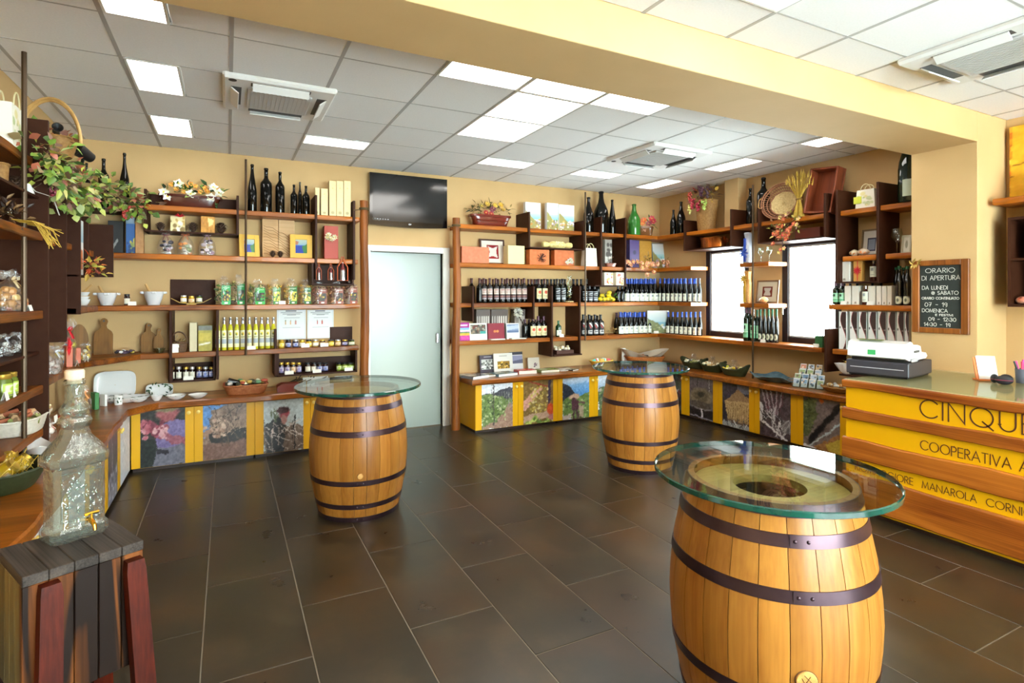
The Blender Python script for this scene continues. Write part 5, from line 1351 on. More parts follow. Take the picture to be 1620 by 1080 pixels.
def book(lab, loc, w, h, t, img, edge='#efebe0', rz=0.0, tilt=-.16, group=None, cover='#8c8c8c'):
    o = thing('book', lab, 'book', loc, group=group, rot=(tilt, 0, rz))
    b = MB(mat('book_edge', edge, rough=.8)); b.box(-w / 2 + .002, w / 2 - .003, .001, t - .001, .002, h - .002); b.build('pages', o)
    b = MB(mat('cover_' + cover.strip('#'), cover, rough=.4)); b.box(-w / 2, w / 2, 0, .0015, 0, h); b.box(-w / 2, w / 2, t - .0015, t, 0, h); b.box(-w / 2, -w / 2 + .0015, 0, t, 0, h); b.build('cover', o)
    obj('cover_print', print_mesh(img, w, h, name='cover_print', glossy=.25), o, loc=(0, -.0006, 0)); return o
def flat_book(lab, loc, w, h, t, img, rz=0.0, group=None, cover='#8c8c8c'):
    o = thing('book', lab, 'book', loc, rz, group)
    b = MB(mat('book_edge', '#efebe0', rough=.8)); b.box(-w / 2 + .003, w / 2 - .003, -h / 2 + .003, h / 2 - .003, .001, t - .001); b.build('pages', o)
    b = MB(mat('cover_' + cover.strip('#'), cover, rough=.4)); b.box(-w / 2, w / 2, -h / 2, h / 2, 0, .0015); b.box(-w / 2, w / 2, -h / 2, h / 2, t - .0015, t); b.box(-w / 2, -w / 2 + .002, -h / 2, h / 2, 0, t); b.build('cover', o)
    obj('cover_print', print_mesh(img, w, h, name='cover_print', glossy=.25), o, loc=(0, -h / 2, t + .0006), rot=(-PI / 2, 0, 0)); return o
def gift_bag(lab, loc, w, h, rz=0.0, c='#f2efdf', pr=('#cfd6a8', '#e6dca0', '#b8c48c'), group=None, hh=None):
    o = thing('gift_bag', lab, 'gift bag', loc, rz, group); d = w * .45; m = mat('bag_' + c.strip('#'), c, rough=.6)
    b = MB(m); z = h; b.add([(-w / 2, -d / 2, 0), (w / 2, -d / 2, 0), (w / 2, d / 2, 0), (-w / 2, d / 2, 0), (-w * .44, -d * .4, z), (w * .44, -d * .4, z), (w * .44, d * .4, z), (-w * .44, d * .4, z), (-w * .43, -d * .38, z), (w * .43, -d * .38, z), (w * .43, d * .38, z), (-w * .43, d * .38, z), (0, 0, h * .1)],
        [(3, 2, 1, 0), (0, 1, 5, 4), (1, 2, 6, 5), (2, 3, 7, 6), (3, 0, 4, 7), (4, 5, 9, 8), (5, 6, 10, 9), (6, 7, 11, 10), (7, 4, 8, 11), (8, 9, 12), (9, 10, 12), (10, 11, 12), (11, 8, 12)]); b.build('bag', o)
    im = Img(24, 32, c); im.speck(16, list(pr), .11, .08, .1, .92, .92, 6); me = print_mesh(im, w * .86, h * .92, name='leaf_print', glossy=.6)
    obj('leaf_print', me, o, loc=(0, -d / 2 - .001, h * .03), rot=(math.atan2(-d * .1, h), 0, 0))
    H = hh or h * .38
    for s_, nm in ((-1, 'handle'), (1, 'handle')): b = MB(mat('bag_handle', '#e4d9a8', rough=.7)); b.tube([(w * .25 * math.cos(a * PI / 12), s_ * d * .38, h * .96 + H * math.sin(a * PI / 12)) for a in range(13)], w * .022, 6); b.build(nm, o)
    return o
LEAFM = lambda: mat('leaf_surface', vcol=True, rough=.5)
def foliage(parent, pts, cols, ln, wd, seed, name='foliage', up=.4, n=None):
    """pts: list of (x,y,z,spread); leaves fly outwards from each."""
    R = random.Random(seed); b = MB(LEAFM())
    for (x, y, z, sp, k) in pts:
        for _ in range(k):
            d = Vector((R.gauss(0, 1), R.gauss(0, 1), R.gauss(up, 1))); d.normalize(); p = Vector((x, y, z)) + d * sp * R.uniform(.1, 1)
            b.leaf(p, d + Vector((R.uniform(-.5, .5), R.uniform(-.5, .5), R.uniform(-.5, .5))), (R.uniform(-1, 1), R.uniform(-1, 1), 1), ln * R.uniform(.6, 1.2), wd * R.uniform(.7, 1.2), rc(cols))
    return b.build(name, parent, kind='stuff')
def bloom(parent, p, r, cols, seed, name='flower', petals=8, layers=2, face=(0, -1, .3), centre='#e8d050'):
    R = random.Random(seed); b = MB(LEAFM()); f = Vector(face).normalized(); a0 = f.orthogonal().normalized(); a1 = f.cross(a0)
    for L in range(layers):
        for k in range(petals):
            a = 2 * PI * (k + .5 * L) / petals; d = a0 * math.cos(a) + a1 * math.sin(a) + f * (.25 + .5 * L); b.leaf(Vector(p), d, f, r * (1 - .25 * L), r * .75, rc(cols))
    b.ell(Vector(p) + f * r * .15, (r * .18,) * 3, 6, 4, col=rc([centre])); return b.build(name, parent)
def basket_mb(rx, ry, h, m, rows=7, n=36, flare=.18, rim=True, lip=None, sq=1.0):
    cos_ = lambda a: math.copysign(abs(math.cos(a)) ** sq, math.cos(a)); sin_ = lambda a: math.copysign(abs(math.sin(a)) ** sq, math.sin(a))
    b = MB(m); vs = []; fs = []; H = rows * 2
    for j in range(H + 1):
        t = j / H; q = 1 - flare * (1 - t) ** 1.3
        for i in range(n):
            a = 2 * PI * i / n; w = 1 + .022 * math.sin(a * n / 2 + (PI if (j // 2) % 2 else 0)) + (.012 if j % 2 else 0); e = (lip(a) * t if lip else 0)
            vs.append((rx * q * w * cos_(a), ry * q * w * sin_(a), h * t + e))
    for j in range(H): fs += [(j * n + i, j * n + (i + 1) % n, (j + 1) * n + (i + 1) % n, (j + 1) * n + i) for i in range(n)]
    o = len(vs)
    for j in (H, 1):
        t = j / H; q = (1 - flare * (1 - t) ** 1.3) * .93
        for i in range(n): a = 2 * PI * i / n; vs.append((rx * q * cos_(a), ry * q * sin_(a), h * t + (lip(a) * t if lip else 0)))
    fs += [(H * n + i, H * n + (i + 1) % n, o + (i + 1) % n, o + i) for i in range(n)] + [(o + i, o + (i + 1) % n, o + n + (i + 1) % n, o + n + i) for i in range(n)]
    fs += [tuple(range(o + n, o + 2 * n)), tuple(reversed(range(n)))]
    b.add(vs, fs)
    if rim:
        for k in range(2): b.tube([(rx * (1.0 + .01 * k) * cos_(2 * PI * i / 40), ry * (1.0 + .01 * k) * sin_(2 * PI * i / 40), h + (lip(2 * PI * i / 40) if lip else 0) + .003 * math.sin(i * 2.2 + k * PI)) for i in range(40)], .006, 5, closed=True)
    b.sharp = 60; return b
def cone_mb(r, m=None):
    b = MB(m or mat('pine_cone_scale', '#4a3222', rough=.8, var=.06, vscale=60)); b.ell((0, 0, r), (r * .6, r * .6, r * .95), 10, 7)
    for j in range(8):
        t = j / 7; z = r * (.2 + 1.6 * t); q = r * .95 * math.sin(PI * (.12 + .8 * t)) ** .8; n = 9
        for k in range(n):
            a = 2 * PI * (k + .5 * (j % 2)) / n; b.leaf((q * .5 * math.cos(a), q * .5 * math.sin(a), z), (math.cos(a), math.sin(a), .55), (0, 0, 1), q * .62 + r * .1, r * .36, None)
    return b
def pine_cone(lab, loc, r, group='pine cones'):
    return obj('pine_cone', cached(('cone', round(r, 3)), lambda: cone_mb(r).mesh('pine_cone')), None, loc, random.uniform(0, 6), None, lab, 'pine cone', group)
def cut_board(lab, loc, w, h, rz=0.0, tilt=-.12, c=('#6b4820', '#926630'), round_=False):
    hw = w / 2; nk = w * .13; P = [(-hw, 0), (hw, 0)]
    if round_: P = [(-hw * .8, 0), (hw * .8, 0)] + [(hw * math.cos(a * PI / 12), h * .35 + h * .62 * math.sin(a * PI / 12)) for a in range(13)]
    else:
        P += [(hw, h * .55), (hw * .85, h * .63), (nk * 1.4, h * .72), (nk, h * .80)] + [(nk * 1.7 * math.cos(a), h * .91 + h * .09 * math.sin(a)) for a in (-.6, 0, .6, 1.2, 1.57, 1.94, 2.54, PI, PI + .6)] + [(-nk, h * .80), (-nk * 1.4, h * .72), (-hw * .85, h * .63), (-hw, h * .55)]
    b = MB(wood('board_' + c[0].strip('#'), c[0], c[1], 'z', rough=.55, ring=10)); b.prism(P, 0, .016, plane='xz'); o = thing('cutting_board', lab, 'cutting board', loc, rot=(tilt, 0, rz)); b.build('board', o)
    if not round_: b = MB(mat('dark_slot')); b.lathe([(.0001, .0), (nk * .5, 0), (nk * .5, .0008), (.0001, .0008)], 12); b.xf(Matrix.Translation((0, -.0004, h * .92)) @ Matrix.Rotation(PI / 2, 4, 'X')); b.build('hanging_hole', o)
    return o
porc = mat('white_porcelain', '#ececea', rough=.18, coat=.4)
def bowl(lab, loc, r, h, m=None, name='bowl', cat='bowl', parent=None, sx=1.0, sy=1.0, deco=None, seed=1, foot=.5, rz=0.0):
    o = thing(name, lab, cat, loc, rz)
    pr = [(.0001, .004), (foot * r, 0), (foot * r * 1.05, .04 * h), (r * .80, .45 * h), (r * .97, .88 * h), (r, h), (r * .95, h), (r * .77, .5 * h), (foot * r, .1 * h), (.0001, .08 * h)]
    b = MB(m or porc); b.lathe(pr, 28, sx=sx, sy=sy); b.build('bowl_body', o)
    if deco:
        R = random.Random(seed); b = MB(LEAFM())
        for k in range(deco): a = 2 * PI * k / deco + R.uniform(-.1, .1); b.leaf((r * .93 * sx * math.cos(a), r * .93 * sy * math.sin(a), h + .001), (math.cos(a + 1.3), math.sin(a + 1.3), .0), (0, 0, 1), r * .22, r * .1, rc(['#3c5a34', '#24402c', '#50683c']))
        b.build('painted_leaves', o, kind='stuff')
    return o
def plate_up(lab, loc, w, h, rz=0.0, tilt=-.22, deco=0, seed=1, rect=True, c=None):
    o = thing('serving_plate', lab, 'plate', loc, rot=(tilt, 0, rz)); n = 32; ex = .45 if rect else 1.0
    def ringp(s_, y): 
        out = []
        for i in range(n): a = 2 * PI * i / n; ca, sa = math.cos(a), math.sin(a); out.append((w / 2 * s_ * math.copysign(abs(ca) ** ex, ca), y, h / 2 + h / 2 * s_ * math.copysign(abs(sa) ** ex, sa)))
        return out
    b = MB(c or porc); L = [ringp(1, -.012), ringp(.97, -.015), ringp(.82, -.004), ringp(.78, -.002), ringp(.02, -.002)]; vs = sum(L, []) ; fs = []
    for l in range(4): fs += [(l * n + i, l * n + (i + 1) % n, (l + 1) * n + (i + 1) % n, (l + 1) * n + i) for i in range(n)]
    b.add(vs, fs); L = [ringp(1, -.012), ringp(.8, .004), ringp(.02, .004)]; vs = sum(L, []); b.add(vs, [tuple(reversed(f)) for l in range(2) for f in [(l * n + i, l * n + (i + 1) % n, (l + 1) * n + (i + 1) % n, (l + 1) * n + i) for i in range(n)]]); b.build('plate_body', o)
    if deco:
        R = random.Random(seed); b = MB(LEAFM())
        for k in range(deco): a = PI + PI * k / deco if not rect else 2 * PI * k / deco; b.leaf((w * .44 * math.cos(a), -.016, h / 2 + h * .44 * math.sin(a)), (R.uniform(-1, 1), 0, R.uniform(-1, 1)), (0, -1, 0), w * .13, w * .06, rc(['#3c5a34', '#24402c', '#50683c']))
        b.build('painted_leaves', o, kind='stuff')
    return o
def planter(lab, loc, w, d, h, c, rz=0.0, name='flower_planter', handles=False):
    o = thing(name, lab, 'flower arrangement', loc, rz); m = mat('planter_' + c.strip('#'), c, rough=.18, coat=.5)
    b = MB(m); P = [(w * .40, 0), (w * .43, h * .08), (w * .5, h * .8), (w * .54, h * .82), (w * .54, h), (w * .49, h)]; vs = []; n = 24; fs = []
    for (r, z) in P:
        for i in range(n): a = 2 * PI * i / n; vs.append((r * math.copysign(abs(math.cos(a)) ** .35, math.cos(a)), r * d / w * math.copysign(abs(math.sin(a)) ** .35, math.sin(a)), z))
    for l in range(len(P) - 1): fs += [(l * n + i, l * n + (i + 1) % n, (l + 1) * n + (i + 1) % n, (l + 1) * n + i) for i in range(n)]
    fs.append(tuple(reversed(range(n)))); fs.append(tuple(range((len(P) - 1) * n, len(P) * n))); b.add(vs, fs); b.build('planter_trough', o); return o
def goblet(lab, loc, h, r, up=False, group=None):
    o = thing('wine_glass', lab, 'glass', loc, 0, group); b = MB(clearg); P = [(.75 * r, 0), (.72 * r, .01 * h), (.08 * r, .03 * h), (.07 * r, .42 * h), (.4 * r, .5 * h), (.95 * r, .66 * h), (1 * r, .78 * h), (.82 * r, h)]
    if up: P = [(a, h - z) for a, z in P][::-1]
    b.lathe(P, 24); b.build('glass_body', o); return o
# positions on the three walls
def onb(u0, u1, vt, zs, y=6.2):
    a, c_ = Xat(u0, y), Xat(u1, y); x = (a + c_) / 2; return (x, y, zs), abs(c_ - a), Zat(vt, x, y) - zs
def onr(u0, u1, vt, zs, x=5.57):
    a, c_ = Yat(u0, x), Yat(u1, x); y = (a + c_) / 2; return (x, y, zs), abs(c_ - a), Zat(vt, x, y) - zs
def onl(u0, u1, vt, zs, x=-1.14):
    a, c_ = Yat(u0, x), Yat(u1, x); y = (a + c_) / 2; return (x, y, zs), abs(c_ - a), Zat(vt, x, y) - zs
RR, RL = -PI / 2, PI / 2
E = .0008
# ================================================================== back wall, left of the door
def BB(lab, u, vt, zs, rpx, y=6.2, **k):
    loc, w, h = onb(u - rpx, u + rpx, vt, zs + E, y); return bottle(lab, loc, h, w / 2, **k)
def RB(lab, u, vt, zs, rpx, x=5.57, **k):
    loc, w, h = onr(u - rpx, u + rpx, vt, zs + E, x); dd = PX(rpx, loc[0], loc[1]); return bottle(lab, loc, h, dd, rz=RR, **k)
# top shelf
o = planter('long brown planter with white lilies and orange blossom on the top shelf', onb(258, 345, 300, Z1 + E, 6.22)[0], .50, .16, .12, '#4a1c12')
foliage(o, [(x * .055 - .22, R_ * .02, .14, .10, 9) for x, R_ in zip(range(9), (0, 1, -1, 1, 0, -1, 1, 0, 1))], ['#3c6a28', '#2a4c20', '#6f8f3c', '#8fa850'], .08, .035, 3)
for k, (x, z) in enumerate(((-.22, .13), (-.19, .09), (-.10, .22), (.0, .13), (.17, .11), (.19, .21), (.24, .16))): bloom(o, (x, -.07, z), .05, ['#f2f0dc', '#e4e8c8', '#fbfaf0'], k, petals=5)
for k, (x, z) in enumerate(((-.16, .21), (-.12, .17), (-.04, .2), (.04, .21), (-.06, .15), (.08, .16), (.12, .2), (.14, .17), (.22, .19), (.0, .23), (.20, .23))): bloom(o, (x, -.05, z), .028, ['#e8a03c', '#d88a30', '#f0b858'], k + 20, petals=6, name='small_flower')
for (u, vt, rp, pr, lb) in ((399, 260, 7.5, 'hock', 'tall slender dark bottle beside the ceiling rod, first of the row on top'), (421, 266, 9.5, 'bordeaux', 'big broad dark bottle, second of the row on top'), (443, 272, 7.5, 'bordeaux', 'medium dark bottle, third of the row on top'), (465, 292, 5.6, 'bordeaux', 'small dark bottle, fourth of the row on top'), (474.5, 288, 3.2, 'slim', 'very thin dark bottle squeezed between two small ones'), (484, 294, 6, 'bordeaux', 'small dark bottle next to the cream cartons')):
    BB(lb, u, vt, Z1, rp, prof=pr, y=6.2 if u != 474.5 else 6.27)
for (u, vt, rp, pr, lb) in ((164, 251, 9, 'bordeaux', 'dark bottle standing behind the vine garland'), (197, 242, 8, 'burgundy', 'tall dark bottle above the middle of the vine garland'), (137, 258, 6, 'bordeaux', 'dark bottle half hidden in the vine garland below the speaker')):
    BB(lb, u, vt, Z1 - .06, rp, y=6.12, prof=pr)
xa, xb = xl(120, 6.12), xl(228, 6.12)
board(UL, xa, xb - .002, YF, WY1 - .002, Z1 - .08, Z1 - .061, 'cubby_floor')
k = 0
for (a, c_, vt) in ((498, 505, 297), (507, 518, 299), (520, 531, 287), (531.5, 542.5, 287), (543, 554, 287)):
    loc, w, h = onb(a, c_, vt, Z1 + E, 6.16); im = Img(14, 50, '#e6cd94'); im.noise(8, .03, k + 1); im.ell(.5, .9, .22, .045, '#a89a6c'); im.rect(.46, .2, .54, .22, '#d8a850')
    carton('tall cream wine carton on the top shelf, %s in the row' % ORD[k], loc, w * .98, w * .98, h, '#e2c88c', im, name='wine_carton', group='cream wine cartons'); k += 1
# thin cubby shelf
for k, (u, r) in enumerate(((254, 7.5), (305, 7.5), (350, 7.5))):
    loc, w, h = onb(u - r, u + r, 347, ZB + E, 6.2); pine_cone('dark pine cone %s on the thin cubby shelf' % ('left of the red-bowed packet', 'between the two golden packets', 'beside the gold foil packet')[k], loc, h / 2.5)
im = Img(20, 20, '#e8d8a0'); im.speck(14, ['#c8a050', '#f4f0dc', '#8c7038'], .12, 0, 0, 1, 1, 2)
loc, w, h = onb(270, 293, 343, ZB + E, 6.2); o = carton('pale packet with a red bow on the thin cubby shelf', loc, w, .07, h, '#e0cc90', im)
b = MB(mat('red_ribbon', '#c8202c', rough=.4))
for s_ in (-1, 1): b.tube([(w * .15, -.04, h), (w * .15 + s_ * .02, -.045, h + .025), (w * .15 + s_ * .035, -.045, h + .01), (w * .15, -.04, h)], .006, 6)
b.build('bow', o)
im = Img(20, 20, '#c8881c'); im.noise(6, .2, 4); im.poly([(.5, .1), (.9, .2), (.85, .5), (.55, .6)], '#f8dc8c'); loc, w, h = onb(318, 340, 343, ZB + E, 6.2); carton('shiny gold foil packet on the thin cubby shelf', loc, w, .07, h, '#b87c18', im, rough=.25)
# second shelf
loc, w, h = onb(172, 196, 350, Z2 + E, 6.22); im = Img(24, 40, '#1b1a1c'); im.poly([(0, 1), (.6, .55), (.7, .6), (.2, 1)], '#8c8a88'); carton('black carton with a pale diagonal band on the second shelf', loc, w, .08, h, '#1b1a1c', im, name='wine_carton')
loc, w, h = onb(200, 214, 344, Z2 + E, 6.2); im = Img(16, 50, '#2c5c9c'); im.grad('#b4c4d0', '#8aa4c0', 0, .18); im.speck(14, ['#c8b040', '#88924c', '#1c3c6c'], .16, .2, .6, 1, .95, 2); carton('narrow blue box with a gold pattern beside the wooden box', loc, w, .06, h, '#2c5c9c', im)
loc, w, h = onb(215, 228, 352, Z2 + E, 6.2); carton('narrow pale wooden box beside the blue box', loc, w, .08, h, '#b08050', None, name='wooden_box', var=.04)
for k, (a, c_, cols, bw, lb) in enumerate(((249, 276, ['#e8e0e0', '#6c3040', '#c8b8c8', '#2c2c3c'], '#7c2c3c', 'clear gift bundle with dark ribbon beside a small jar'), (280, 307, ['#d8d0b0', '#e88c30', '#e8e0d0', '#7c8c40'], '#d86c2c', 'clear gift bundle with an orange bow, between two others'), (314, 341, ['#d8c8d0', '#b898a8', '#e8dce0', '#4c3038'], '#b890a4', 'clear gift bundle of pale lilac sweets with no bright bow'))):
    loc, w, h = onb(a, c_, 366, Z2 + E, 6.18); sweets_bag(lb, loc, w, h * 1.1, cols, bw, seed=k)
def sea(): i = Img(26, 26, '#6c9cd0'); i.grad('#b8c4b0', '#8aa8b8', 0, .4); i.rect(0, .42, 1, 1, '#24409c'); i.poly([(.55, .5), (1, .3), (1, 1), (.7, 1)], '#3c7840', rag=.05); i.poly([(0, .1), (.3, .15), (.2, .4), (0, .4)], '#a8705c'); return i
for (a, c_, vt, rz, lb) in ((378, 411, 371, .25, 'yellow picture frame with a blue sea view, behind the ceiling rod'), (459, 494, 371, -.05, 'yellow picture frame with a blue bay, beside the carved panel')):
    loc, w, h = onb(a, c_, vt, Z2 + E, 6.17); pic_frame(lb, loc, w, h, '#dcae3c', sea(), rz, fwid=w * .24, matw=0, tilt=-.1)
loc, w, h = onb(415, 466, 346, Z2 + E, 6.28)
o = thing('carved_panel', 'large pale wooden panel carved with curved terraces', 'panel', loc, rot=(-.05, 0, 0)); pwm = wood('pale_panel', '#c59a68', '#dcb88a', 'x', rough=.6, ring=5)
b = MB(pwm); b.box(-w / 2, -.002, 0, .02, 0, h, .002); b.build('board', o); b = MB(pwm); b.box(.002, w / 2, 0, .02, 0, h, .002); b.build('board', o)
b = MB(mat('carved_groove', '#9a6f42', rough=.8))
for k in range(11): z = h * (.12 + .07 * k); b.tube([(-w * .46 + w * .86 * t, -.001, z - h * .32 * t * (0.5 + .5 * t) + .008 * math.sin(t * 14 + k)) for t in [q / 9 for q in range(10) if z - h * .32 * (q / 9) * (.5 + .5 * q / 9) > .02]], .0025, 5)
b.build('carved_terraces', o, kind='stuff')
for k, u in enumerate((431.5, 443.5)): loc, w, h = onb(u - 6, u + 6, 390, Z2 + E, 6.15); pine_cone('dark green-brown pine cone in front of the carved panel, %s' % ('nearer the ceiling rod', 'nearer the yellow frame')[k], loc, w / 2, group='pine cones in front of the carved panel')
loc, w, h = onb(512, 534, 358, Z2 + E, 6.2); o = carton('tall red box tied with cream dried roses', loc, w, .09, h, '#a52c0a', None, rough=.5)
for k, (x, z) in enumerate(((-.03, .72), (.03, .66), (.0, .6), (-.04, .64))): bloom(o, (x, -.06, h * z), .035, ['#d8c8a0', '#b8a074', '#e8dcc0'], k + 40, petals=7, layers=3, name='dried_rose')
# hanging tiny bottles (graters) in the dark cubby
for k, (a, c_, vt, vb) in enumerate(((500.5, 508.5, 416, 443), (519, 528, 416, 443), (534, 550, 405, 444))):
    y = YF - .05; x0, x1 = Xat(a, y), Xat(c_, y); xm = (x0 + x1) / 2; w = x1 - x0; zt, zb = Zat(vt, xm, y), Zat(vb, xm, y); hh = zt - zb
    o = thing('framed_bottle', ('small red and silver bottle in a wire frame, hanging nearest the rod', 'second small red and silver bottle hanging in a wire frame', 'largest red and silver bottle in a wire frame, by the log post')[k], 'ornament', (xm, y, zb))
    b = MB(mat('copper_wire', '#b9542a', rough=.4)); b.tube([(-w / 2, 0, .003), (-w / 2, 0, hh * .55), (-w * .12, 0, hh * .8), (-w * .10, 0, hh * .97), (w * .10, 0, hh * .97), (w * .12, 0, hh * .8), (w / 2, 0, hh * .55), (w / 2, 0, .003)], w * .06, 6, closed=True); b.build('wire_frame', o)
    b = MB(capsil); b.lathe([(.0001, .004), (w * .26, .004), (w * .26, hh * .42), (w * .1, hh * .58), (w * .1, hh * .74), (.0001, hh * .74)], 14); b.build('bottle_body', o)
    b = MB(mat('dark_red_band', '#6c1c1c', rough=.4)); b.lathe([(w * .27, hh * .40), (w * .2, hh * .5), (w * .11, hh * .6), (w * .11, hh * .72), (.0001, hh * .75)], 12); b.build('bottle_neck', o)
# third shelf
loc, w, h = onb(122, 143, 461, Z3 + E, 6.18); o = bowl('stack of small white footed bowls with a wooden pestle', loc, w * .5, h * .45)
b = MB(porc)
for z in (.4, .7): b.lathe([(w * .3, h * z), (w * .46, h * (z + .22)), (w * .49, h * (z + .26)), (w * .44, h * (z + .25)), (w * .26, h * (z + .05)), (.0001, h * (z + .05))], 22)
b.build('stacked_bowls', o, kind='stuff'); pest = mat('pestle_wood', '#c59a5c', rough=.5)
b = MB(pest); b.tube([(-.02, 0, h * .8), (.06, 0, h * 1.5)], [.013, .008], 8); b.build('pestle', o)
for (a, c_, vt, s_, lb) in ((150, 188, 463, -1, 'wide white mortar bowl with a wooden pestle, between the stack and the tiny jar'), (224, 262, 461, -1, 'white marble mortar with four lugs and a pale pestle')):
    loc, w, h = onb(a, c_, vt, Z3 + E, 6.2); o = bowl(lb, loc, w * .44, h, m=mat('grey_white_marble', '#d8d8da', rough=.3), name='mortar', cat='mortar', foot=.55)
    b = MB(mat('grey_white_marble'))
    for q in range(4): b.box(-.02, .02, -.02, .02, 0, .022, .006); n0 = len(b.v) - 24; b.xf(Matrix.Rotation(q * PI / 2 + .1, 4, 'Z') @ Matrix.Translation((w * .46, 0, h - .022)), n0)
    b.build('lug', o, kind='stuff'); b = MB(pest); b.tube([(0, 0, h * .5), (-w * .2, 0, h * 1.1), (-w * .34, 0, h * 1.55)], [.016, .012, .009], 8); b.build('pestle', o)
jd = mat('dark_preserve', '#2c1410', rough=.15, coat=.4); jy = mat('yellow_preserve', '#b8931c', rough=.15, coat=.4); jgn = mat('green_preserve', '#5c6c1c', rough=.15, coat=.4); lidg = mat('gold_lid', '#c9a545', rough=.3, metal=.7); lidb = mat('dark_lid', '#1c1c20', rough=.35); lids = mat('steel_lid', '#cfd0d0', rough=.3, metal=.7)
loc, w, h = onb(196, 206, 465, Z3 + E, 6.18); jar('tiny dark jar on the third shelf between the two mortars', loc, h, w / 2, lidb, 'jarW', jd)
tag_card('price card in front of the tiny dark jar', onb(201, 217, 471, Z3 + E, 6.12)[0])
loc, w, h = onb(271, 334, 466, Z3 + E, 6.2); o = thing('boat_holder', 'curved bamboo boat holder with three small jars', 'holder', loc)
b = MB(mat('bamboo_strip', '#b08d3c', rough=.45)); b.prism([(-w / 2, .06), (-w * .3, .02), (0, .006), (w * .3, .02), (w / 2, .06), (w / 2 + .003, .066), (w * .3, .028), (0, .014), (-w * .3, .028), (-w / 2 - .003, .066)], -.035, .035, plane='xz'); b.box(-w * .12, w * .12, -.03, .03, 0, .008); b.build('boat_strip', o)
for k, (dx, m_, lb) in enumerate(((-.065, lids, 'steel-lidded small jar in the bamboo boat, at its left end'), (0, lidg, 'gold-lidded jar in the middle of the bamboo boat'), (.065, lidb, 'dark-lidded small jar in the bamboo boat, at its right end'))):
    jar(lb, (loc[0] + dx, loc[1], loc[2] + .016 + (0 if k == 1 else .006)), .07, .027, m_, 'jarW' if k != 1 else 'jarO', jgn if k == 2 else jy)
g1 = ['#7c8c3c', '#a89c4c', '#4c6c2c', '#c8b870']; g2 = ['#d8a83c', '#c8902c', '#e0c060', '#8c9c3c']; g3 = ['#a86c48', '#8c5038', '#c89468', '#6c4030']
for k, (a, c_, vt, cols, cc, lb) in enumerate(((342, 366, 437, g1, '#28a050', 'pasta bag with a bright green card, nearest the dark box'), (368, 388, 434, g1, '#1c9048', 'tallest pasta bag with a green card, by the ceiling rod'), (394, 420, 443, g1, '#38a848', 'speckled green pasta bag just past the ceiling rod'), (425, 444, 441, g2, '#4c8c44', 'yellow pasta bag with a lemon picture, fourth along the shelf'), (450, 470, 440, g2, '#3c7c3c', 'yellow pasta bag with a dark green card, fifth along the shelf'), (474, 492, 442, g2, '#2c6434', 'narrow yellow pasta bag, sixth along the shelf'), (495, 517, 446, g3, '#8c4a3c', 'reddish pasta bag below the hanging framed bottles'), (522, 543, 445, g3, '#9c5a48', 'brown pasta bag with a rust card, second from the log post'), (545, 565, 443, g3, '#a0523c', 'brown pasta bag next to the log post'))):
    loc, w, h = onb(a, c_, vt, Z3 + E, 6.19); pasta_bag(lb, loc, w * 1.12, h * 1.03, cols, cc, seed=k + 3, card2='#2c3028' if k in (0, 1, 2) else '#3c3430' if k > 5 else '#ecd860')
tag_card('price card between the two lemon pasta bags', onb(441, 452, 474, Z3 + E, 6.12)[0])
# fourth shelf
cut_board('large paddle-shaped olive wood chopping board', onb(148, 178, 503, Z4 + E, 6.24)[0], *onb(148, 178, 503, Z4, 6.24)[1:]); cut_board('medium paddle chopping board beside the divider', onb(223, 246, 511, Z4 + E, 6.27)[0], *onb(223, 246, 511, Z4, 6.27)[1:]); cut_board('small paddle chopping board in front of the medium one', onb(243, 259, 519, Z4 + E, 6.21)[0], *onb(243, 259, 519, Z4, 6.21)[1:])
cut_board('rounded chopping board standing in the corner', onb(110, 141, 511, Z4 + E, 6.2)[0], *onb(110, 141, 511, Z4, 6.2)[1:], round_=True, rz=.25)
loc, w, h = onb(181, 212, 547, Z4 + E, 6.18); o = thing('wrapped_sweets', 'small heap of dark and gold wrapped sweets', 'sweets', loc); b = MB(mat('sweets')); R = random.Random(2)
for _ in range(24): b.ell((R.uniform(-.42, .42) * w, R.uniform(-.03, .03), R.uniform(.012, .03)), (.017, .012, .012), 7, 5, col=rc(['#2c1c34', '#1c1420', '#c8b040', '#4c3c54', '#e0e0e0']))
b.build('sweets_heap', o, kind='stuff')
loc, w, h = onb(240, 264, 545, Z4 + E, 6.14); bowl('little clear dish in front of the small chopping board', loc, w * .42, .045, m=clearg)
loc, w, h = onb(268, 298, 531, Z4 + E, 6.18); o = thing('wicker_basket', 'brown wicker basket with a tall handle and wrapped packet', 'basket', loc); basket_mb(w * .46, .05, h * .55, mat('dark_wicker', '#5c4028', rough=.7, var=.04, vscale=50), n=24, rows=4).build('basket_bowl', o)
b = MB(mat('dark_wicker')); b.tube([(w * .46 * math.cos(a * PI / 12), 0, h * .5 + h * .75 * math.sin(a * PI / 12)) for a in range(13)], .008, 6); b.build('handle', o); foliage(o, [(0, 0, h * .55, .05, 16)], ['#c8b07c', '#8c7040', '#e0d8b0'], .04, .02, 5, 'dried_filling')
tag_card('price card leaning on the brown wicker basket', onb(267, 283, 549, Z4 + E, 6.10)[0], w=.075, h=.045); tag_card('second price card on top of the first at the wicker basket', onb(270, 284, 543, Z4 + .046, 6.12)[0], rz=.3)
loc, w, h = onb(300, 312, 510, Z4 + E, 6.2); carton('tall plain ivory candle box', loc, w, .05, h, '#d9cda8', None)
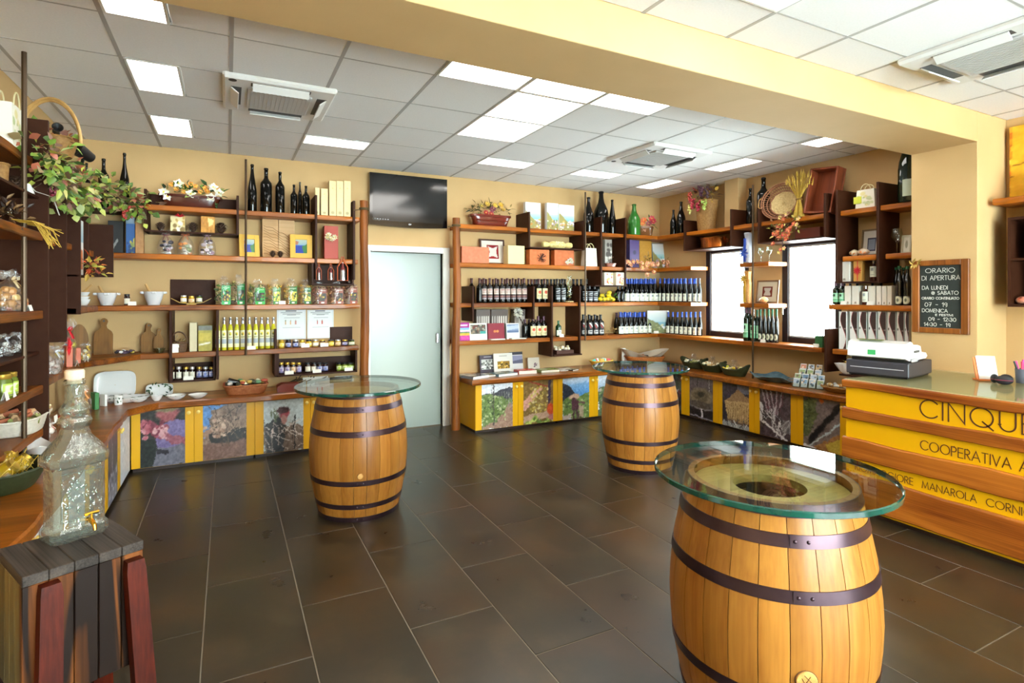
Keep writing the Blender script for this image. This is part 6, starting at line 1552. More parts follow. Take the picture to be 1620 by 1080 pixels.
loc, w, h = onb(314, 336, 514, Z4 + E, 6.2); im = Img(20, 30, '#a89a2c'); im.rect(0, 0, 1, .2, '#6c6c60'); im.rect(.1, .3, .9, .6, '#c0ac30'); im.line(.1, .75, .8, .68, .05, '#e0dcc0'); im.noise(6, .1, 2); o = carton('olive-yellow gift carton under clear wrapping', loc, w, .10, h, '#9c8c28', im, rough=.3)
lim = mat('limoncello', '#c9c22a', rough=.05, spec=.6, coat=.5)
for k, u in enumerate((344.5, 354.5, 364.5, 374.5, 384, 394.5, 404.5, 414, 423.5, 432.5)):
    BB('slim yellow lemon liqueur bottle, %s from the ivory box' % ORD[k], u, 502, Z4, 4.3, y=6.19, prof='slim', gm=lim, cap=capsil, capz=.8, label='limon', lz=(.08, .60), group='lemon liqueur bottles', name='liqueur_bottle')
tag_card('price card in front of the lemon liqueur bottles', onb(389, 405, 549, Z4 + E, 6.11)[0], w=.085)
for k, (a, c_) in enumerate(((438, 484), (486, 528))):
    loc, w, h = onb(a, c_, 490, Z4 + .07, 6.385); im = Img(60, 64, '#dcdfe0'); im.rect(.06, .03, .94, .97, '#e8e9e8'); im.rect(.3, .03, .66, .055, '#3c3c40')
    for j, (y_, x0, x1) in enumerate(((.1, .14, .86), (.135, .2, .8), (.17, .35, .65))): im.rect(x0, y_, x1, y_ + .016, '#5c6066')
    im.rect(.25, .27, .78, .285, '#9ca0a6')
    for j in range(3 if k == 0 else 2): cx = (.3 + j * .17) if k == 0 else (.38 + j * .18); im.rect(cx - .02, .38, cx + .02, .5, ('#c09050', '#d8a058', '#b8786c')[j] if k == 0 else '#c04438'); im.rect(cx - .01, .35, cx + .01, .39, '#6c7c4c')
    for j in range(4): im.rect(.2 + .04 * j, .6 + j * .05, .8 - .03 * j, .606 + j * .05, '#b0b4b8')
    o = thing('notice_sheet', ('white printed notice with three little bottles, beside the liqueur bottles', 'white printed notice with two little red bottles')[k], 'notice', loc, rot=(-.02, 0, 0)); obj('sheet_print', print_mesh(im, w, h, name='sheet_print', glossy=.5), o); b = MB(white_card); b.box(-w / 2, w / 2, .0004, .002, 0, h); b.build('sheet_back', o)
lk = ['jarY', 'jarB', 'jarB', 'jarW', 'jarY', 'jarW', 'jarO', 'jarY', 'jarO', 'jarP', 'jarW']; cn = [jy, jd, jd, jy, jy, jy, jd, jy, jy, jd, jgn]
for k, u in enumerate((445, 456, 467.5, 478, 488.5, 499, 510, 523.5, 534.5, 545.5, 556)):
    loc, w, h = onb(u - 4.8, u + 4.8, 537, Z4 + E, 6.17); jar('small preserve jar under the notices, %s from the dark end board' % ORD[k], loc, h, w / 2, (lidg, lidb, lids)[k % 3], lk[k], cn[k], 'preserve jars on the fourth shelf')
tag_card('price card before the fourth preserve jar', onb(476, 490, 547, Z4 + E, 6.11)[0], w=.08); tag_card('price card before the seventh preserve jar', onb(506, 520, 547, Z4 + E, 6.11)[0], w=.08)
# two hanging cubbies
for k, u in enumerate((272, 283, 294, 304, 315, 325, 335)):
    loc, w, h = onb(u - 4.6, u + 4.6, 580, .77 + E, 6.22); jar('little jar in the small cubby under the chopping boards, %s along' % ORD[k], loc, h, w / 2, lids if k % 2 else lidg, 'jarW' if k < 4 else 'jarB', jd, 'jars in the small hanging cubby')
tag_card('price card in the small hanging cubby', onb(290, 306, 592, .77 + E, 6.15)[0], w=.085)
for k, (u, lk_, c_) in enumerate(((445, 'jarP', jd), (454.5, 'jarP', jd), (463.5, 'jarO', jd), (472.5, 'jarP', jd), (487, 'jarW', jd), (496.5, 'jarW', jd), (505.5, 'jarB', jd), (514.5, 'jarB', jd), (536, 'jarG', jgn), (545, 'jarG', jgn), (553.5, 'jarG', jgn), (561, 'jarG', jgn))):
    loc, w, h = onb(u - 4.4, u + 4.4, 573, .765 + E, 6.22); jar('%s jar in the wide hanging cubby, %s along' % ({'jarP': 'lilac-labelled', 'jarO': 'tan-labelled', 'jarW': 'white-labelled', 'jarB': 'blue-labelled', 'jarG': 'green-labelled'}[lk_], ORD[k]), loc, h, w / 2, (lidg, lidb)[k > 3], lk_, c_, 'jars in the wide hanging cubby')
for k, (a, c_) in enumerate(((450, 465), (494, 509), (545, 558))): tag_card('price card on the wide hanging cubby under the %s jars' % ('lilac-labelled', 'blue-labelled', 'green-labelled')[k], onb(a, c_, 589, .765 + E, 6.15)[0], w=.085)
# worktop left
WT = ZC + E
plate_up('large white rectangular platter standing against the wall', onb(147, 215, 587, WT, 6.28)[0], *onb(147, 215, 587, WT, 6.28)[1:], tilt=-.15)
plate_up('rectangular leaf-painted dish standing behind the small bowls', onb(230, 274, 607, WT, 6.25)[0], *onb(230, 274, 607, WT, 6.25)[1:], deco=26, seed=3)
loc, w, h = onb(165, 222, 612, WT, 6.0); bowl('oval leaf-painted serving dish lying in the corner', (loc[0] + .02, 6.05, WT), .20, .05, sx=1, sy=.55, deco=22, name='serving_dish', cat='dish')
loc, w, h = onb(176, 188, 620, WT, 5.92); o = thing('cup', 'small leaf-painted white beaker at the worktop corner', 'cup', (loc[0] + .02, 5.94, WT)); b = MB(porc); b.lathe([(.0001, 0), (.03, 0), (.034, .08), (.031, .08), (.028, .006), (.0001, .006)], 20); b.build('beaker', o)
b = MB(LEAFM()); R = random.Random(5)
for _ in range(10): a = R.uniform(-2.6, -.5); b.leaf((.0345 * math.cos(a), .0345 * math.sin(a), R.uniform(.015, .06)), (R.uniform(-1, 1), 0, 1), (math.cos(a), math.sin(a), 0), .018, .01, rc(['#3c5a34', '#24402c']))
b.build('painted_leaves', o, kind='stuff')
for (a, c_, vt, hh, dc, lb) in ((203, 234, 622, .035, 12, 'shallow white bowl next to the beaker'), (238, 258, 617, .05, 9, 'tiny leaf-painted bowl in front of the standing leaf dish'), (262, 295, 620, .04, 12, 'wide shallow white bowl, second from the wicker basket'), (297, 329, 617, .035, 0, 'shallow white bowl closest to the wicker basket')):
    loc, w, h = onb(a, c_, vt, WT, 6.0); bowl(lb, loc, w / 2, hh, deco=dc or None, foot=.45)
wick = mat('red_brown_wicker', '#9c5a30', rough=.6, var=.06, vscale=50); wick2 = mat('green_black_wicker', '#2c3418', rough=.6, var=.03, vscale=50)
loc, w, h = onb(352, 425, 600, WT, 6.08); o = thing('wicker_basket', 'rectangular red-rimmed wicker basket of wrapped packets', 'basket', loc); basket_mb(w * .48, .12, .085, wick, rows=5, n=44, sq=.5).build('basket_bowl', o)
b = MB(mat('sweets')); R = random.Random(6)
for _ in range(34): b.ell((R.uniform(-.42, .42) * w, R.uniform(-.08, .08), R.uniform(.08, .12)), (R.uniform(.02, .035), .02, .018), 8, 5, col=rc(['#d8d0b0', '#2c2428', '#c8a850', '#5c8c64', '#a84c34', '#e8e4dc', '#3c3c28']))
b.build('wrapped_packets', o, kind='stuff'); b = MB(dkglass); b.lathe([(.0001, 0), (.03, 0), (.03, .1), (.012, .14), (.012, .18), (.0001, .18)], 14); b.xf(Matrix.Translation((-.16, 0, .13)) @ Matrix.Rotation(1.9, 4, 'Y')); b.build('small_bottle', o)
loc, w, h = onb(438, 474, 605, WT, 6.02); o = thing('leather_box', 'low dark red leather box next to the wicker basket', 'box', loc); b = MB(mat('dark_red_leather', '#6c2414', rough=.35)); b.prism([(-w / 2, 0), (w / 2, 0), (w / 2, .06), (w * .42, .075), (-w * .3, .08), (-w / 2, .055)], -.07, .07, plane='xz'); b.build('box_body', o)
o = thing('olive_twigs', 'bundle of dry olive twigs and pods lying behind the barrel table', 'twigs', (onb(450, 478, 600, WT, 6.2)[0][0] + .05, 6.22, WT)); b = MB(mat('dry_twig', '#4c3c28', rough=.8)); R = random.Random(8)
for _ in range(14): x, z = R.uniform(-.15, .15), R.uniform(.0, .05); b.tube([(x, R.uniform(-.04, .04), .006 + z), (x + R.uniform(.04, .16), R.uniform(-.05, .05), .02 + z + R.uniform(0, .06))], .005, 5)
b.build('twigs', o, kind='stuff'); foliage(o, [(0, 0, .05, .08, 14), (.12, 0, .06, .06, 10)], ['#6c6048', '#8c8468', '#3c3424'], .035, .016, 4, 'dry_leaves')
for k, (u, w_, h_, rz) in enumerate(((500, .26, .10, .05), (545, .2, .09, -.1))):
    x = Xat(u, 6.2); o = thing('recipe_card_pad', 'pale %s standing on the worktop behind the barrel table' % ('recipe card with two dark marks', 'small cream leaflet stack')[k], 'card', (x, 6.2, WT), rot=(-.3, 0, rz)); b = MB(white_card); b.box(-w_ / 2, w_ / 2, 0, .012, 0, h_, .001); b.build('card', o); b = MB(mat('dark_slot')); b.box(-.01, .0, -.001, 0, h_ * .3, h_ * .6); b.box(.02, .03, -.001, 0, h_ * .3, h_ * .6); b.build('marks', o, kind='stuff')
loc = (Xat(528, 6.15), 6.1, WT); o = thing('pale_woven_basket', 'low pale woven tray on the worktop behind the barrel table', 'basket', loc); basket_mb(.17, .12, .07, mat('pale_wicker', '#c9b07a', rough=.7, var=.05, vscale=50), rows=4, n=36).build('basket_bowl', o)
# ================================================================== back wall right of the door, corner and window wall
def BBr(*a, **k): return BB(*a, **k)
# --- top shelf
o = planter('glazed red-brown planter with dry autumn leaves and berries, top shelf by the door post', onb(742, 806, 330, Z1 + E, 6.22)[0], .50, .17, .14, '#6a2216')
b = MB(mat('planter_6a2216')); b.box(-.21, .21, -.098, -.085, .06, .075, .004); b.build('moulding', o)
foliage(o, [(-.22 + .055 * k, 0, .17 + .02 * (k % 3), .13, 12) for k in range(9)], ['#6c5a2c', '#4c4a24', '#8c7440', '#5c6c34', '#9c8450', '#3c4420'], .07, .022, 31, up=.8)
for k, (x, z, c) in enumerate(((-.06, .27, '#c8a444'), (.04, .26, '#d8b048'), (.12, .27, '#d8a838'), (-.14, .24, '#a89048'), (.02, .22, '#7c3c50'), (-.08, .16, '#a82828'), (-.01, .15, '#b03030'), (.0, .2, '#8c4458'), (.15, .22, '#b89040'))): bloom(o, (x, -.07, z), .038, [c], 60 + k, petals=8, name='dried_flower')
def coast(seed=1, w=26, h=46):
    i = Img(w, h, '#f0f3f4'); i.grad('#f6f6f4', '#cfe4ea', 0, .5); i.grad('#bfe0e6', '#7fc4cc', .42, .62); i.poly([(0, .3), (.35, .5), (.6, .66), (1, .75), (1, 1), (0, 1)], '#9c9458', rag=.06, seed=seed); i.speck(36, ['#c8b068', '#7c8c50', '#d8c8d8', '#a898b4', '#c8802c', '#8c7850', '#e8e4d8'], .06, 0, .62, 1, 1, seed); return i
for k, (a, c_, vt, y, lb) in enumerate(((832, 856, 320, 6.15, 'narrow white carton with a printed coastal village beside the divider'), (866, 884, 321, 6.2, 'white carton with a terraced hillside print, middle of the three'), (885, 909, 324, 6.18, 'wide white carton with a turquoise sea print, by the tall bottles'))):
    loc, w, h = onb(a, c_, vt, Z1 + E, y); carton(lb, (loc[0], loc[1] + .04, loc[2]), w, .06, h, '#eef2f3', coast(k + 1), name='printed_carton', rough=.35)
for (u, vt, rp, pr, gm_, lb) in ((931, 312, 6.8, 'burgundy', None, 'dark bottle right behind the ceiling rod on the corner top shelf'), (951, 303, 9.6, 'burgundy', None, 'widest dark bottle between two dividers on the corner top shelf'), (968.5, 316, 4.6, 'hock', None, 'slender dark bottle just before the green one'), (1003, 323, 8, 'burgundy', '#2f6b2a', 'single green glass bottle on the corner top shelf')):
    BB(lb, u, vt, Z1, rp, prof=pr, gm=gbot(gm_) if gm_ else None)
for (u, vt, rp, lb) in ((1065.5, 332, 5.4, 'small dark bottle on the window-side top shelf next to the corner'), (1077.5, 319, 7, 'larger dark bottle leaning up to the first divider on the window side')):
    RB(lb, u, vt, Z1, rp, prof='burgundy')
x, y = 5.45, 6.12; o = planter('small brown pot with orange and red artificial flowers in the corner', (5.30, 6.2, Z1 + E), .22, .18, .13, '#6c4424', -PI / 4, 'flower_pot')
foliage(o, [(-.08, 0, .15, .09, 14), (.06, 0, .17, .09, 14)], ['#4c5a28', '#6c7434', '#8c5c30'], .06, .025, 5)
for k, (x, z, c) in enumerate(((-.01, .22, '#e0703c'), (-.03, .18, '#e88a54'), (.1, .24, '#b02c38'), (.12, .2, '#9c2430'), (.06, .17, '#7c3c40'), (.0, .1, '#e8b098'))): bloom(o, (x, -.07, z), .05, [c], 80 + k, petals=6)
# bucket of grapes
loc, w, h = onr(1098, 1141, 318, Z1 + E, 5.56); o = thing('wicker_bucket', 'tall brown wicker bucket overflowing with artificial grapes and leaves', 'basket', (5.55, loc[1], loc[2]), RR)
basket_mb(.155, .12, h * 1.0, mat('honey_wicker', '#8c6430', rough=.7, var=.06, vscale=50), rows=11, n=40, flare=.22).build('bucket', o)
foliage(o, [(-.12, -.03, h + .06, .12, 22), (.06, 0, h + .08, .12, 26), (-.16, -.05, h * .9, .08, 12)], ['#5c3c28', '#7c4c30', '#4c5c2c', '#6c4440', '#8c5c34', '#a8442c', '#c8a03c'], .08, .05, 9)
def grapes(parent, p, n, r, c, seed):
    R = random.Random(seed); b = MB(mat('grape_' + c.strip('#'), c, rough=.25))
    for k in range(n): t = k / n; q = r * 2.6 * (1 - t) + r * .4; a = R.uniform(0, 6.3); b.ell((p[0] + q * math.cos(a), p[1] + q * .6 * math.sin(a), p[2] - t * r * 9), (r, r, r), 8, 6)
    b.build('grape_bunch', parent)
for k, (x, z, c) in enumerate(((-.16, h + .12, '#b03c2c'), (-.13, h + .03, '#a82838'), (-.02, h - .01, '#a01c34'), (.08, h - .01, '#a9bf5c'), (-.17, h - .03, '#c8c070'), (.03, h + .17, '#5c3448'), (.14, h + .14, '#50303c'))): grapes(o, (x, -.13, z), 18, .014, c, k)
for (u, vt, rp, lb) in ((1187, 298, 6.2, 'dark bottle behind the thin rod of the window wall'), (1208, 281, 9.6, 'very large dark bottle beside the oval wicker tray')):
    RB(lb, u, vt, Z1, rp)
# oval tray, wheat, bark tray
loc, w, h = onr(1212, 1262, 291, Z1 + E, 5.53); o = thing('wicker_tray', 'oval pale wicker tray standing upright with a dark woven border', 'basket', loc, rot=(-.2, 0, RR + .12))
wk = mat('pale_wicker', '#c9b07a', rough=.7, var=.05, vscale=50); rx, rz_ = w * .56, h / 2
b = MB(wk); n = 40; vs = [(0, .0, rz_)]; 
for j in range(1, 9):
    for i in range(n): a = 2 * PI * i / n; q = .66 * j / 8; vs.append((rx * q * math.cos(a), .006 * math.sin(i * 1.57 + j * PI) , rz_ + rz_ * q * math.sin(a)))
fs = [(0, 1 + i, 1 + (i + 1) % n) for i in range(n)] + [(1 + j * n + i, 1 + (j + 1) * n + i, 1 + (j + 1) * n + (i + 1) % n, 1 + j * n + (i + 1) % n) for j in range(7) for i in range(n)]
b.add(vs, fs); b.build('woven_base', o)
b = MB(mat('rim_wicker', '#8c5a3c', rough=.7, var=.06, vscale=60))
for q, y_ in ((.68, 0), (.80, -.03), (.92, -.06), (1.0, -.075)): b.tube([(rx * q * math.cos(2 * PI * i / 40), y_, rz_ + rz_ * q * math.sin(2 * PI * i / 40)) for i in range(40)], .008 if q != .8 else .005, 5, closed=True)
for i in range(44): a = 2 * PI * i / 44; b.tube([(rx * .67 * math.cos(a), 0, rz_ + rz_ * .67 * math.sin(a)), (rx * 1.0 * math.cos(a + .08), -.075, rz_ + rz_ * 1.0 * math.sin(a + .08))], .0035, 4)
b.build('woven_border', o); b = MB(mat('honey_wicker')); 
for s_ in (-1, 1): b.tube([(s_ * rx, -.07, rz_ - .07), (s_ * (rx + .03), -.075, rz_ - .04), (s_ * (rx + .03), -.075, rz_ + .04), (s_ * rx, -.07, rz_ + .07)], .009, 6)
b.build('side_handles', o, kind='stuff')
loc, w, h = onr(1252, 1276, 276, Z1 + E, 5.47); o = thing('wheat_sheaf', 'sheaf of golden wheat tied at the waist', 'wheat sheaf', loc, RR); b = MB(mat('straw', '#c9a640', rough=.7, var=.06, vscale=30)); R = random.Random(3)
for k in range(70):
    a = R.uniform(0, 6.28); q = R.uniform(.2, 1); x0, y0 = .075 * q * math.cos(a), .05 * q * math.sin(a); wst = (x0 * .22, y0 * .22, h * .42); tx, ty = .17 * q * math.cos(a + .2), .07 * q * math.sin(a + .2); tz = h * R.uniform(.86, 1.05) - .1 * q * q
    b.tube([(x0, y0, .001), wst, (tx * .7, ty * .7, h * .75), (tx, ty, tz)], [.002, .002, .002, .002], 4); b.tube([(tx, ty, tz - .01), (tx * 1.1, ty * 1.1, tz + .045)], [.006, .001], 5)
b.build('stalks', o, kind='stuff'); b = MB(mat('straw_tie', '#7c5a20', rough=.7)); b.tube([(.03 * math.cos(a * PI / 6), .022 * math.sin(a * PI / 6), h * .42) for a in range(12)], .007, 6, closed=True); b.build('tie', o)
loc, w, h = onr(1284, 1322, 268, Z1 + E, 5.56); o = thing('wooden_trough', 'rough red-brown wooden trough standing on end', 'trough', loc, rot=(-.12, .10, RR)); tm = wood('trough_wood', '#4f1f10', '#93482a', 'z', rough=.5, ring=9); W_ = w * .58
for (x0, x1, y0, y1, z0, z1, nm) in ((-W_, W_, .0, .02, 0, h, 'bottom_board'), (-W_, -W_ + .02, -.12, 0, 0, h, 'side_board'), (W_ - .02, W_, -.12, 0, 0, h, 'side_board'), (-W_ + .02, W_ - .02, -.12, 0, h - .02, h, 'end_board'), (-W_ + .02, W_ - .02, -.12, 0, 0, .02, 'end_board')): b = MB(tm); b.box(x0, x1, y0, y1, z0, z1, .004); b.build(nm, o)
loc, w, h = onr(1357, 1388, 300, Z1 + E, 5.55); o = gift_bag('white gift bag with a yellow card on the window-side top shelf', loc, w * 1.0, h, RR, hh=.06); b = MB(mat('yellow_green_card', '#d3d84c', rough=.6)); b.box(-w * .56, -w * .15, -w * .27, -w * .26, h * .3, h * .66); b.build('card', o)
loc, w, h = onr(1388, 1391, 300, Z1 + E, 5.60); carton('thin dark red book-like box behind the white gift bag', (loc[0], loc[1] + .02, loc[2]), .03, .12, h * .9, '#7c2c24', None, RR)
# giant bottle by the pillar
loc, w, h = onr(1414, 1442, 244, Z1 + E, 5.50); o = thing('wine_bottle', 'giant dark green bottle squeezed between divider and pillar', 'bottle', (5.50, PY1 + .125, Z1 + E)); b = MB(gbot('#0c1a10')); hh = CH - Z1 - .015; b.lathe([(.0001, .004), (.085, 0), (.09, .02), (.09, .30), (.082, .37), (.055, .47), (.035, .54), (.030, hh - .03), (.034, hh - .02), (.034, hh), (.0001, hh)], 28); b.build('glass_body', o)
b = MB(mat('pale_bottle_label', '#b8c8b8', rough=.4)); b.lathe([(.0905, .05), (.0905, .20)], 10, a0=PI * .95, a1=PI * 1.2); b.build('paper_label', o)
# --- second shelf
loc, w, h = onb(727, 770, 391, Z2 + E, 6.16); carton('long terracotta box at the door-post end of the second shelf', loc, w, .14, h, '#c4704c', None, var=.03)
im = Img(40, 36, '#e8e0d2'); im.rect(.25, .2, .78, .8, '#8c1c24'); im.poly([(.3, .25), (.5, .35), (.73, .25), (.66, .5), (.73, .76), (.5, .68), (.3, .76), (.38, .5)], '#dcd4cc'); 
loc, w, h = onb(760, 799, 378, Z2 + E, 6.30); pic_frame('dark framed print with a dark red border, behind the terracotta box', loc, w, h, '#4a2c20', im, 0, fwid=.02)
loc, w, h = onb(800, 826, 389, Z2 + E, 6.15); carton('plain cream box between the framed print and the divider', loc, w, .13, h, '#e6d598', None)
for k, (a, c_, vt, lb, cc) in enumerate(((835, 866, 395, 'orange box decorated with a spiky dark dried twig star', '#c46a34'), (874, 905, 396, 'orange-brown box with a white dried flower', '#b8602c'))):
    loc, w, h = onb(a, c_, vt, Z2 + E, 6.17); o = carton(lb, loc, w, .1, h, cc, None, var=.03)
    if k == 0:
        b = MB(mat('dark_twig', '#3c1c10', rough=.8)); R = random.Random(4)
        for _ in range(30): a_ = R.uniform(0, 6.28); b.tube([(.02, -.055, h * .45), (.02 + .07 * math.cos(a_), -.07, h * .45 + .06 * math.sin(a_))], .0022, 4)
        b.build('twig_star', o, kind='stuff')
    else:
        for q, (x, z) in enumerate(((.06, .3), (.1, .25), (.03, .2), (.09, .38))): bloom(o, (x, -.065, h * z), .035, ['#d8d0c4', '#c0b8b0', '#a8a088'], 90 + q, petals=7)
loc, w, h = onb(858, 904, 379, ZB + .004, 6.18); o = thing('wrapped_candy', 'gold and cream paper parcel twisted at both ends on the thin shelf', 'parcel', (loc[0], loc[1], loc[2])); b = MB(mat('gold_paper', '#e6cf86', rough=.45, var=.06, vscale=30)); b.lathe([(.03, -w / 2), (.042, -w / 2 + .04), (.022, -w / 4 - .01), (.042, -w / 4 + .02), (.044, w / 4 - .02), (.022, w / 4 + .01), (.04, w / 2 - .04), (.03, w / 2)], 20, fr=lambda a, z: 1 + .1 * math.sin(7 * a + z * 40), cap=True); b.xf(Matrix.Translation((0, 0, .046)) @ Matrix.Rotation(PI / 2, 4, 'Y')); b.build('paper_wrap', o)
for q, x in enumerate((-.03, .0, .04)): bloom(o, (x, -.045, .06), .035, ['#e8d090', '#f0e0a8'], 110 + q, petals=6, name='paper_flower')
loc, w, h = onb(922, 942, 394, Z2 + E, 6.16); gift_bag('small white gift bag hanging its loop past the ceiling rod', loc, w, h * 1.05, hh=.07, pr=('#e4e0c8', '#dcd8c0'))
im = Img(16, 40, '#8c8880'); im.speck(14, ['#3c3430', '#c0bcb4', '#5c544c'], .2, .1, .1, .9, .9, 3); loc, w, h = onb(955, 966, 379, Z2 + E, 6.2); carton('slim grey box with a dark bird-like print between the dividers', loc, w, .06, h, '#9c978c', im)
loc, w, h = onb(958, 973, 398, Z2 + E, 6.14); o = planter('tiny pot with a dry plant between the dividers', loc, w, .07, .05, '#8c5a4c', 0, 'plant_pot'); foliage(o, [(0, 0, .08, .05, 16)], ['#6c4a3c', '#8c6c54', '#4c3c30'], .04, .02, 6)
loc, w, h = onb(993, 1008, 380, Z2 + E, 6.17); im = Img(16, 40, '#4c3c6c'); im.ell(.5, .45, .15, .08, '#2c2444'); carton('tall dark purple carton beside the ochre one', loc, w, .09, h, '#4c3c6c', im)
loc, w, h = onb(1010, 1029, 381, Z2 + E, 6.26); carton('tall ochre yellow carton near the corner', loc, w, .05, h, '#b8862c', None, var=.03)
loc, w, h = onb(1034, 1053, 386, Z2 + E, 6.3); pic_frame('grey framed coastal photograph near the corner', loc, w, h * 1.05, '#7c7c78', coast(5, 22, 28), -.2, fwid=.012)
o = thing('dried_roses', 'spray of pale pink dried roses spilling over the corner shelf', 'dried flowers', (5.2, 6.12, Z2 + E)); 
for q in range(22): R = random.Random(q + 5); x = -.42 + .84 * R.random(); bloom(o, (x, -.03 + R.uniform(-.03, .02) - (.08 if abs(x) < .12 else 0), R.uniform(.03, .10) - (R.uniform(.0, .16) if abs(x) < .12 else 0)), .042, ['#d8946c', '#e0a888', '#c88060', '#b87c5c'], 130 + q, petals=6, name='rose')
foliage(o, [(-.3, 0, .06, .1, 12), (.1, .02, .12, .12, 22), (.38, 0, .06, .1, 14)], ['#8c7440', '#a88450', '#6c5c34'], .05, .018, 7, 'dry_leaves')
# cubby between the lower dividers: two floral boxes
def flor(s_): i = Img(22, 24, '#f0e4cc'); i.speck(12, ['#c8642c', '#a88c3c', '#e8a060', '#b84430'], .1, .1, .1, .9, .9, s_); return i
for k, (a, c_) in enumerate(((953.5, 967), (972, 985.5))): loc, w, h = onb(a, c_, 431, 1.716 + E, 6.12); carton(('white floral tin nearer the door in the hanging cubby', 'white floral tin nearer the corner in the hanging cubby')[k], loc, w, .08, h, '#efe2c8', flor(k + 2))
# --- third shelf: wine
GB = 'dark red wine bottles with striped labels'
BB('lone dark bottle behind the first lower divider by the door post', 746, 440, Z3, 5, y=6.3, cap=capred)
BB('unlabelled-looking dark bottle at the start of the red wine row', 758.5, 440, Z3, 4.3, y=6.18, cap=capred)
for k, u in enumerate((765.5, 774.5, 784.5, 794, 802.5, 811.5, 820.5, 829)): BB('front-row red wine bottle with a striped label, %s from the door post' % ORD[k], u, 440, Z3, 4.2, y=6.17, cap=capred, label='red', lz=(.14, .66), group=GB)
for k, u in enumerate((762, 769, 780, 788, 799, 807, 816, 825, 836, 841, 846)): BB('dark bottle in the second row behind the striped labels, %s along' % ORD[k], u, 441.5, Z3, 4.2, y=6.28, cap=capred, group='dark bottles standing behind the striped labels')
for k, u in enumerate((852, 861.5)): BB(('cream-labelled bottle with a red dot, upper shelf, nearer the door', 'cream-labelled bottle with a red dot, upper shelf, nearer the corner')[k], u, 441, Z3, 4.3, y=6.17, cap=capred, label='ydot', lz=(.16, .60), group='red-dot bottles on the upper wine shelf')
for k, u in enumerate((849, 857, 866, 872)): BB('dark bottle behind the red-dot labels on the upper shelf, %s along' % ORD[k], u, 441.5, Z3, 4.2, y=6.29, cap=capblack, group='dark bottles behind the red-dot labels')
for k, u in enumerate((881.5, 890)): BB(('script-labelled bottle just past the middle divider', 'script-labelled bottle beside the tall clear carafe')[k], u, 441, Z3, 4.2, y=6.17, cap=capblack, gm=gbot('#0c140c'), label='script', lz=(.12, .6), group='script-labelled bottles by the carafe')
for k, u in enumerate((877, 886, 894, 907, 913, 919)): BB('dark bottle behind the carafe, %s along' % ORD[k], u, 441.5, Z3, 4.2, y=6.29, cap=capblack, group='dark bottles behind the carafe')
loc, w, h = onb(896, 906, 436, Z3 + E, 6.15); o = thing('carafe', 'tall clear carafe filled with shells and a straw foot', 'carafe', loc); b = MB(clearg); b.lathe([(.0001, .0), (w * .5, 0), (w * .5, h * .06), (w * .22, h * .12), (w * .4, h * .3), (w * .42, h * .62), (w * .2, h * .8), (w * .3, h)], 20); b.build('glass_body', o); b = MB(mat('sweets')); R = random.Random(5)
for _ in range(22): b.ell((R.uniform(-.24, .24) * w, R.uniform(-.24, .24) * w, R.uniform(.2, .68) * h), (.009, .009, .009), 6, 4, col=rc(['#c8b480', '#8c9c5c', '#e8e4d0', '#d8a03c']))
b.build('shells', o, kind='stuff'); b = MB(wk); b.tube([(w * .5 * math.cos(a * PI / 6), w * .5 * math.sin(a * PI / 6), .01) for a in range(12)], .008, 5, closed=True); b.build('straw_foot', o)
for k, u in enumerate((924, 932.5, 940.5)): BB('script-labelled bottle near the lemons, %s from the hanging divider' % ORD[k], u, 452, Z3, 4.4, y=6.17, cap=capblack, label='script', lz=(.1, .66), group='script-labelled bottles near the lemons')
for k, u in enumerate((928, 936, 944)): BB('dark bottle behind the script labels near the lemons, %s along' % ORD[k], u, 441.5, Z3, 4.2, y=6.30, cap=capblack, group='dark bottles behind the script labels')
o = thing('lemon_decoration', 'artificial lemons with green leaves lying on the upper wine shelf', 'decoration', onb(945, 975, 470, Z3 + E, 6.15)[0])
for q, (x, z) in enumerate(((-.11, .045), (-.05, .04), (.01, .045), (.06, .05), (.1, .035), (-.08, .09), (.03, .095), (.04, .13))):
    b = MB(mat('lemon_skin', '#dcc41c', rough=.4, bump=.1)); b.ell((x, 0, z), (.038, .028, .028), 12, 8); b.build('lemon', o)
foliage(o, [(-.1, -.03, .04, .06, 10), (.08, -.02, .06, .06, 12)], ['#3c6c28', '#5c8c34'], .06, .026, 6)
for k, u in enumerate((977.5, 984)): BB(('plain dark bottle directly right of the lemons', 'plain dark bottle next to the first blue capsule')[k], u, 452, Z3, 3.6, y=6.17)
WB = dict(prof='hock', cap=capblue, capz=.78, label='white', lz=(.04, .36))
for k, u in enumerate((991, 999, 1006.5, 1014.3, 1021.5, 1029.3, 1036)): BB('blue-capped white wine, upper corner shelf, %s from the lemons' % ORD[k], u, 440.5, Z3, 3.9, y=6.17, group='blue-capped bottles on the upper corner shelf', **WB)
for k, u in enumerate((995, 1003, 1010, 1018, 1025.5, 1033)): BB('blue-capped bottle in the back row of the upper corner shelf, %s from the lemons' % ORD[k], u, 441.5, Z3, 3.9, y=6.29, prof='hock', cap=capblue, capz=.78, group='blue-capped bottles in the back row, upper')
for k, u in enumerate((1044.5, 1051.3, 1058, 1065, 1071.3, 1077.5, 1084.5, 1092.8, 1100.5)): RB('blue-capped white wine, upper shelf of the window wall, %s from the corner' % ORD[k], u, 440.3, Z3, 3.9, x=5.56, group='blue-capped bottles on the upper window wall shelf', **WB)
RB('grey-capped bottle at the window end of the upper shelf', 1106.5, 440, Z3, 3.8, x=5.60, prof='hock', cap=mat('grey_capsule', '#4a5058', rough=.4), capz=.78, label='white', lz=(.04, .36))
for k, u in enumerate((1055, 1062, 1069, 1075, 1082, 1090, 1098)): RB('blue-capped bottle in the back row of the upper window wall shelf, %s from the corner' % ORD[k], u, 441, Z3, 3.8, x=5.68, prof='hock', cap=capblue, capz=.78, group='blue-capped bottles in the back row by the window, upper')
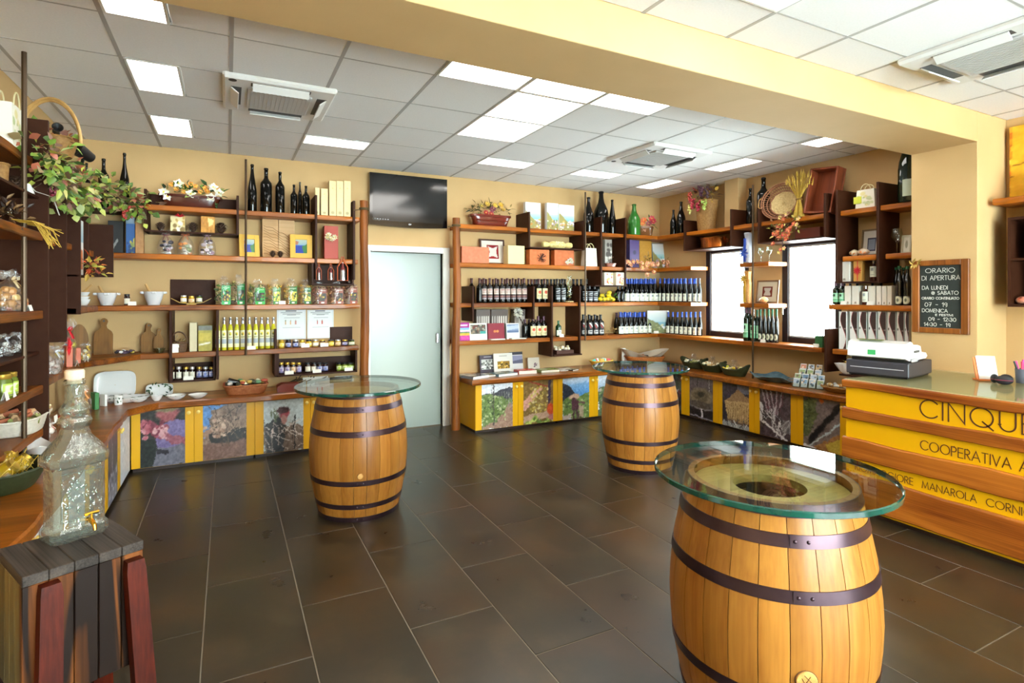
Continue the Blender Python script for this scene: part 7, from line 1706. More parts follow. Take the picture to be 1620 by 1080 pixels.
# --- fourth shelf
bar = Img(30, 30, '#5c504c')
for k in range(7): bar.rect(.06 + k * .13, .25, .11 + k * .13, 1, '#d8d2c8')
for k, (a, c_, vt) in enumerate(((751, 773, 489), (774.5, 801, 489), (811, 828, 489))):
    loc, w, h = onb(a, c_, vt, Z4 + E, 6.29); carton(('grey box with white stripes at the back of the book shelf, nearest the divider', 'grey box with white stripes at the back, middle one', 'grey box with white stripes behind the white flower')[k], loc, w, .10, h, '#6c625c', bar)
loc, w, h = onb(812, 827, 485, Z4 + .17, 6.2); o = thing('paper_flower', 'white pompon flower on a dark stem above the books', 'flower', (loc[0] + .07, 6.22, Z4 + E)); b = MB(mat('dark_twig', '#3c1c10')); b.tube([(.05, 0, 0), (.03, 0, .15), (-.07, -.02, .30)], .006, 6); b.build('stem', o)
b = MB(LEAFM()); R = random.Random(3)
for _ in range(70): d = Vector((R.gauss(0, 1), R.gauss(0, 1), R.gauss(0, 1))).normalized(); b.leaf(Vector((-.07, -.02, .32)) + d * .02, d, d.orthogonal(), .05, .03, rc(['#f4f2e8', '#e4e0d0']))
b.build('pompon', o)
def bk(k):
    if k == 0: i = Img(24, 34, '#a02c84'); i.rect(.15, .12, .85, .2, '#e8b8d8'); i.rect(.2, .3, 1, .42, '#7cb0e0'); i.rect(.1, .42, 1, .5, '#e0e8f0'); i.rect(.2, .52, 1, .6, '#3c8c50'); i.rect(.2, .6, 1, .7, '#d8a43c'); i.rect(.3, .75, .9, .95, '#c83c94'); i.noise(8, .1, 2)
    elif k == 1: i = Img(40, 38, '#dcdcd4'); i.rect(.08, .1, .92, .62, '#5c5a54'); i.speck(40, ['#3c3c38', '#8c7c68', '#9c9c90', '#6c3c34'], .05, .1, .12, .9, .6, 3); i.rect(.6, .48, .92, .62, '#3c9490')
    elif k == 2: i = Img(40, 38, '#822c3c'); i.ell(.42, .5, .08, .08, '#c87c4c'); i.ell(.58, .5, .08, .08, '#c8844c'); i.rect(0, 0, .04, 1, '#6c2030')
    elif k == 3: i = Img(34, 38, '#d4d6d8'); i.rect(.05, .08, .95, .6, '#7c8ca8'); i.poly([(.05, .2), (.95, .12), (.95, .35), (.05, .45)], '#a8b4c8'); i.rect(.05, .48, .95, .6, '#5c6c8c')
    elif k == 4: i = Img(34, 44, '#4a4450'); i.rect(.12, .25, .95, .8, '#c4c8c4'); i.speck(40, ['#4c4c4c', '#e8e8e4', '#7c7c78'], .06, .15, .28, .92, .78, 3); i.rect(.3, .08, .8, .14, '#a8a4b0')
    elif k == 5: i = Img(40, 50, '#dcdad2'); i.rect(.2, .42, .82, .8, '#8c6c24'); i.speck(30, ['#c89c3c', '#4c3c1c', '#e0c070'], .05, .22, .45, .8, .78, 5); i.rect(.3, .12, .7, .17, '#b4b0a8')
    elif k == 6: i = Img(30, 50, '#d8dadc'); i.rect(0, 0, 1, .16, '#3c3a44'); i.rect(.05, .2, .98, .62, '#8c90b0'); i.poly([(.05, .5), (1, .4), (1, .62), (.05, .62)], '#5c6078')
    elif k == 7: i = Img(26, 34, '#dcd8cc'); i.speck(5, ['#4c3c4c', '#8c6c7c'], .08, .4, .3, .8, .8, 3)
    return i
for k, (a, c_, vt, y, cv, lb) in enumerate(((724, 743.5, 510, 6.14, '#8c2474', 'purple magazine with coloured village stripes against the door post'), (743.5, 771, 511, 6.15, '#d8d8d0', 'white book with a dark landscape photograph'), (772.5, 798.5, 511, 6.15, '#822c3c', 'plain burgundy book with a small orange emblem'), (802, 822, 511, 6.15, '#d4d6d8', 'pale book with a blue sea photograph on the bookshelf'))):
    loc, w, h = onb(a, c_, vt, Z4 + E, y); book(lb, loc, w, h, .018, bk(k), cover=cv, tilt=-.12)
for k, (a, c_, rz) in enumerate(((770, 800, .2), (803, 833, -.1))):
    loc, w, h = onb(a, c_, 530, Z4 + E, 6.13); flat_book(('thin white booklet lying open before the burgundy book', 'thin white booklet lying before the sea book')[k], (loc[0], 6.13 - .02, loc[2] + .0), .2, .08, .01, Img(8, 8, '#e4e0d8'), rz * .3, cover='#d8d4cc')
for k, u in enumerate((842.5, 851.5, 860)): BB('cream-labelled red-dot bottle on the lower shelf, %s from the books' % ORD[k], u, 500, Z4, 4.5, y=6.17, cap=capplum, label='ydot', lz=(.1, .55), group='red-dot bottles on the lower shelf')
for k, (u, y) in enumerate(((830.5, 6.19), (837, 6.27), (847, 6.29), (856, 6.29))): BB('dark bottle around the lower red-dot labels, %s from the books' % ORD[k], u, 505, Z4, 4, y=y, cap=capplum, group='dark bottles around the lower red-dot labels')
BB('single small green bottle in the hanging divider box', 883.5, 507, Z4, 4, y=6.18, prof='bordeaux', gm=gbot('#173c1c'), cap=capgreen, label='white', lz=(.08, .42)); tag_card('price card before the small green bottle', onb(884, 893, 530, Z4 + E, 6.12)[0])
loc, w, h = onb(877, 904, 560, .818 + E, 6.17); o = thing('shell_box', 'dark wooden box filled with white shells in the hanging cubby', 'box', loc); b = MB(mat('dark_box_wood', '#4a281c', rough=.5)); b.box(-w / 2, w / 2, -.06, .06, 0, .05, .003); b.build('box_body', o); b = MB(mat('sweets')); R = random.Random(11)
for _ in range(18): b.ell((R.uniform(-.4, .4) * w, R.uniform(-.05, .05), R.uniform(.055, .09)), (.022, .018, .018), 7, 5, col=rc(['#f0e8d0', '#d8c8a0', '#fff8e8']))
b.build('shells', o, kind='stuff')
for k, u in enumerate((922.5, 932, 941, 950)): BB('black-capped bottle with a red and white label, lower shelf, %s from the hanging cubby' % ORD[k], u, 497.5, Z4, 4.5, y=6.17, cap=capblack, label='bwr', lz=(.06, .62), group='red and white labelled bottles')
for k, u in enumerate((927, 936, 945)): BB('black-capped bottle behind the red and white labels, %s along' % ORD[k], u, 499, Z4, 4.3, y=6.28, cap=capblack, group='bottles behind the red and white labels')
o = thing('dried_flowers', 'small spray of brown dried flowers on the lower wine shelf', 'dried flowers', onb(958, 982, 520, Z4 + E, 6.13)[0]); foliage(o, [(-.05, 0, .03, .05, 20), (.04, 0, .045, .05, 26)], ['#8c6c3c', '#a88448', '#6c4c28', '#b89c5c'], .045, .016, 8, 'dry_leaves')
for k, u in enumerate((981.5, 989, 996.6, 1004.5, 1012.5, 1019, 1026.5)): BB('blue-capped white wine, lower corner shelf, %s from the dried flowers' % ORD[k], u, 493.5, Z4, 4, y=6.17, group='blue-capped bottles on the lower corner shelf', **WB)
for k, u in enumerate((975.5, 985, 993, 1001, 1009)): BB('blue-capped bottle in the back row of the lower corner shelf, %s from the dried flowers' % ORD[k], u, 494.5, Z4, 3.9, y=6.29, prof='hock', cap=capblue if k else capplum, capz=.78, group='blue-capped bottles in the back row, lower')
loc, w, h = onb(1027, 1054.5, 491, Z4 + E, 6.10); carton('upright card with a misty sea photograph in the middle of the blue-capped bottles', (loc[0], loc[1], loc[2]), w, .02, h, '#d8dcdc', (lambda i: (i.grad('#e0e0dc', '#a8c8d0', 0, .6), i.grad('#88b4c4', '#5c98b0', .5, .68), i.poly([(0, .35), (.5, .55), (.75, .8), (1, .7), (1, 1), (0, 1)], '#6c7444', rag=.08), i.speck(20, ['#8c9458', '#4c5834', '#c8c4a0'], .05, 0, .6, 1, 1, 3), i)[-1])(Img(30, 42, '#e0e4e4')), -.35, name='photo_card', cat='card')
tag_card('price card before the misty sea photograph', (Xat(1042, 6.04), 6.09 + .0, Z4 + E), w=.07, rz=-.3)
for k, u in enumerate((1057.5, 1064.5, 1071.8, 1079, 1085.7, 1092.6, 1100.2)): RB('blue-capped white wine, lower window wall shelf, %s from the photograph' % ORD[k], u, 493.5, Z4, 4, x=5.56, group='blue-capped bottles on the lower window wall shelf', **WB)
RB('last blue-capped bottle beside the first window, lower shelf', 1107.5, 493, Z4, 3.6, x=5.60, **WB)
# --- things on the worktop under the books
for k, (a, c_, vt, y, cv, lb) in enumerate(((760, 783, 561, 6.28, '#4a4450', 'dark photo book leaning on the wall above the worktop'), (782, 812, 558, 6.24, '#dcdad2', 'large white book with a sepia vineyard photograph'), (808, 828, 556, 6.31, '#d8dadc', 'tall calendar with a lilac sea view behind the white book'), (836, 854, 565, 6.29, '#dcd8cc', 'small pale card with little dark figures leaning on the wall'))):
    loc, w, h = onb(a, c_, vt, WT, y); book(lb, loc, w, h * .98, .015, bk(k + 4), cover=cv, tilt=-.14)
def cov(c, seed=1): i = Img(24, 16, c); i.noise(6, .12, seed); i.rect(.1, .15, .5, .6, '#d8d4c8', .6); return i
for k, (u, y, w, d, t, rz, c, lb) in enumerate(((752, 5.98, .26, .2, .03, .35, '#6c6e74', 'grey book lying at the end of the worktop near the door post'), (772, 6.05, .24, .18, .02, .1, '#8c8470', 'olive book lying behind the grey one'), (797, 6.02, .28, .2, .03, .15, '#5c7c88', 'blue-grey book lying in the middle of the row'), (831, 6.04, .24, .17, .045, -.1, '#b82c20', 'thick bright red book lying on the worktop'), (866, 6.05, .26, .17, .03, -.05, '#7c8c4c', 'green book lying next to the red one'), (893, 6.1, .28, .2, .008, .1, '#c8c8c4', 'open magazine lying on the worktop'), (905, 6.02, .14, .12, .012, .4, '#24282c', 'small black leaflet beside the magazine'), (738, 6.12, .16, .2, .02, .2, '#a8a498', 'pale book half hidden by the log post'))):
    flat_book(lb, (Xat(u, y), y, WT), w, d, t, cov(c, k), rz, cover=c)
loc = (Xat(950, 6.1), 6.08, WT); o = thing('leaflet_basket', 'shallow yellow basket of colourful leaflets behind the corner barrel', 'basket', loc); basket_mb(.17, .12, .09, mat('yellow_wicker', '#d8b040', rough=.6, var=.05, vscale=50), rows=4, n=32, flare=.35).build('basket_bowl', o)
for k, (x, c) in enumerate(((-.12, '#3cb0b0'), (-.08, '#c83030'), (-.03, '#e8e0d0'), (.02, '#d8a030'), (.06, '#2cb0a0'), (.1, '#e0e0e0'), (.13, '#b82838'))):
    b = MB(mat('leaflet_' + c.strip('#'), c, rough=.5)); b.box(-.03, .03, -.001, .001, 0, .09); b.xf(Matrix.Translation((x * .8, -.03 + .03 * (k % 3), .03)) @ Matrix.Rotation(-.35 + .11 * k, 4, 'Y') @ Matrix.Rotation(-.4, 4, 'X')); b.build('leaflet', o)
for k, (u, w, h_) in enumerate(((988, .06, .22), (993, .06, .18), (999, .08, .13))):
    x = Xat(u, 6.22 - .03 * k); carton('white leaflet holder standing behind the corner barrel, %s' % ('tallest', 'middle height', 'lowest')[k], (x, 6.24 - .035 * k, WT), w, .02, h_, '#f2f0ec', None, name='leaflet_holder', cat='holder')
o = thing('wicker_tray', 'orange wicker basket lined with a pale cloth behind the corner barrel', 'basket', (5.17, 6.06, WT), -.4); basket_mb(.27, .19, .115, mat('orange_wicker', '#b06a2c', rough=.6, var=.06, vscale=50), rows=6, n=48, flare=.25, sq=.7).build('basket_bowl', o)
b = MB(mat('pale_cloth', '#cfc6b4', rough=.9)); R = random.Random(2); n = 24; vs = [(0, 0, .10)]
for j in (1, 2, 3):
    for i in range(n): a = 2 * PI * i / n; q = j / 3; s_ = abs(math.cos(2 * a)) ** .8; vs.append((.30 * q * math.cos(a) * (1 + .15 * s_), .21 * q * math.sin(a) * (1 + .15 * s_), .10 + (.0, .005, .03 + .10 * max(0, math.cos(a - PI) * 1) * 1 + .09 * max(0, math.cos(a)))[j - 1]))
fs = [(0, 1 + i, 1 + (i + 1) % n) for i in range(n)] + [(1 + j * n + i, 1 + (j + 1) * n + i, 1 + (j + 1) * n + (i + 1) % n, 1 + j * n + (i + 1) % n) for j in range(2) for i in range(n)]; b.add(vs, fs); b.build('lining_cloth', o)
b = MB(mat('black_plastic')); b.box(-.05, .05, -.03, .03, .105, .13, .006); b.build('dark_packet', o)
lipf = lambda a: .07 * max(0, math.cos(a)) ** 3 + .06 * max(0, -math.cos(a)) ** 3
for k, (u, x, s_, cols, lb) in enumerate(((1098, 5.50, 1.0, ['#d8d0a0', '#b8b060', '#e8e4d0', '#7c8440'], 'dark green leaf-shaped basket of wrapped soaps, nearest the corner'), (1128, 5.46, .9, ['#e8c890', '#d8a860', '#f0e4c8', '#8c7840'], 'dark green leaf-shaped basket holding a clear sweet bundle, middle one'), (1162, 5.42, .95, ['#d8b83c', '#c8c83c', '#e8dca0', '#6c4c50'], 'dark green leaf-shaped basket with yellow sweets, next to the rod'))):
    y = Yat(u, x); o = thing('leaf_basket', lb, 'basket', (x, y, WT), RR + .1, 'leaf-shaped baskets'); basket_mb(.20 * s_, .115 * s_, .075, wick2, rows=5, n=40, flare=.3, lip=lipf).build('basket_bowl', o)
    b = MB(mat('sweets')); R = random.Random(k)
    for _ in range(26): b.ell((R.uniform(-.13, .13) * s_, R.uniform(-.06, .06), R.uniform(.06, .10)), (R.uniform(.015, .03),) * 2 + (.018,), 8, 5, col=rc(cols))
    b.build('sweets', o, kind='stuff')
    b = MB(cello); b.lathe([(.05, .06), (.07, .09), (.055, .13), (.015, .155)], 12, fr=lambda a, z: 1 + .1 * math.sin(5 * a)); tuft(b, .15, .04, 8, h=.05, seed=k); b.build('cellophane_bundle', o)
y0, y1 = Yat(1262, 5.45), Yat(1190, 5.45); o = thing('wavy_platter', 'large blue-grey ceramic platter with a wavy rim', 'platter', (5.46, (y0 + y1) / 2, WT), RR)
b = MB(mat('blue_grey_glaze', '#7e9dab', rough=.2, c2='#4c6a78', vscale=9, coat=.4)); rr = (y1 - y0) / 2; n = 48; vs = []
for (q, z) in ((.5, .0), (.55, .0), (.8, .03), (1.0, .055), (.98, .062), (.78, .04), (.5, .012), (.01, .012)):
    for i in range(n): a = 2 * PI * i / n; wv = (.018 * math.sin(4 * a) + .008 * math.sin(7 * a + 1)) * (q if q > .7 else 0); e = 1 + .06 * math.sin(4 * a + 1) * q; vs.append((rr * q * e * math.cos(a), .17 * q * e * math.sin(a), max(0, z + wv)))
b.add(vs, [(j * n + i, j * n + (i + 1) % n, (j + 1) * n + (i + 1) % n, (j + 1) * n + i) for j in range(7) for i in range(n)] + [tuple(reversed(range(n)))]); b.build('platter_body', o)
# acrylic postcard stand
o = thing('postcard_stand', 'clear acrylic stepped stand full of little postcards', 'stand', (5.40, Yat(1281, 5.38), WT), RR + .35)
acr = thin('acrylic', '#eef6f6', rough=.02, refl=1.4)
cards = []
for row, (y_, z0) in enumerate(((-.07, .01), (-.02, .055), (.03, .10), (.075, .15))):
    for c_ in range(4 if row < 2 else 3):
        x = -.125 + c_ * .075 + (.03 if row > 1 else 0); im = Img(12, 18, '#e4e6e8'); im.rect(.12, .1, .88, .55, random.choice(['#7ca4c8', '#c8a878', '#8ca06c', '#b4c8dc', '#c87c5c', '#5c84a8'])); im.speck(4, ['#e8dcc8', '#6c5c4c', '#40586c'], .15, .2, .2, .8, .8, row * 5 + c_)
        cd = obj('postcard', print_mesh(im, .058, .088, name='postcard', glossy=.3), o, loc=(x, y_, z0), rot=(-.3, 0, 0))
    b = MB(acr); x0 = -.165 + (.03 if row > 1 else 0); b.box(x0, x0 + (.30 if row < 2 else .225), y_ - .012, y_ - .009, max(0, z0 - .01), z0 + .04); b.box(x0, x0 + (.30 if row < 2 else .225), y_ + .02, y_ + .023, 0, z0 + .07); b.build('clear_pocket', o, kind='stuff')
# shell basket and conch at the desk end
o = thing('shell_basket', 'shallow basket with shells and a wire handle beside the cash desk', 'basket', (5.40, Yat(1322, 5.38), WT), RR); basket_mb(.15, .11, .05, mat('honey_wicker'), rows=3, n=32, flare=.4).build('basket_bowl', o)
b = MB(mat('sweets')); R = random.Random(3)
for _ in range(22): b.ell((R.uniform(-.1, .1), R.uniform(-.06, .06), R.uniform(.045, .075)), (R.uniform(.015, .03), .02, .016), 8, 5, col=rc(['#d8b478', '#c88c3c', '#e8dcc0', '#5c4c3c', '#c4c8c8']))
b.build('shells', o, kind='stuff'); b = MB(rodm); b.tube([(.13, 0, .04), (.18, 0, .02), (.17, .02, .0), (.12, .03, .01)], .004, 6); b.build('wire_handle', o)
def shell(lab, loc, L, c1, c2, rz, name='sea_shell'):
    o = thing(name, lab, 'shell', loc, rz); b = MB(mat('shell_' + c1.strip('#'), c1, rough=.3, c2=c2, vscale=30)); b.lathe([(.0001, -L * .5), (L * .12, -L * .42), (L * .25, -L * .2), (L * .34, 0), (L * .3, L * .2), (L * .18, L * .36), (L * .08, L * .46), (.0001, L * .5)], 18, fr=lambda a, z: 1 + .09 * math.sin(3 * a + z * 60 / (L * 10))); b.xf(Matrix.Translation((0, 0, L * .33)) @ Matrix.Rotation(PI / 2, 4, 'Y')); b.build('shell_body', o)
    b = MB(mat('shell_lip', '#d8874c', rough=.25)); b.ell((0, -L * .26, L * .30), (L * .26, L * .07, L * .14), 14, 8); b.build('shell_lip', o); return o
# wooden step with shell near register
o = thing('shell_dish', 'large white shell-shaped dish with gold sweets on the shelf step by the cash desk', 'dish', (5.47, Yat(1338, 5.45), .80), RR); board(UR, XF - .02, WX1 - .002, PY1 + .004, Yat(1329, XF), .784, .80, 'cubby_floor')
b = MB(porc); n = 36; vs = []
for (q, z) in ((.3, .0), (.55, .02), (.85, .07), (1.0, .10), (.96, .10), (.5, .03), (.01, .02)):
    for i in range(n): a = 2 * PI * i / n; e = 1 + .07 * math.cos(9 * a) * q; vs.append((.11 * q * e * math.cos(a), .09 * q * e * math.sin(a), z + .001))
b.add(vs, [(j * n + i, j * n + (i + 1) % n, (j + 1) * n + (i + 1) % n, (j + 1) * n + i) for j in range(6) for i in range(n)] + [tuple(reversed(range(n)))]); b.build('dish_body', o); foliage(o, [(0, 0, .10, .05, 20)], ['#c8a84c', '#e0cc80', '#a88c3c'], .04, .02, 8, 'gold_filling')
# --- window wall shelves
loc, w, h = onr(1112, 1146, 376, 2.187, 5.58); o = thing('copper_pan', 'shiny oval copper pan on the thin shelf above the first window', 'pan', loc, RR); cop = mat('copper', '#d9823f', rough=.22, metal=.9)
b = MB(cop); b.lathe([(.0001, 0), (w * .5, 0), (w * .52, h * .9), (w * .55, h), (w * .5, h * .95), (w * .48, .01)], 32, sy=.6); b.build('pan_body', o); b = MB(cop); b.tube([(w * .5, 0, h * .7), (w * .66, 0, h * .75), (w * .68, 0, h * .5), (w * .52, 0, h * .45)], .006, 6); b.build('handle', o)
loc, w, h = onr(1263, 1303, 361, 2.187, 5.60); carton('long red-brown leather case on the thin shelf above the second window', loc, w, .12, h, '#6c2c20', None, RR, name='leather_case', rough=.35)
o = thing('hanging_flowers', 'spray of orange and red flowers hanging off the top shelf by the second window', 'flowers', (5.415, Yat(1240, 5.42), 2.31), RR)
foliage(o, [(.05, 0, .06, .14, 20), (.14, 0, .04, .1, 16), (-.02, 0, -.06, .14, 22), (-.12, 0, .0, .1, 12)], ['#7c7c3c', '#a8a040', '#8c5c34', '#c8b060'], .05, .022, 3)
for q in range(26): R = random.Random(q + 50); bloom(o, (R.gauss(-.0, .07), -.03, R.gauss(-.06, .07)), .03, ['#d8583c', '#e07c54', '#c8443c', '#e89a78'], 200 + q, petals=5, name='flower')
for q, (x, z) in enumerate(((-.02, .12), (.06, .14), (.18, .02), (.03, -.22), (-.03, -.26), (.2, .08))): bloom(o, (x, -.03, z), .03, ['#e8c870', '#f0b8a0', '#d8d070'], 240 + q, petals=5, name='flower')
b = MB(mat('dark_twig')); b.tube([(.2, .02, .10), (.08, 0, .06), (0, -.01, -.05), (-.01, -.01, -.24)], .004, 5); b.tube([(.08, 0, .06), (-.06, 0, -.02), (-.16, 0, .0)], .003, 5); b.build('stem', o)
def wrapped(u0, u1, vt, zs, c, bow, lab, seed=0):
    loc, w, h = onr(u0, u1, vt, zs + E, 5.50); o = thing('wrapped_bottle', lab, 'wrapped bottle', loc, RR); R = random.Random(seed); b = MB(mat('wrap_' + c.strip('#'), c, rough=.25, metal=.5, bump=.6, bscale=70)); b.lathe([(.0001, 0), (w * .48, 0), (w * .5, h * .1), (w * .48, h * .5), (w * .36, h * .66), (w * .28, h * .78), (w * .4, h * .97), (w * .34, h)], 16, fr=lambda a, z: 1 + .07 * math.sin(6 * a + z * 20)); b.build('foil_wrap', o)
    b = MB(mat('ribbon_' + bow.strip('#'), bow, rough=.35)); zc = h * (.3 if seed == 0 else .75); b.box(-w * .12, w * .12, -w * .52, -w * .47, 0.01, h * .8)
    for k in range(8): a = 2 * PI * k / 8; b.leaf((0, -w * .55, zc), (math.cos(a), -.3, math.sin(a)), (0, -1, 0), w * .6, w * .22, None)
    b.build('ribbon', o)
wrapped(1177, 1191, 368, Z2, '#c8ccd8', '#2c4ca8', 'bottle wrapped in silver foil with a blue ribbon, on the upper small shelf', 0)
wrapped(1177, 1190, 428, Z3, '#c8955c', '#b8902c', 'bottle wrapped in copper-coloured foil with a gold bow, on the lower small shelf', 1)
for k, u in enumerate((1204, 1217)): goblet('clear wine glass standing on the upper small shelf, %s' % ('nearer the foil bottle', 'nearer the second window')[k], (5.52, Yat(u, 5.52), Z2 + E), .17, .032)
im = Img(36, 32, '#c8bda8'); im.rect(.24, .24, .76, .76, '#6c2c24'); im.poly([(.32, .3), (.68, .3), (.62, .5), (.68, .7), (.32, .7), (.38, .5)], '#b8aca4')
loc, w, h = onr(1196, 1231, 443, Z3 + E, 5.60); pic_frame('brown framed print with a dark red star mount between the windows', loc, w, h, '#7c5c40', im, RR, fwid=.018)
shell('open orange-lipped shell in front of the framed print between the windows', (5.50, Yat(1208, 5.5), Z3 + E), .12, '#e8d0a0', '#c89460', RR)
GRN = dict(gm=gbot('#0f1f12'), label='green', lz=(.1, .5))
for k, (u, x, vt, cp) in enumerate(((1181, 5.50, 484, capplum), (1186.5, 5.58, 485, capplum), (1192, 5.52, 489, capsil), (1198, 5.56, 490, capgreen))): RB('green-labelled bottle on the window sill, %s from the first window' % ORD[k], u, vt, Z4, 4.8, x=x, cap=cp, group='green-labelled bottles on the sill', **GRN)
for k, u in enumerate((1203, 1209.5, 1216, 1222, 1228.5)): RB('slender black bottle with an oval label on the sill, %s from the green labels' % ORD[k], u, 489, Z4, 3.2, x=5.55, prof='slim', gm=blackg, cap=capgreen, label='oval', lz=(.06, .26), group='slender oval-label bottles on the sill')
tag_card('price card before the slender oval-label bottles', (5.46, Yat(1207, 5.46), Z4 + E), RR)
loc, w, h = onr(1293, 1305, 531, Z4 + E, 5.50); o = carton('green box with a small leafy plant at the end of the window sill', loc, w, .08, h, '#2c6434', None, RR); foliage(o, [(0, 0, h, .04, 16)], ['#7c9c6c', '#a8b89c', '#4c6c3c'], .035, .015, 3); tag_card('price card before the green box on the sill', (5.45, Yat(1291, 5.45), Z4 + E), RR)
# group by the pillar
shell('smooth pale shell on the shelf beside the gift bag wall, nearer the window', (5.52, Yat(1351, 5.52), Z2 + E), .10, '#e8d8bc', '#d0b890', RR); shell('striped shell next to the smooth pale one', (5.50, Yat(1366, 5.5), Z2 + E), .11, '#ecdcc0', '#a87c60', RR + .3)
im = Img(32, 36, '#dcd8d0'); im.rect(.3, .3, .9, .85, '#2c2444'); im.rect(.36, .36, .84, .8, '#7c8498'); loc, w, h = onr(1364, 1388, 362, Z2 + E, 5.64); pic_frame('framed print with a navy inner border behind the two shells', loc, w * 1.15, h, '#7c6440', im, RR, fwid=.018)
goblet('large clear goblet with white beads beside the pillar', (5.50, Yat(1419, 5.5), Z2 + E), .23, .045); 
loc, w, h = onr(1427, 1441, 372, Z2 + E, 5.56); im = Img(20, 26, '#e0dccc'); im.ell(.5, .5, .2, .25, '#a8a48c'); pic_frame('small white framed picture with tiny flowers next to the goblet', loc, w * 1.1, h, '#c8c0a8', im, RR, fwid=.014)
zz = 1.716 + E
im = lab_img('carton')
loc, w, h = onr(1331, 1347, 414, zz, 5.52); carton('white scallop-topped carton in the dark box, nearest the window', loc, w, .07, h, '#e8e4d8', im, RR)
loc, w, h = onr(1353, 1366, 411, zz, 5.52); o = carton('golden box with a red star bow in the dark box', loc, w, .06, h, '#cc9848', None, RR); b = MB(mat('red_ribbon'))
for k in range(10): a = 2 * PI * k / 10; b.leaf((0, -.032, h * .5), (math.cos(a), -.2, math.sin(a)), (0, -1, 0), .045, .014, None)
b.box(-.003, .003, -.032, -.030, 0.005, h); b.build('bow', o)
RB('small dark bottle with a white label in the dark box', 1382.5, 412, 1.716, 5.4, x=5.52, cap=capsil, label='white', lz=(.2, .72), gm=gbot('#3c1410'), prof='bordeaux', capz=.86)
for k, (u, lbx) in enumerate(((1322.5, 'green'), (1332.5, 'green'))): RB('green-labelled bottle on the lower pillar shelf, %s' % ('nearest the window', 'beside the first white carton')[k], u, 445, Z3, 5, x=5.52, cap=capplum, group='green-labelled bottles near the pillar', **GRN)
kk = 0
for (a, c_, vt) in ((1339.5, 1349.5, 452), (1351, 1362.5, 452), (1376.5, 1388, 452), (1390, 1397.5, 452), (1398.5, 1406, 452), (1407, 1414, 452)):
    loc, w, h = onr(a, c_, vt, Z3 + E, 5.52); carton('white bottle carton on the lower pillar shelf, %s from the window' % ORD[kk], loc, w * .97, .07, h, '#e8e4d8', im, RR, group='white bottle cartons'); kk += 1
for k, u in enumerate((1336, 1345, 1356, 1380, 1394)): RB('dark bottle at the back of the lower pillar shelf, %s from the window' % ORD[k], u, 447, Z3, 4.6, x=5.68, cap=capblack, group='dark bottles behind the white cartons')
RB('small bottle with a white label between the white cartons', 1369.5, 452, Z3, 5, x=5.49, cap=capsil, label='white', lz=(.15, .7), gm=gbot('#3c1410'), capz=.84)
for k, u in enumerate((1423, 1435.5)): RB('slender black bottle with a green top and round label, %s the pillar' % ('further from', 'right beside')[k], u, 421, Z3, 5.4, x=5.52, prof='slim', gm=blackg, cap=capgreen, capz=.93, label='oval', lz=(.03, .24), group='slender black bottles by the pillar')
for k, u in enumerate((1418, 1429.5)): RB('slender black bottle behind the round-label ones, %s the pillar' % ('further from', 'closer to')[k], u, 423, Z3, 4.2, x=5.62, prof='slim', gm=blackg, cap=capgreen, capz=.93, group='slender black bottles at the back')
tag_card('price card under the first white cartons on the pillar shelf', (5.46, Yat(1335, 5.46), Z3 + E), RR); tag_card('price card before the small white-labelled bottle', (5.46, Yat(1377, 5.46), Z3 + E), RR)
wv = Img(34, 64, '#eceeec'); xs_ = [(.98, 0)] + [(.62 - .34 * math.sin(2 * PI * t * .95 + .35), t) for t in [q / 24 for q in range(25)]] + [(.98, 1)]
wv.poly([(max(0, x - .05), y) for x, y in xs_[:]] , '#a83c44'); wv.poly(xs_, '#3c2a28'); wv.rect(.0, 0, .06, 1, '#2c6c50'); wv.ell(.2, .42, .07, .03, '#3c3038'); wv.rect(.72, .44, .95, .47, '#8c7c78')
for k, (a, c_) in enumerate(((1328.5, 1345), (1347, 1361), (1361, 1375.5), (1376.5, 1390.5), (1392, 1406), (1407, 1421), (1422, 1434), (1435, 1442))):
    loc, w, h = onr(a, c_, 492.5, Z4 + E, 5.53); w = min(w * .97, .078); carton('wine carton with a dark wave print, %s from the window' % ORD[k], loc, w, .08, h, '#e4e8e6', wv, RR, name='wave_carton', group='cartons with a dark wave')
# wall camera-like black speakers live with the left wall goods
# ================================================================== left wall shelving
def LZ(u, v, x): y = Yat(u, x); return (x, y, Zat(v, x, y))
LS1x = -1.12
loc = (-1.13, Yat(14, -1.13), Z1 + E); gift_bag('white flowered gift bag on the topmost shelf of the left wall', loc, .20, .26, RL, hh=.09)
b = None
o = thing('wicker_pot', 'small patterned wicker pot under the gift bag', 'pot', (-1.12, Yat(3, -1.10), ZB + E), RL); basket_mb(.05, .05, .11, mat('honey_wicker'), rows=5, n=20, flare=.12).build('pot_body', o)
for k, (u, y_) in enumerate(((22, 0), (30, 0))): pine_cone('big dark pine cone on the high dark shelf, %s' % ('closer to the wicker pot', 'closer to the bell')[k], (-1.13, Yat(u + 2, -1.13), ZB + E), .055)
o = thing('white_bell', 'small white bell with a long ribbon hanging off the high dark shelf', 'ornament', (-1.06, Yat(44, -1.06), ZB + E), RL); b = MB(porc); b.lathe([(.0001, .06), (.012, .058), (.02, .04), (.032, .005), (.034, 0)], 18); b.build('bell', o); b = MB(mat('white_ribbon', '#e8e4dc', rough=.6)); b.tube([(0, 0, .06), (.03, -.03, .02), (.08, -.10, -.0), (.16, -.115, -.10)], .005, 5, flat=.4); b.build('ribbon', o)
for k, u in enumerate((22, 46)): goblet('clear glass on the upper left shelf, %s' % ('further into the shelf end', 'beside the rod')[k], (-1.18, Yat(u, -1.15), Z2 + E), .15, .032)
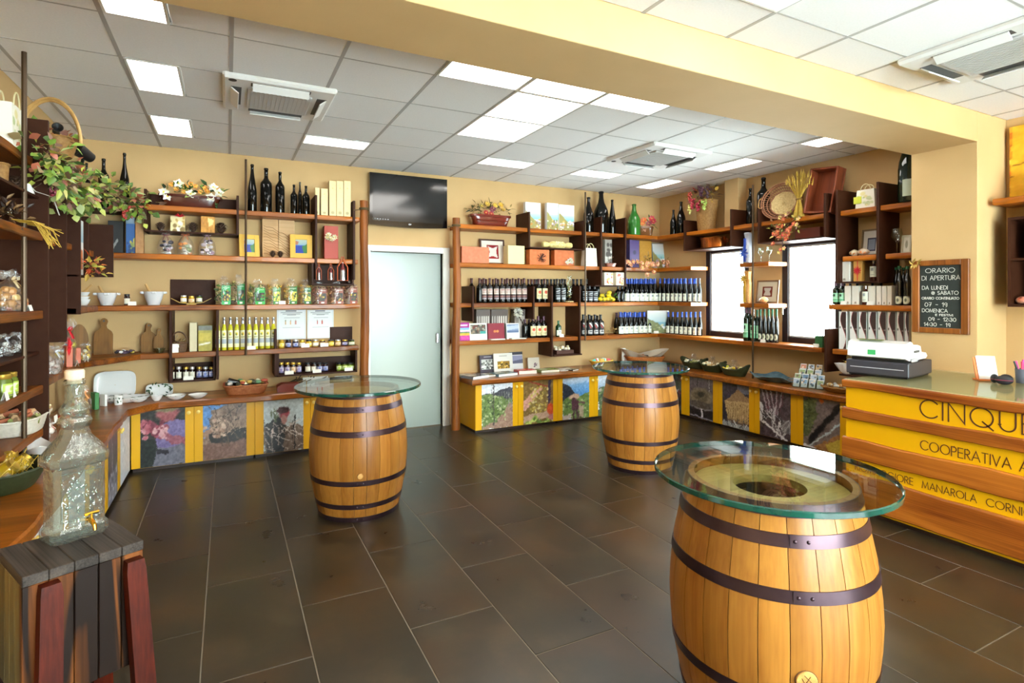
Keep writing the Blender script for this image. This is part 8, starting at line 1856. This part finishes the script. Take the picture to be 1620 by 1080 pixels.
o = thing('hay_bundle', 'bundle of hay and dark dried flowers on the upper left shelf', 'dried flowers', (-1.1, Yat(14, -1.1), Z2 + E), RL); foliage(o, [(-.1, 0, .06, .09, 26), (.1, 0, .08, .09, 26)], ['#3c2418', '#5c3c20', '#7c5c34', '#2c1c14'], .05, .022, 4, 'dry_leaves')
b = MB(mat('straw')); R = random.Random(4)
for _ in range(26): x = R.uniform(-.15, .12); b.tube([(x, -.05, .03), (x + R.uniform(-.1, .15), -.15, .02), (x + R.uniform(-.1, .2), -.19, R.uniform(-.12, .02))], .0025, 4)
b.build('straw', o, kind='stuff')
for k, (u, w, h, lb) in enumerate(((12, .2, .24, 'big gold cellophane bundle at the edge of the picture'), (38, .16, .20, 'gold cellophane bundle in the middle of the left shelf'))): sweets_bag(lb, (-1.12, Yat(u, -1.12), Z3 + E), w, h, ['#d8a850', '#e8c880', '#c88c30', '#b05c30', '#f0e0b0'], '#d8c090', RL, seed=k, d=.14)
sweets_bag('small orange cellophane bundle at the end of the left shelf', (-1.10, 4.25, Z3 + E), .11, .14, ['#d87c30', '#e8b068', '#c85c30'], '#d0a060', RL, seed=5, d=.1)
tag_card('price card before the small orange bundle', (-1.04, 4.22, Z3 + E), RL)
zz = 1.235 + E
for k, u in enumerate((8, 28)): y = Yat(u, -1.12); sweets_bag('silver-wrapped bundle on the dark middle shelf, %s' % ('at the edge of the picture', 'nearer the pale box')[k], (-1.13, y, zz), .11, .13, ['#d8d4cc', '#8c8078', '#e8e8e4', '#5c4c48'], '#c8c8cc', RL, seed=k + 8, d=.1)
carton('pale tan box at the end of the dark middle shelf', (-1.16, Yat(57, -1.1), zz), .12, .1, .11, '#b89468', None, RL)
for k, (u, lb) in enumerate(((3, 'green preserve jar on the lower left shelf, at the edge of the picture'), (12, 'green preserve jar with a gold lid on the lower left shelf'))): jar(lb, (-1.07, Yat(u, -1.07), Z4 - .01 + E), .13, .045, lidg, 'jarG', jgn, rz=RL)
for k, u in enumerate((9, 20)): tag_card('price card on the lower left shelf, %s' % ('under the first green jar', 'under the gold-lidded jar')[k], (-1.035, Yat(u, -1.035), Z4 - .01 + E), RL, w=.05, h=.045)
ya = Yat(30, -1.12); o = thing('white_basket', 'white-trimmed wicker basket of wrapped biscuits with a dark handle', 'basket', (-1.12, ya, .765 + E), RL); basket_mb(.26, .13, .09, mat('whitewashed_wicker', '#d8d0c0', rough=.6, var=.04, vscale=50), rows=5, n=44, sq=.7).build('basket_bowl', o)
b = MB(mat('dark_wicker')); b.tube([(.24, -.08 + .16 * k / 12, .09 + .05 * math.sin(PI * k / 12)) for k in range(13)], .008, 6); b.build('handle', o); b = MB(mat('sweets')); R = random.Random(9)
for _ in range(40): x, y, z = R.uniform(-.2, .2), R.uniform(-.09, .09), R.uniform(.08, .13); a = Vector((R.uniform(-1, 1), R.uniform(-.4, .4), R.uniform(-.2, .2))).normalized() * .04; b.tube([(x - a.x, y - a.y, z), (x + a.x, y + a.y, z + a.z)], .017, 6, col=rc(['#c8a078', '#8c5c3c', '#e0d0a8', '#a8b068', '#b86848']))
b.build('biscuit_packets', o, kind='stuff')
b = MB(white_card); b.prism([(-.14, .0), (-.135, .045), (-.137, .045), (-.142, 0)], .14, .21, plane='yz'); tg = b.build('label_card', o)
y = Yat(16, -.96); o = thing('green_basket', 'dark green basket of honey jars and straw on the left worktop', 'basket', (-.99, Yat(12, -.98), WT), RL); basket_mb(.22, .16, .10, wick2, rows=6, n=40, flare=.3).build('basket_bowl', o)
for k, (x, y_, c_) in enumerate(((-.1, 0, 'jarO'), (.0, -.03, 'jarY'), (.08, .03, 'jarB'), (-.05, .07, 'jarW'))):
    jb = MB(jy); jb.lathe([(.0001, 0), (.035, .003), (.035, .06), (.03, .068)], 16); j = jb.build('jar', o, loc=(x, y_, .085), rot=(.9, .3 * k, .5 * k)); lb_ = MB(lidg); lb_.lathe([(.032, .066), (.032, .082), (.0001, .084)], 16); lb_.build('lid', j)
    obj('paper_label', print_mesh(lab_img(c_), 0, .04, curve=(.0358, 1.3), name='paper_label', glossy=.5), j, loc=(0, 0, .012))
b = MB(mat('straw')); R = random.Random(5)
for _ in range(70): a = R.uniform(0, 6.28); x, y_ = .17 * math.cos(a) * R.random(), .12 * math.sin(a) * R.random(); b.tube([(x, y_, .08), (x + R.uniform(-.05, .05), y_ + R.uniform(-.05, .05), .13 + R.uniform(-.02, .03)), (x + R.uniform(-.08, .08), y_ + R.uniform(-.08, .08), .10)], .002, 4)
b.build('straw', o, kind='stuff')
# boat dish and the things behind the demijohn
o = thing('boat_dish', 'white boat-shaped dish on the left worktop behind the demijohn', 'dish', (-1.0, Yat(58, -1.0), WT), RL + .3); b = MB(porc); n = 32; vs = []
for (q, z) in ((.35, 0), (.4, 0), (1.0, .075), (.97, .08), (.38, .012), (.01, .012)):
    for i in range(n): a = 2 * PI * i / n; e = abs(math.cos(a)) ** 6; vs.append((.16 * q * math.cos(a) * (1 + .15 * e), .07 * q * math.sin(a), z + .03 * e * (q if z > .05 else 0)))
b.add(vs, [(j * n + i, j * n + (i + 1) % n, (j + 1) * n + (i + 1) % n, (j + 1) * n + i) for j in range(5) for i in range(n)] + [tuple(reversed(range(n)))]); b.build('dish_body', o)
for k, (u, v_, w, h, cols, bw, lb) in enumerate(((132, 640, .2, .24, ['#e0a050', '#e8c890', '#c86c40', '#f0dca8'], '#e8a060', 'orange cellophane bundle behind the neck of the demijohn'), (112, 655, .16, .14, ['#d86c40', '#e8b080', '#c84c34'], '#c8402c', 'reddish packet bundle lower on the left worktop'), (78, 640, .16, .16, ['#d8d0c8', '#c8a080', '#b84c3c'], '#e8e0d8', 'pale packet bundle beside the big divider'))):
    y = Yat(u, -1.03); sweets_bag(lb, (-1.05, y, WT), w, h, cols, bw, RL, seed=20 + k)
loc = (-1.0, Yat(150, -1.0), WT); carton('green and white soap box leaning behind the demijohn', loc, .09, .03, .14, '#3c7c44', (lambda i: (i.rect(.1, .5, .9, .9, '#f0f0e4'), i)[-1])(Img(12, 18, '#3c8448')), RL + .5)
carton('tall white tilted sheet box behind the demijohn', (-1.14, Yat(130, -1.12), WT), .16, .02, .26, '#d8d8d4', None, RL + .4, tilt=-.2)
carton('blank white card standing beside the green soap box', (-.96, Yat(166, -.95), WT), .07, .02, .10, '#e8e8e0', None, RL + .7)
# corner shelf at Z4
sweets_bag('tall clear bundle with a bright red star bow on the corner shelf', (-1.12, Yat(103, -1.12), Z4 + E), .18, .36, ['#e8e0c8', '#d8c840', '#8cb0d0', '#c84848', '#f0f0f0'], '#d8182c', RL, seed=31, d=.14)
b = MB(mat('ribbon_d8182c', '#d8182c', rough=.4)); R = random.Random(6)
o = thing('ribbon_star', 'red spiky ribbon star pinned on the tall clear bundle', 'ribbon', (-1.035, Yat(108, -1.03), Z4 + .17), RL)
for k in range(14): a = 2 * PI * k / 14; b.leaf((0, 0, 0), (math.cos(a), -.25, math.sin(a)), (0, -1, 0), .075, .018, None)
b.build('star', o)
for k, (u, h, cc, lb) in enumerate(((111, .16, '#b8532c', 'silver and red framed bottle on the corner shelf, taller one'), (124, .12, '#a8442c', 'silver and red framed bottle on the corner shelf, shorter one'))):
    y = Yat(u, -1.06); o = thing('framed_bottle', lb, 'ornament', (-1.07, y, Z4 + E), RL + .4); b = MB(mat('copper_wire')); b.box(-.03, -.024, -.02, .02, 0, h, .002); b.box(.024, .03, -.02, .02, 0, h, .002); b.box(-.024, .024, -.02, .02, h - .006, h, .002); b.build('frame', o); b = MB(capsil); b.lathe([(.0001, 0), (.019, 0), (.019, h * .7), (.008, h * .85), (.008, h * .95), (.0001, h * .95)], 14); b.build('bottle_body', o)
sweets_bag('small bundle with gold curls beside the framed bottles', (-1.05, Yat(134, -1.05), Z4 + E), .12, .15, ['#e8c850', '#d8a030', '#f0e8c8'], '#e0b840', RL, seed=33)
for k, u in enumerate((122, 137)): tag_card('price card on the corner shelf, %s' % ('under the framed bottles', 'under the gold-curled bundle')[k], (-1.02, Yat(u, -1.02), Z4 + E), RL + .3, w=.06, h=.045)
sweets_bag('silver tinsel bundle at the near end of the corner shelf', (-1.07, Yat(86, -1.06), Z4 + E), .15, .20, ['#e8e8e8', '#b8a8a0', '#d8d0c8', '#8c6c5c'], '#d8d8dc', RL, seed=35)
# picture and flowers in the left corner boxes
im = Img(20, 50, '#eceeec'); im.rect(.2, .55, .8, .9, '#c87040'); im.grad('#e8eef0', '#9cc4d8', 0, .4)
carton('tall white framed card between the left dividers', (-1.02, 5.35, 1.738), .10, .03, .42, '#e8ebe8', im, RL)
o = thing('autumn_spray', 'orange and red autumn leaf spray hanging under the left corner boxes', 'dried flowers', (-.94, 5.38, 1.79), RL); foliage(o, [(-.1, 0, .02, .07, 26), (.04, 0, 0, .08, 26), (.14, 0, -.03, .06, 12)], ['#c8502c', '#d87c3c', '#c8a03c', '#8c3c24', '#b8b04c'], .06, .03, 5, 'leaves')
b = MB(mat('dark_twig')); b.tube([(-.15, 0.02, .04), (0, 0, .01), (.2, 0, -.05)], .004, 5); b.build('stem', o)
# --- garland and big handled basket, speakers
o = thing('vine_garland', 'long artificial vine garland with green and yellow leaves over the top shelves', 'garland', (-.98, 5.0, 2.5)); P = []
for (u, v_, x) in ((76, 240, -.93), (84, 262, -.95), (92, 285, -.97), (108, 300, -.97), (122, 290, -.95), (135, 305, -.93)): y = Yat(u, x); P.append((x, y, Zat(v_, x, y)))
for (u, v_) in ((150, 300), (168, 305), (185, 312), (200, 322), (215, 318), (228, 330)): x = Xat(u, 6.0); P.append((x, 6.0, Zat(v_, x, 6.0)))
P = [(p[0] + .98, p[1] - 5.0, p[2] - 2.5) for p in P]
b = MB(mat('dark_twig')); b.tube(P, .008, 6); b.build('stem', o)
pts = []; R = random.Random(12)
for i in range(len(P) - 1):
    for t in (0, .33, .66):
        p = [P[i][k] + (P[i + 1][k] - P[i][k]) * t for k in range(3)]; pts.append((p[0], p[1], p[2] + R.uniform(-.03, .03), .15, 22))
foliage(o, pts, ['#6c8c34', '#8ca848', '#b8c050', '#4c6c2c', '#9c8458', '#7c5c4c', '#a8b478', '#c8c478', '#a86048'], .066, .05, 13, 'vine_leaves', up=-.1)
foliage(o, [(p[0], p[1], p[2] - .12, .08, 4) for p in pts[6:18]], ['#7c9c3c', '#a8b058', '#5c7434'], .06, .045, 14, 'hanging_leaves', up=-.8)
for k, q in enumerate((2, 5, 9)): grapes(o, (P[q][0], P[q][1] - .08, P[q][2] - .04), 12, .012, ('#8c3444', '#a8b04c', '#b03c34')[k], k)
yb = Yat(96, -1.1); o = thing('handled_basket', 'big wicker basket with a tall arched pale handle on top of the left shelving', 'basket', (-1.06, 4.70, 2.501), -.47); 
hm = mat('peeled_willow', '#c39a5c', rough=.5, var=.04, vscale=20)
basket_mb(.17, .12, .12, mat('honey_wicker'), rows=6, n=36).build('basket_bowl', o)
b = MB(hm)
for s_ in (0, 1): b.tube([(.215 * math.cos(PI * k / 20) * (1 - .04 * s_), .008 * s_, .08 + (.31 - .012 * s_) * math.sin(PI * k / 20)) for k in range(21)], .010, 8)
b.build('handle', o); foliage(o, [(-.06, 0, .14, .07, 26), (.1, 0, .12, .08, 24)], ['#7c5040', '#6c8c34', '#a86048', '#8ca848'], .06, .045, 15, 'vine_leaves')
board(UL, WX0, -.985, YP + .022, 5.2, 2.484, 2.5, 'cubby_floor')
spk = mat('matt_black_housing', '#101014', rough=.45)
for k, (u, v_, x, L, lb) in enumerate(((132, 242, -1.02, .14, 'black round spotlight under the ceiling beside the basket handle'), (90, 206, -1.22, .09, 'small black wall spotlight in the left corner'))):
    y = Yat(u, x); z = Zat(v_, x, y); o = thing('wall_spotlight', lb, 'spotlight', (x, y, z), -.5 if k == 0 else .3); b = MB(spk); b.lathe([(.0001, -L * .6), (L * .28, -L * .55), (L * .34, 0), (L * .40, L * .5), (L * .42, L * .6), (L * .36, L * .6), (.0001, L * .35)], 24); b.xf(Matrix.Rotation(math.radians(75), 4, 'X')); b.build('lamp_head', o)
    b = MB(spk); b.tube([(0, 0, 0), (-.03, .03, -.05), (-.06, .05, -.10)], .012, 8); b.tube([(-.06, .05, -.10), (-(abs(WX0 - x)) + .01, .05, -.12)] , .012, 8); b.build('bracket', o)
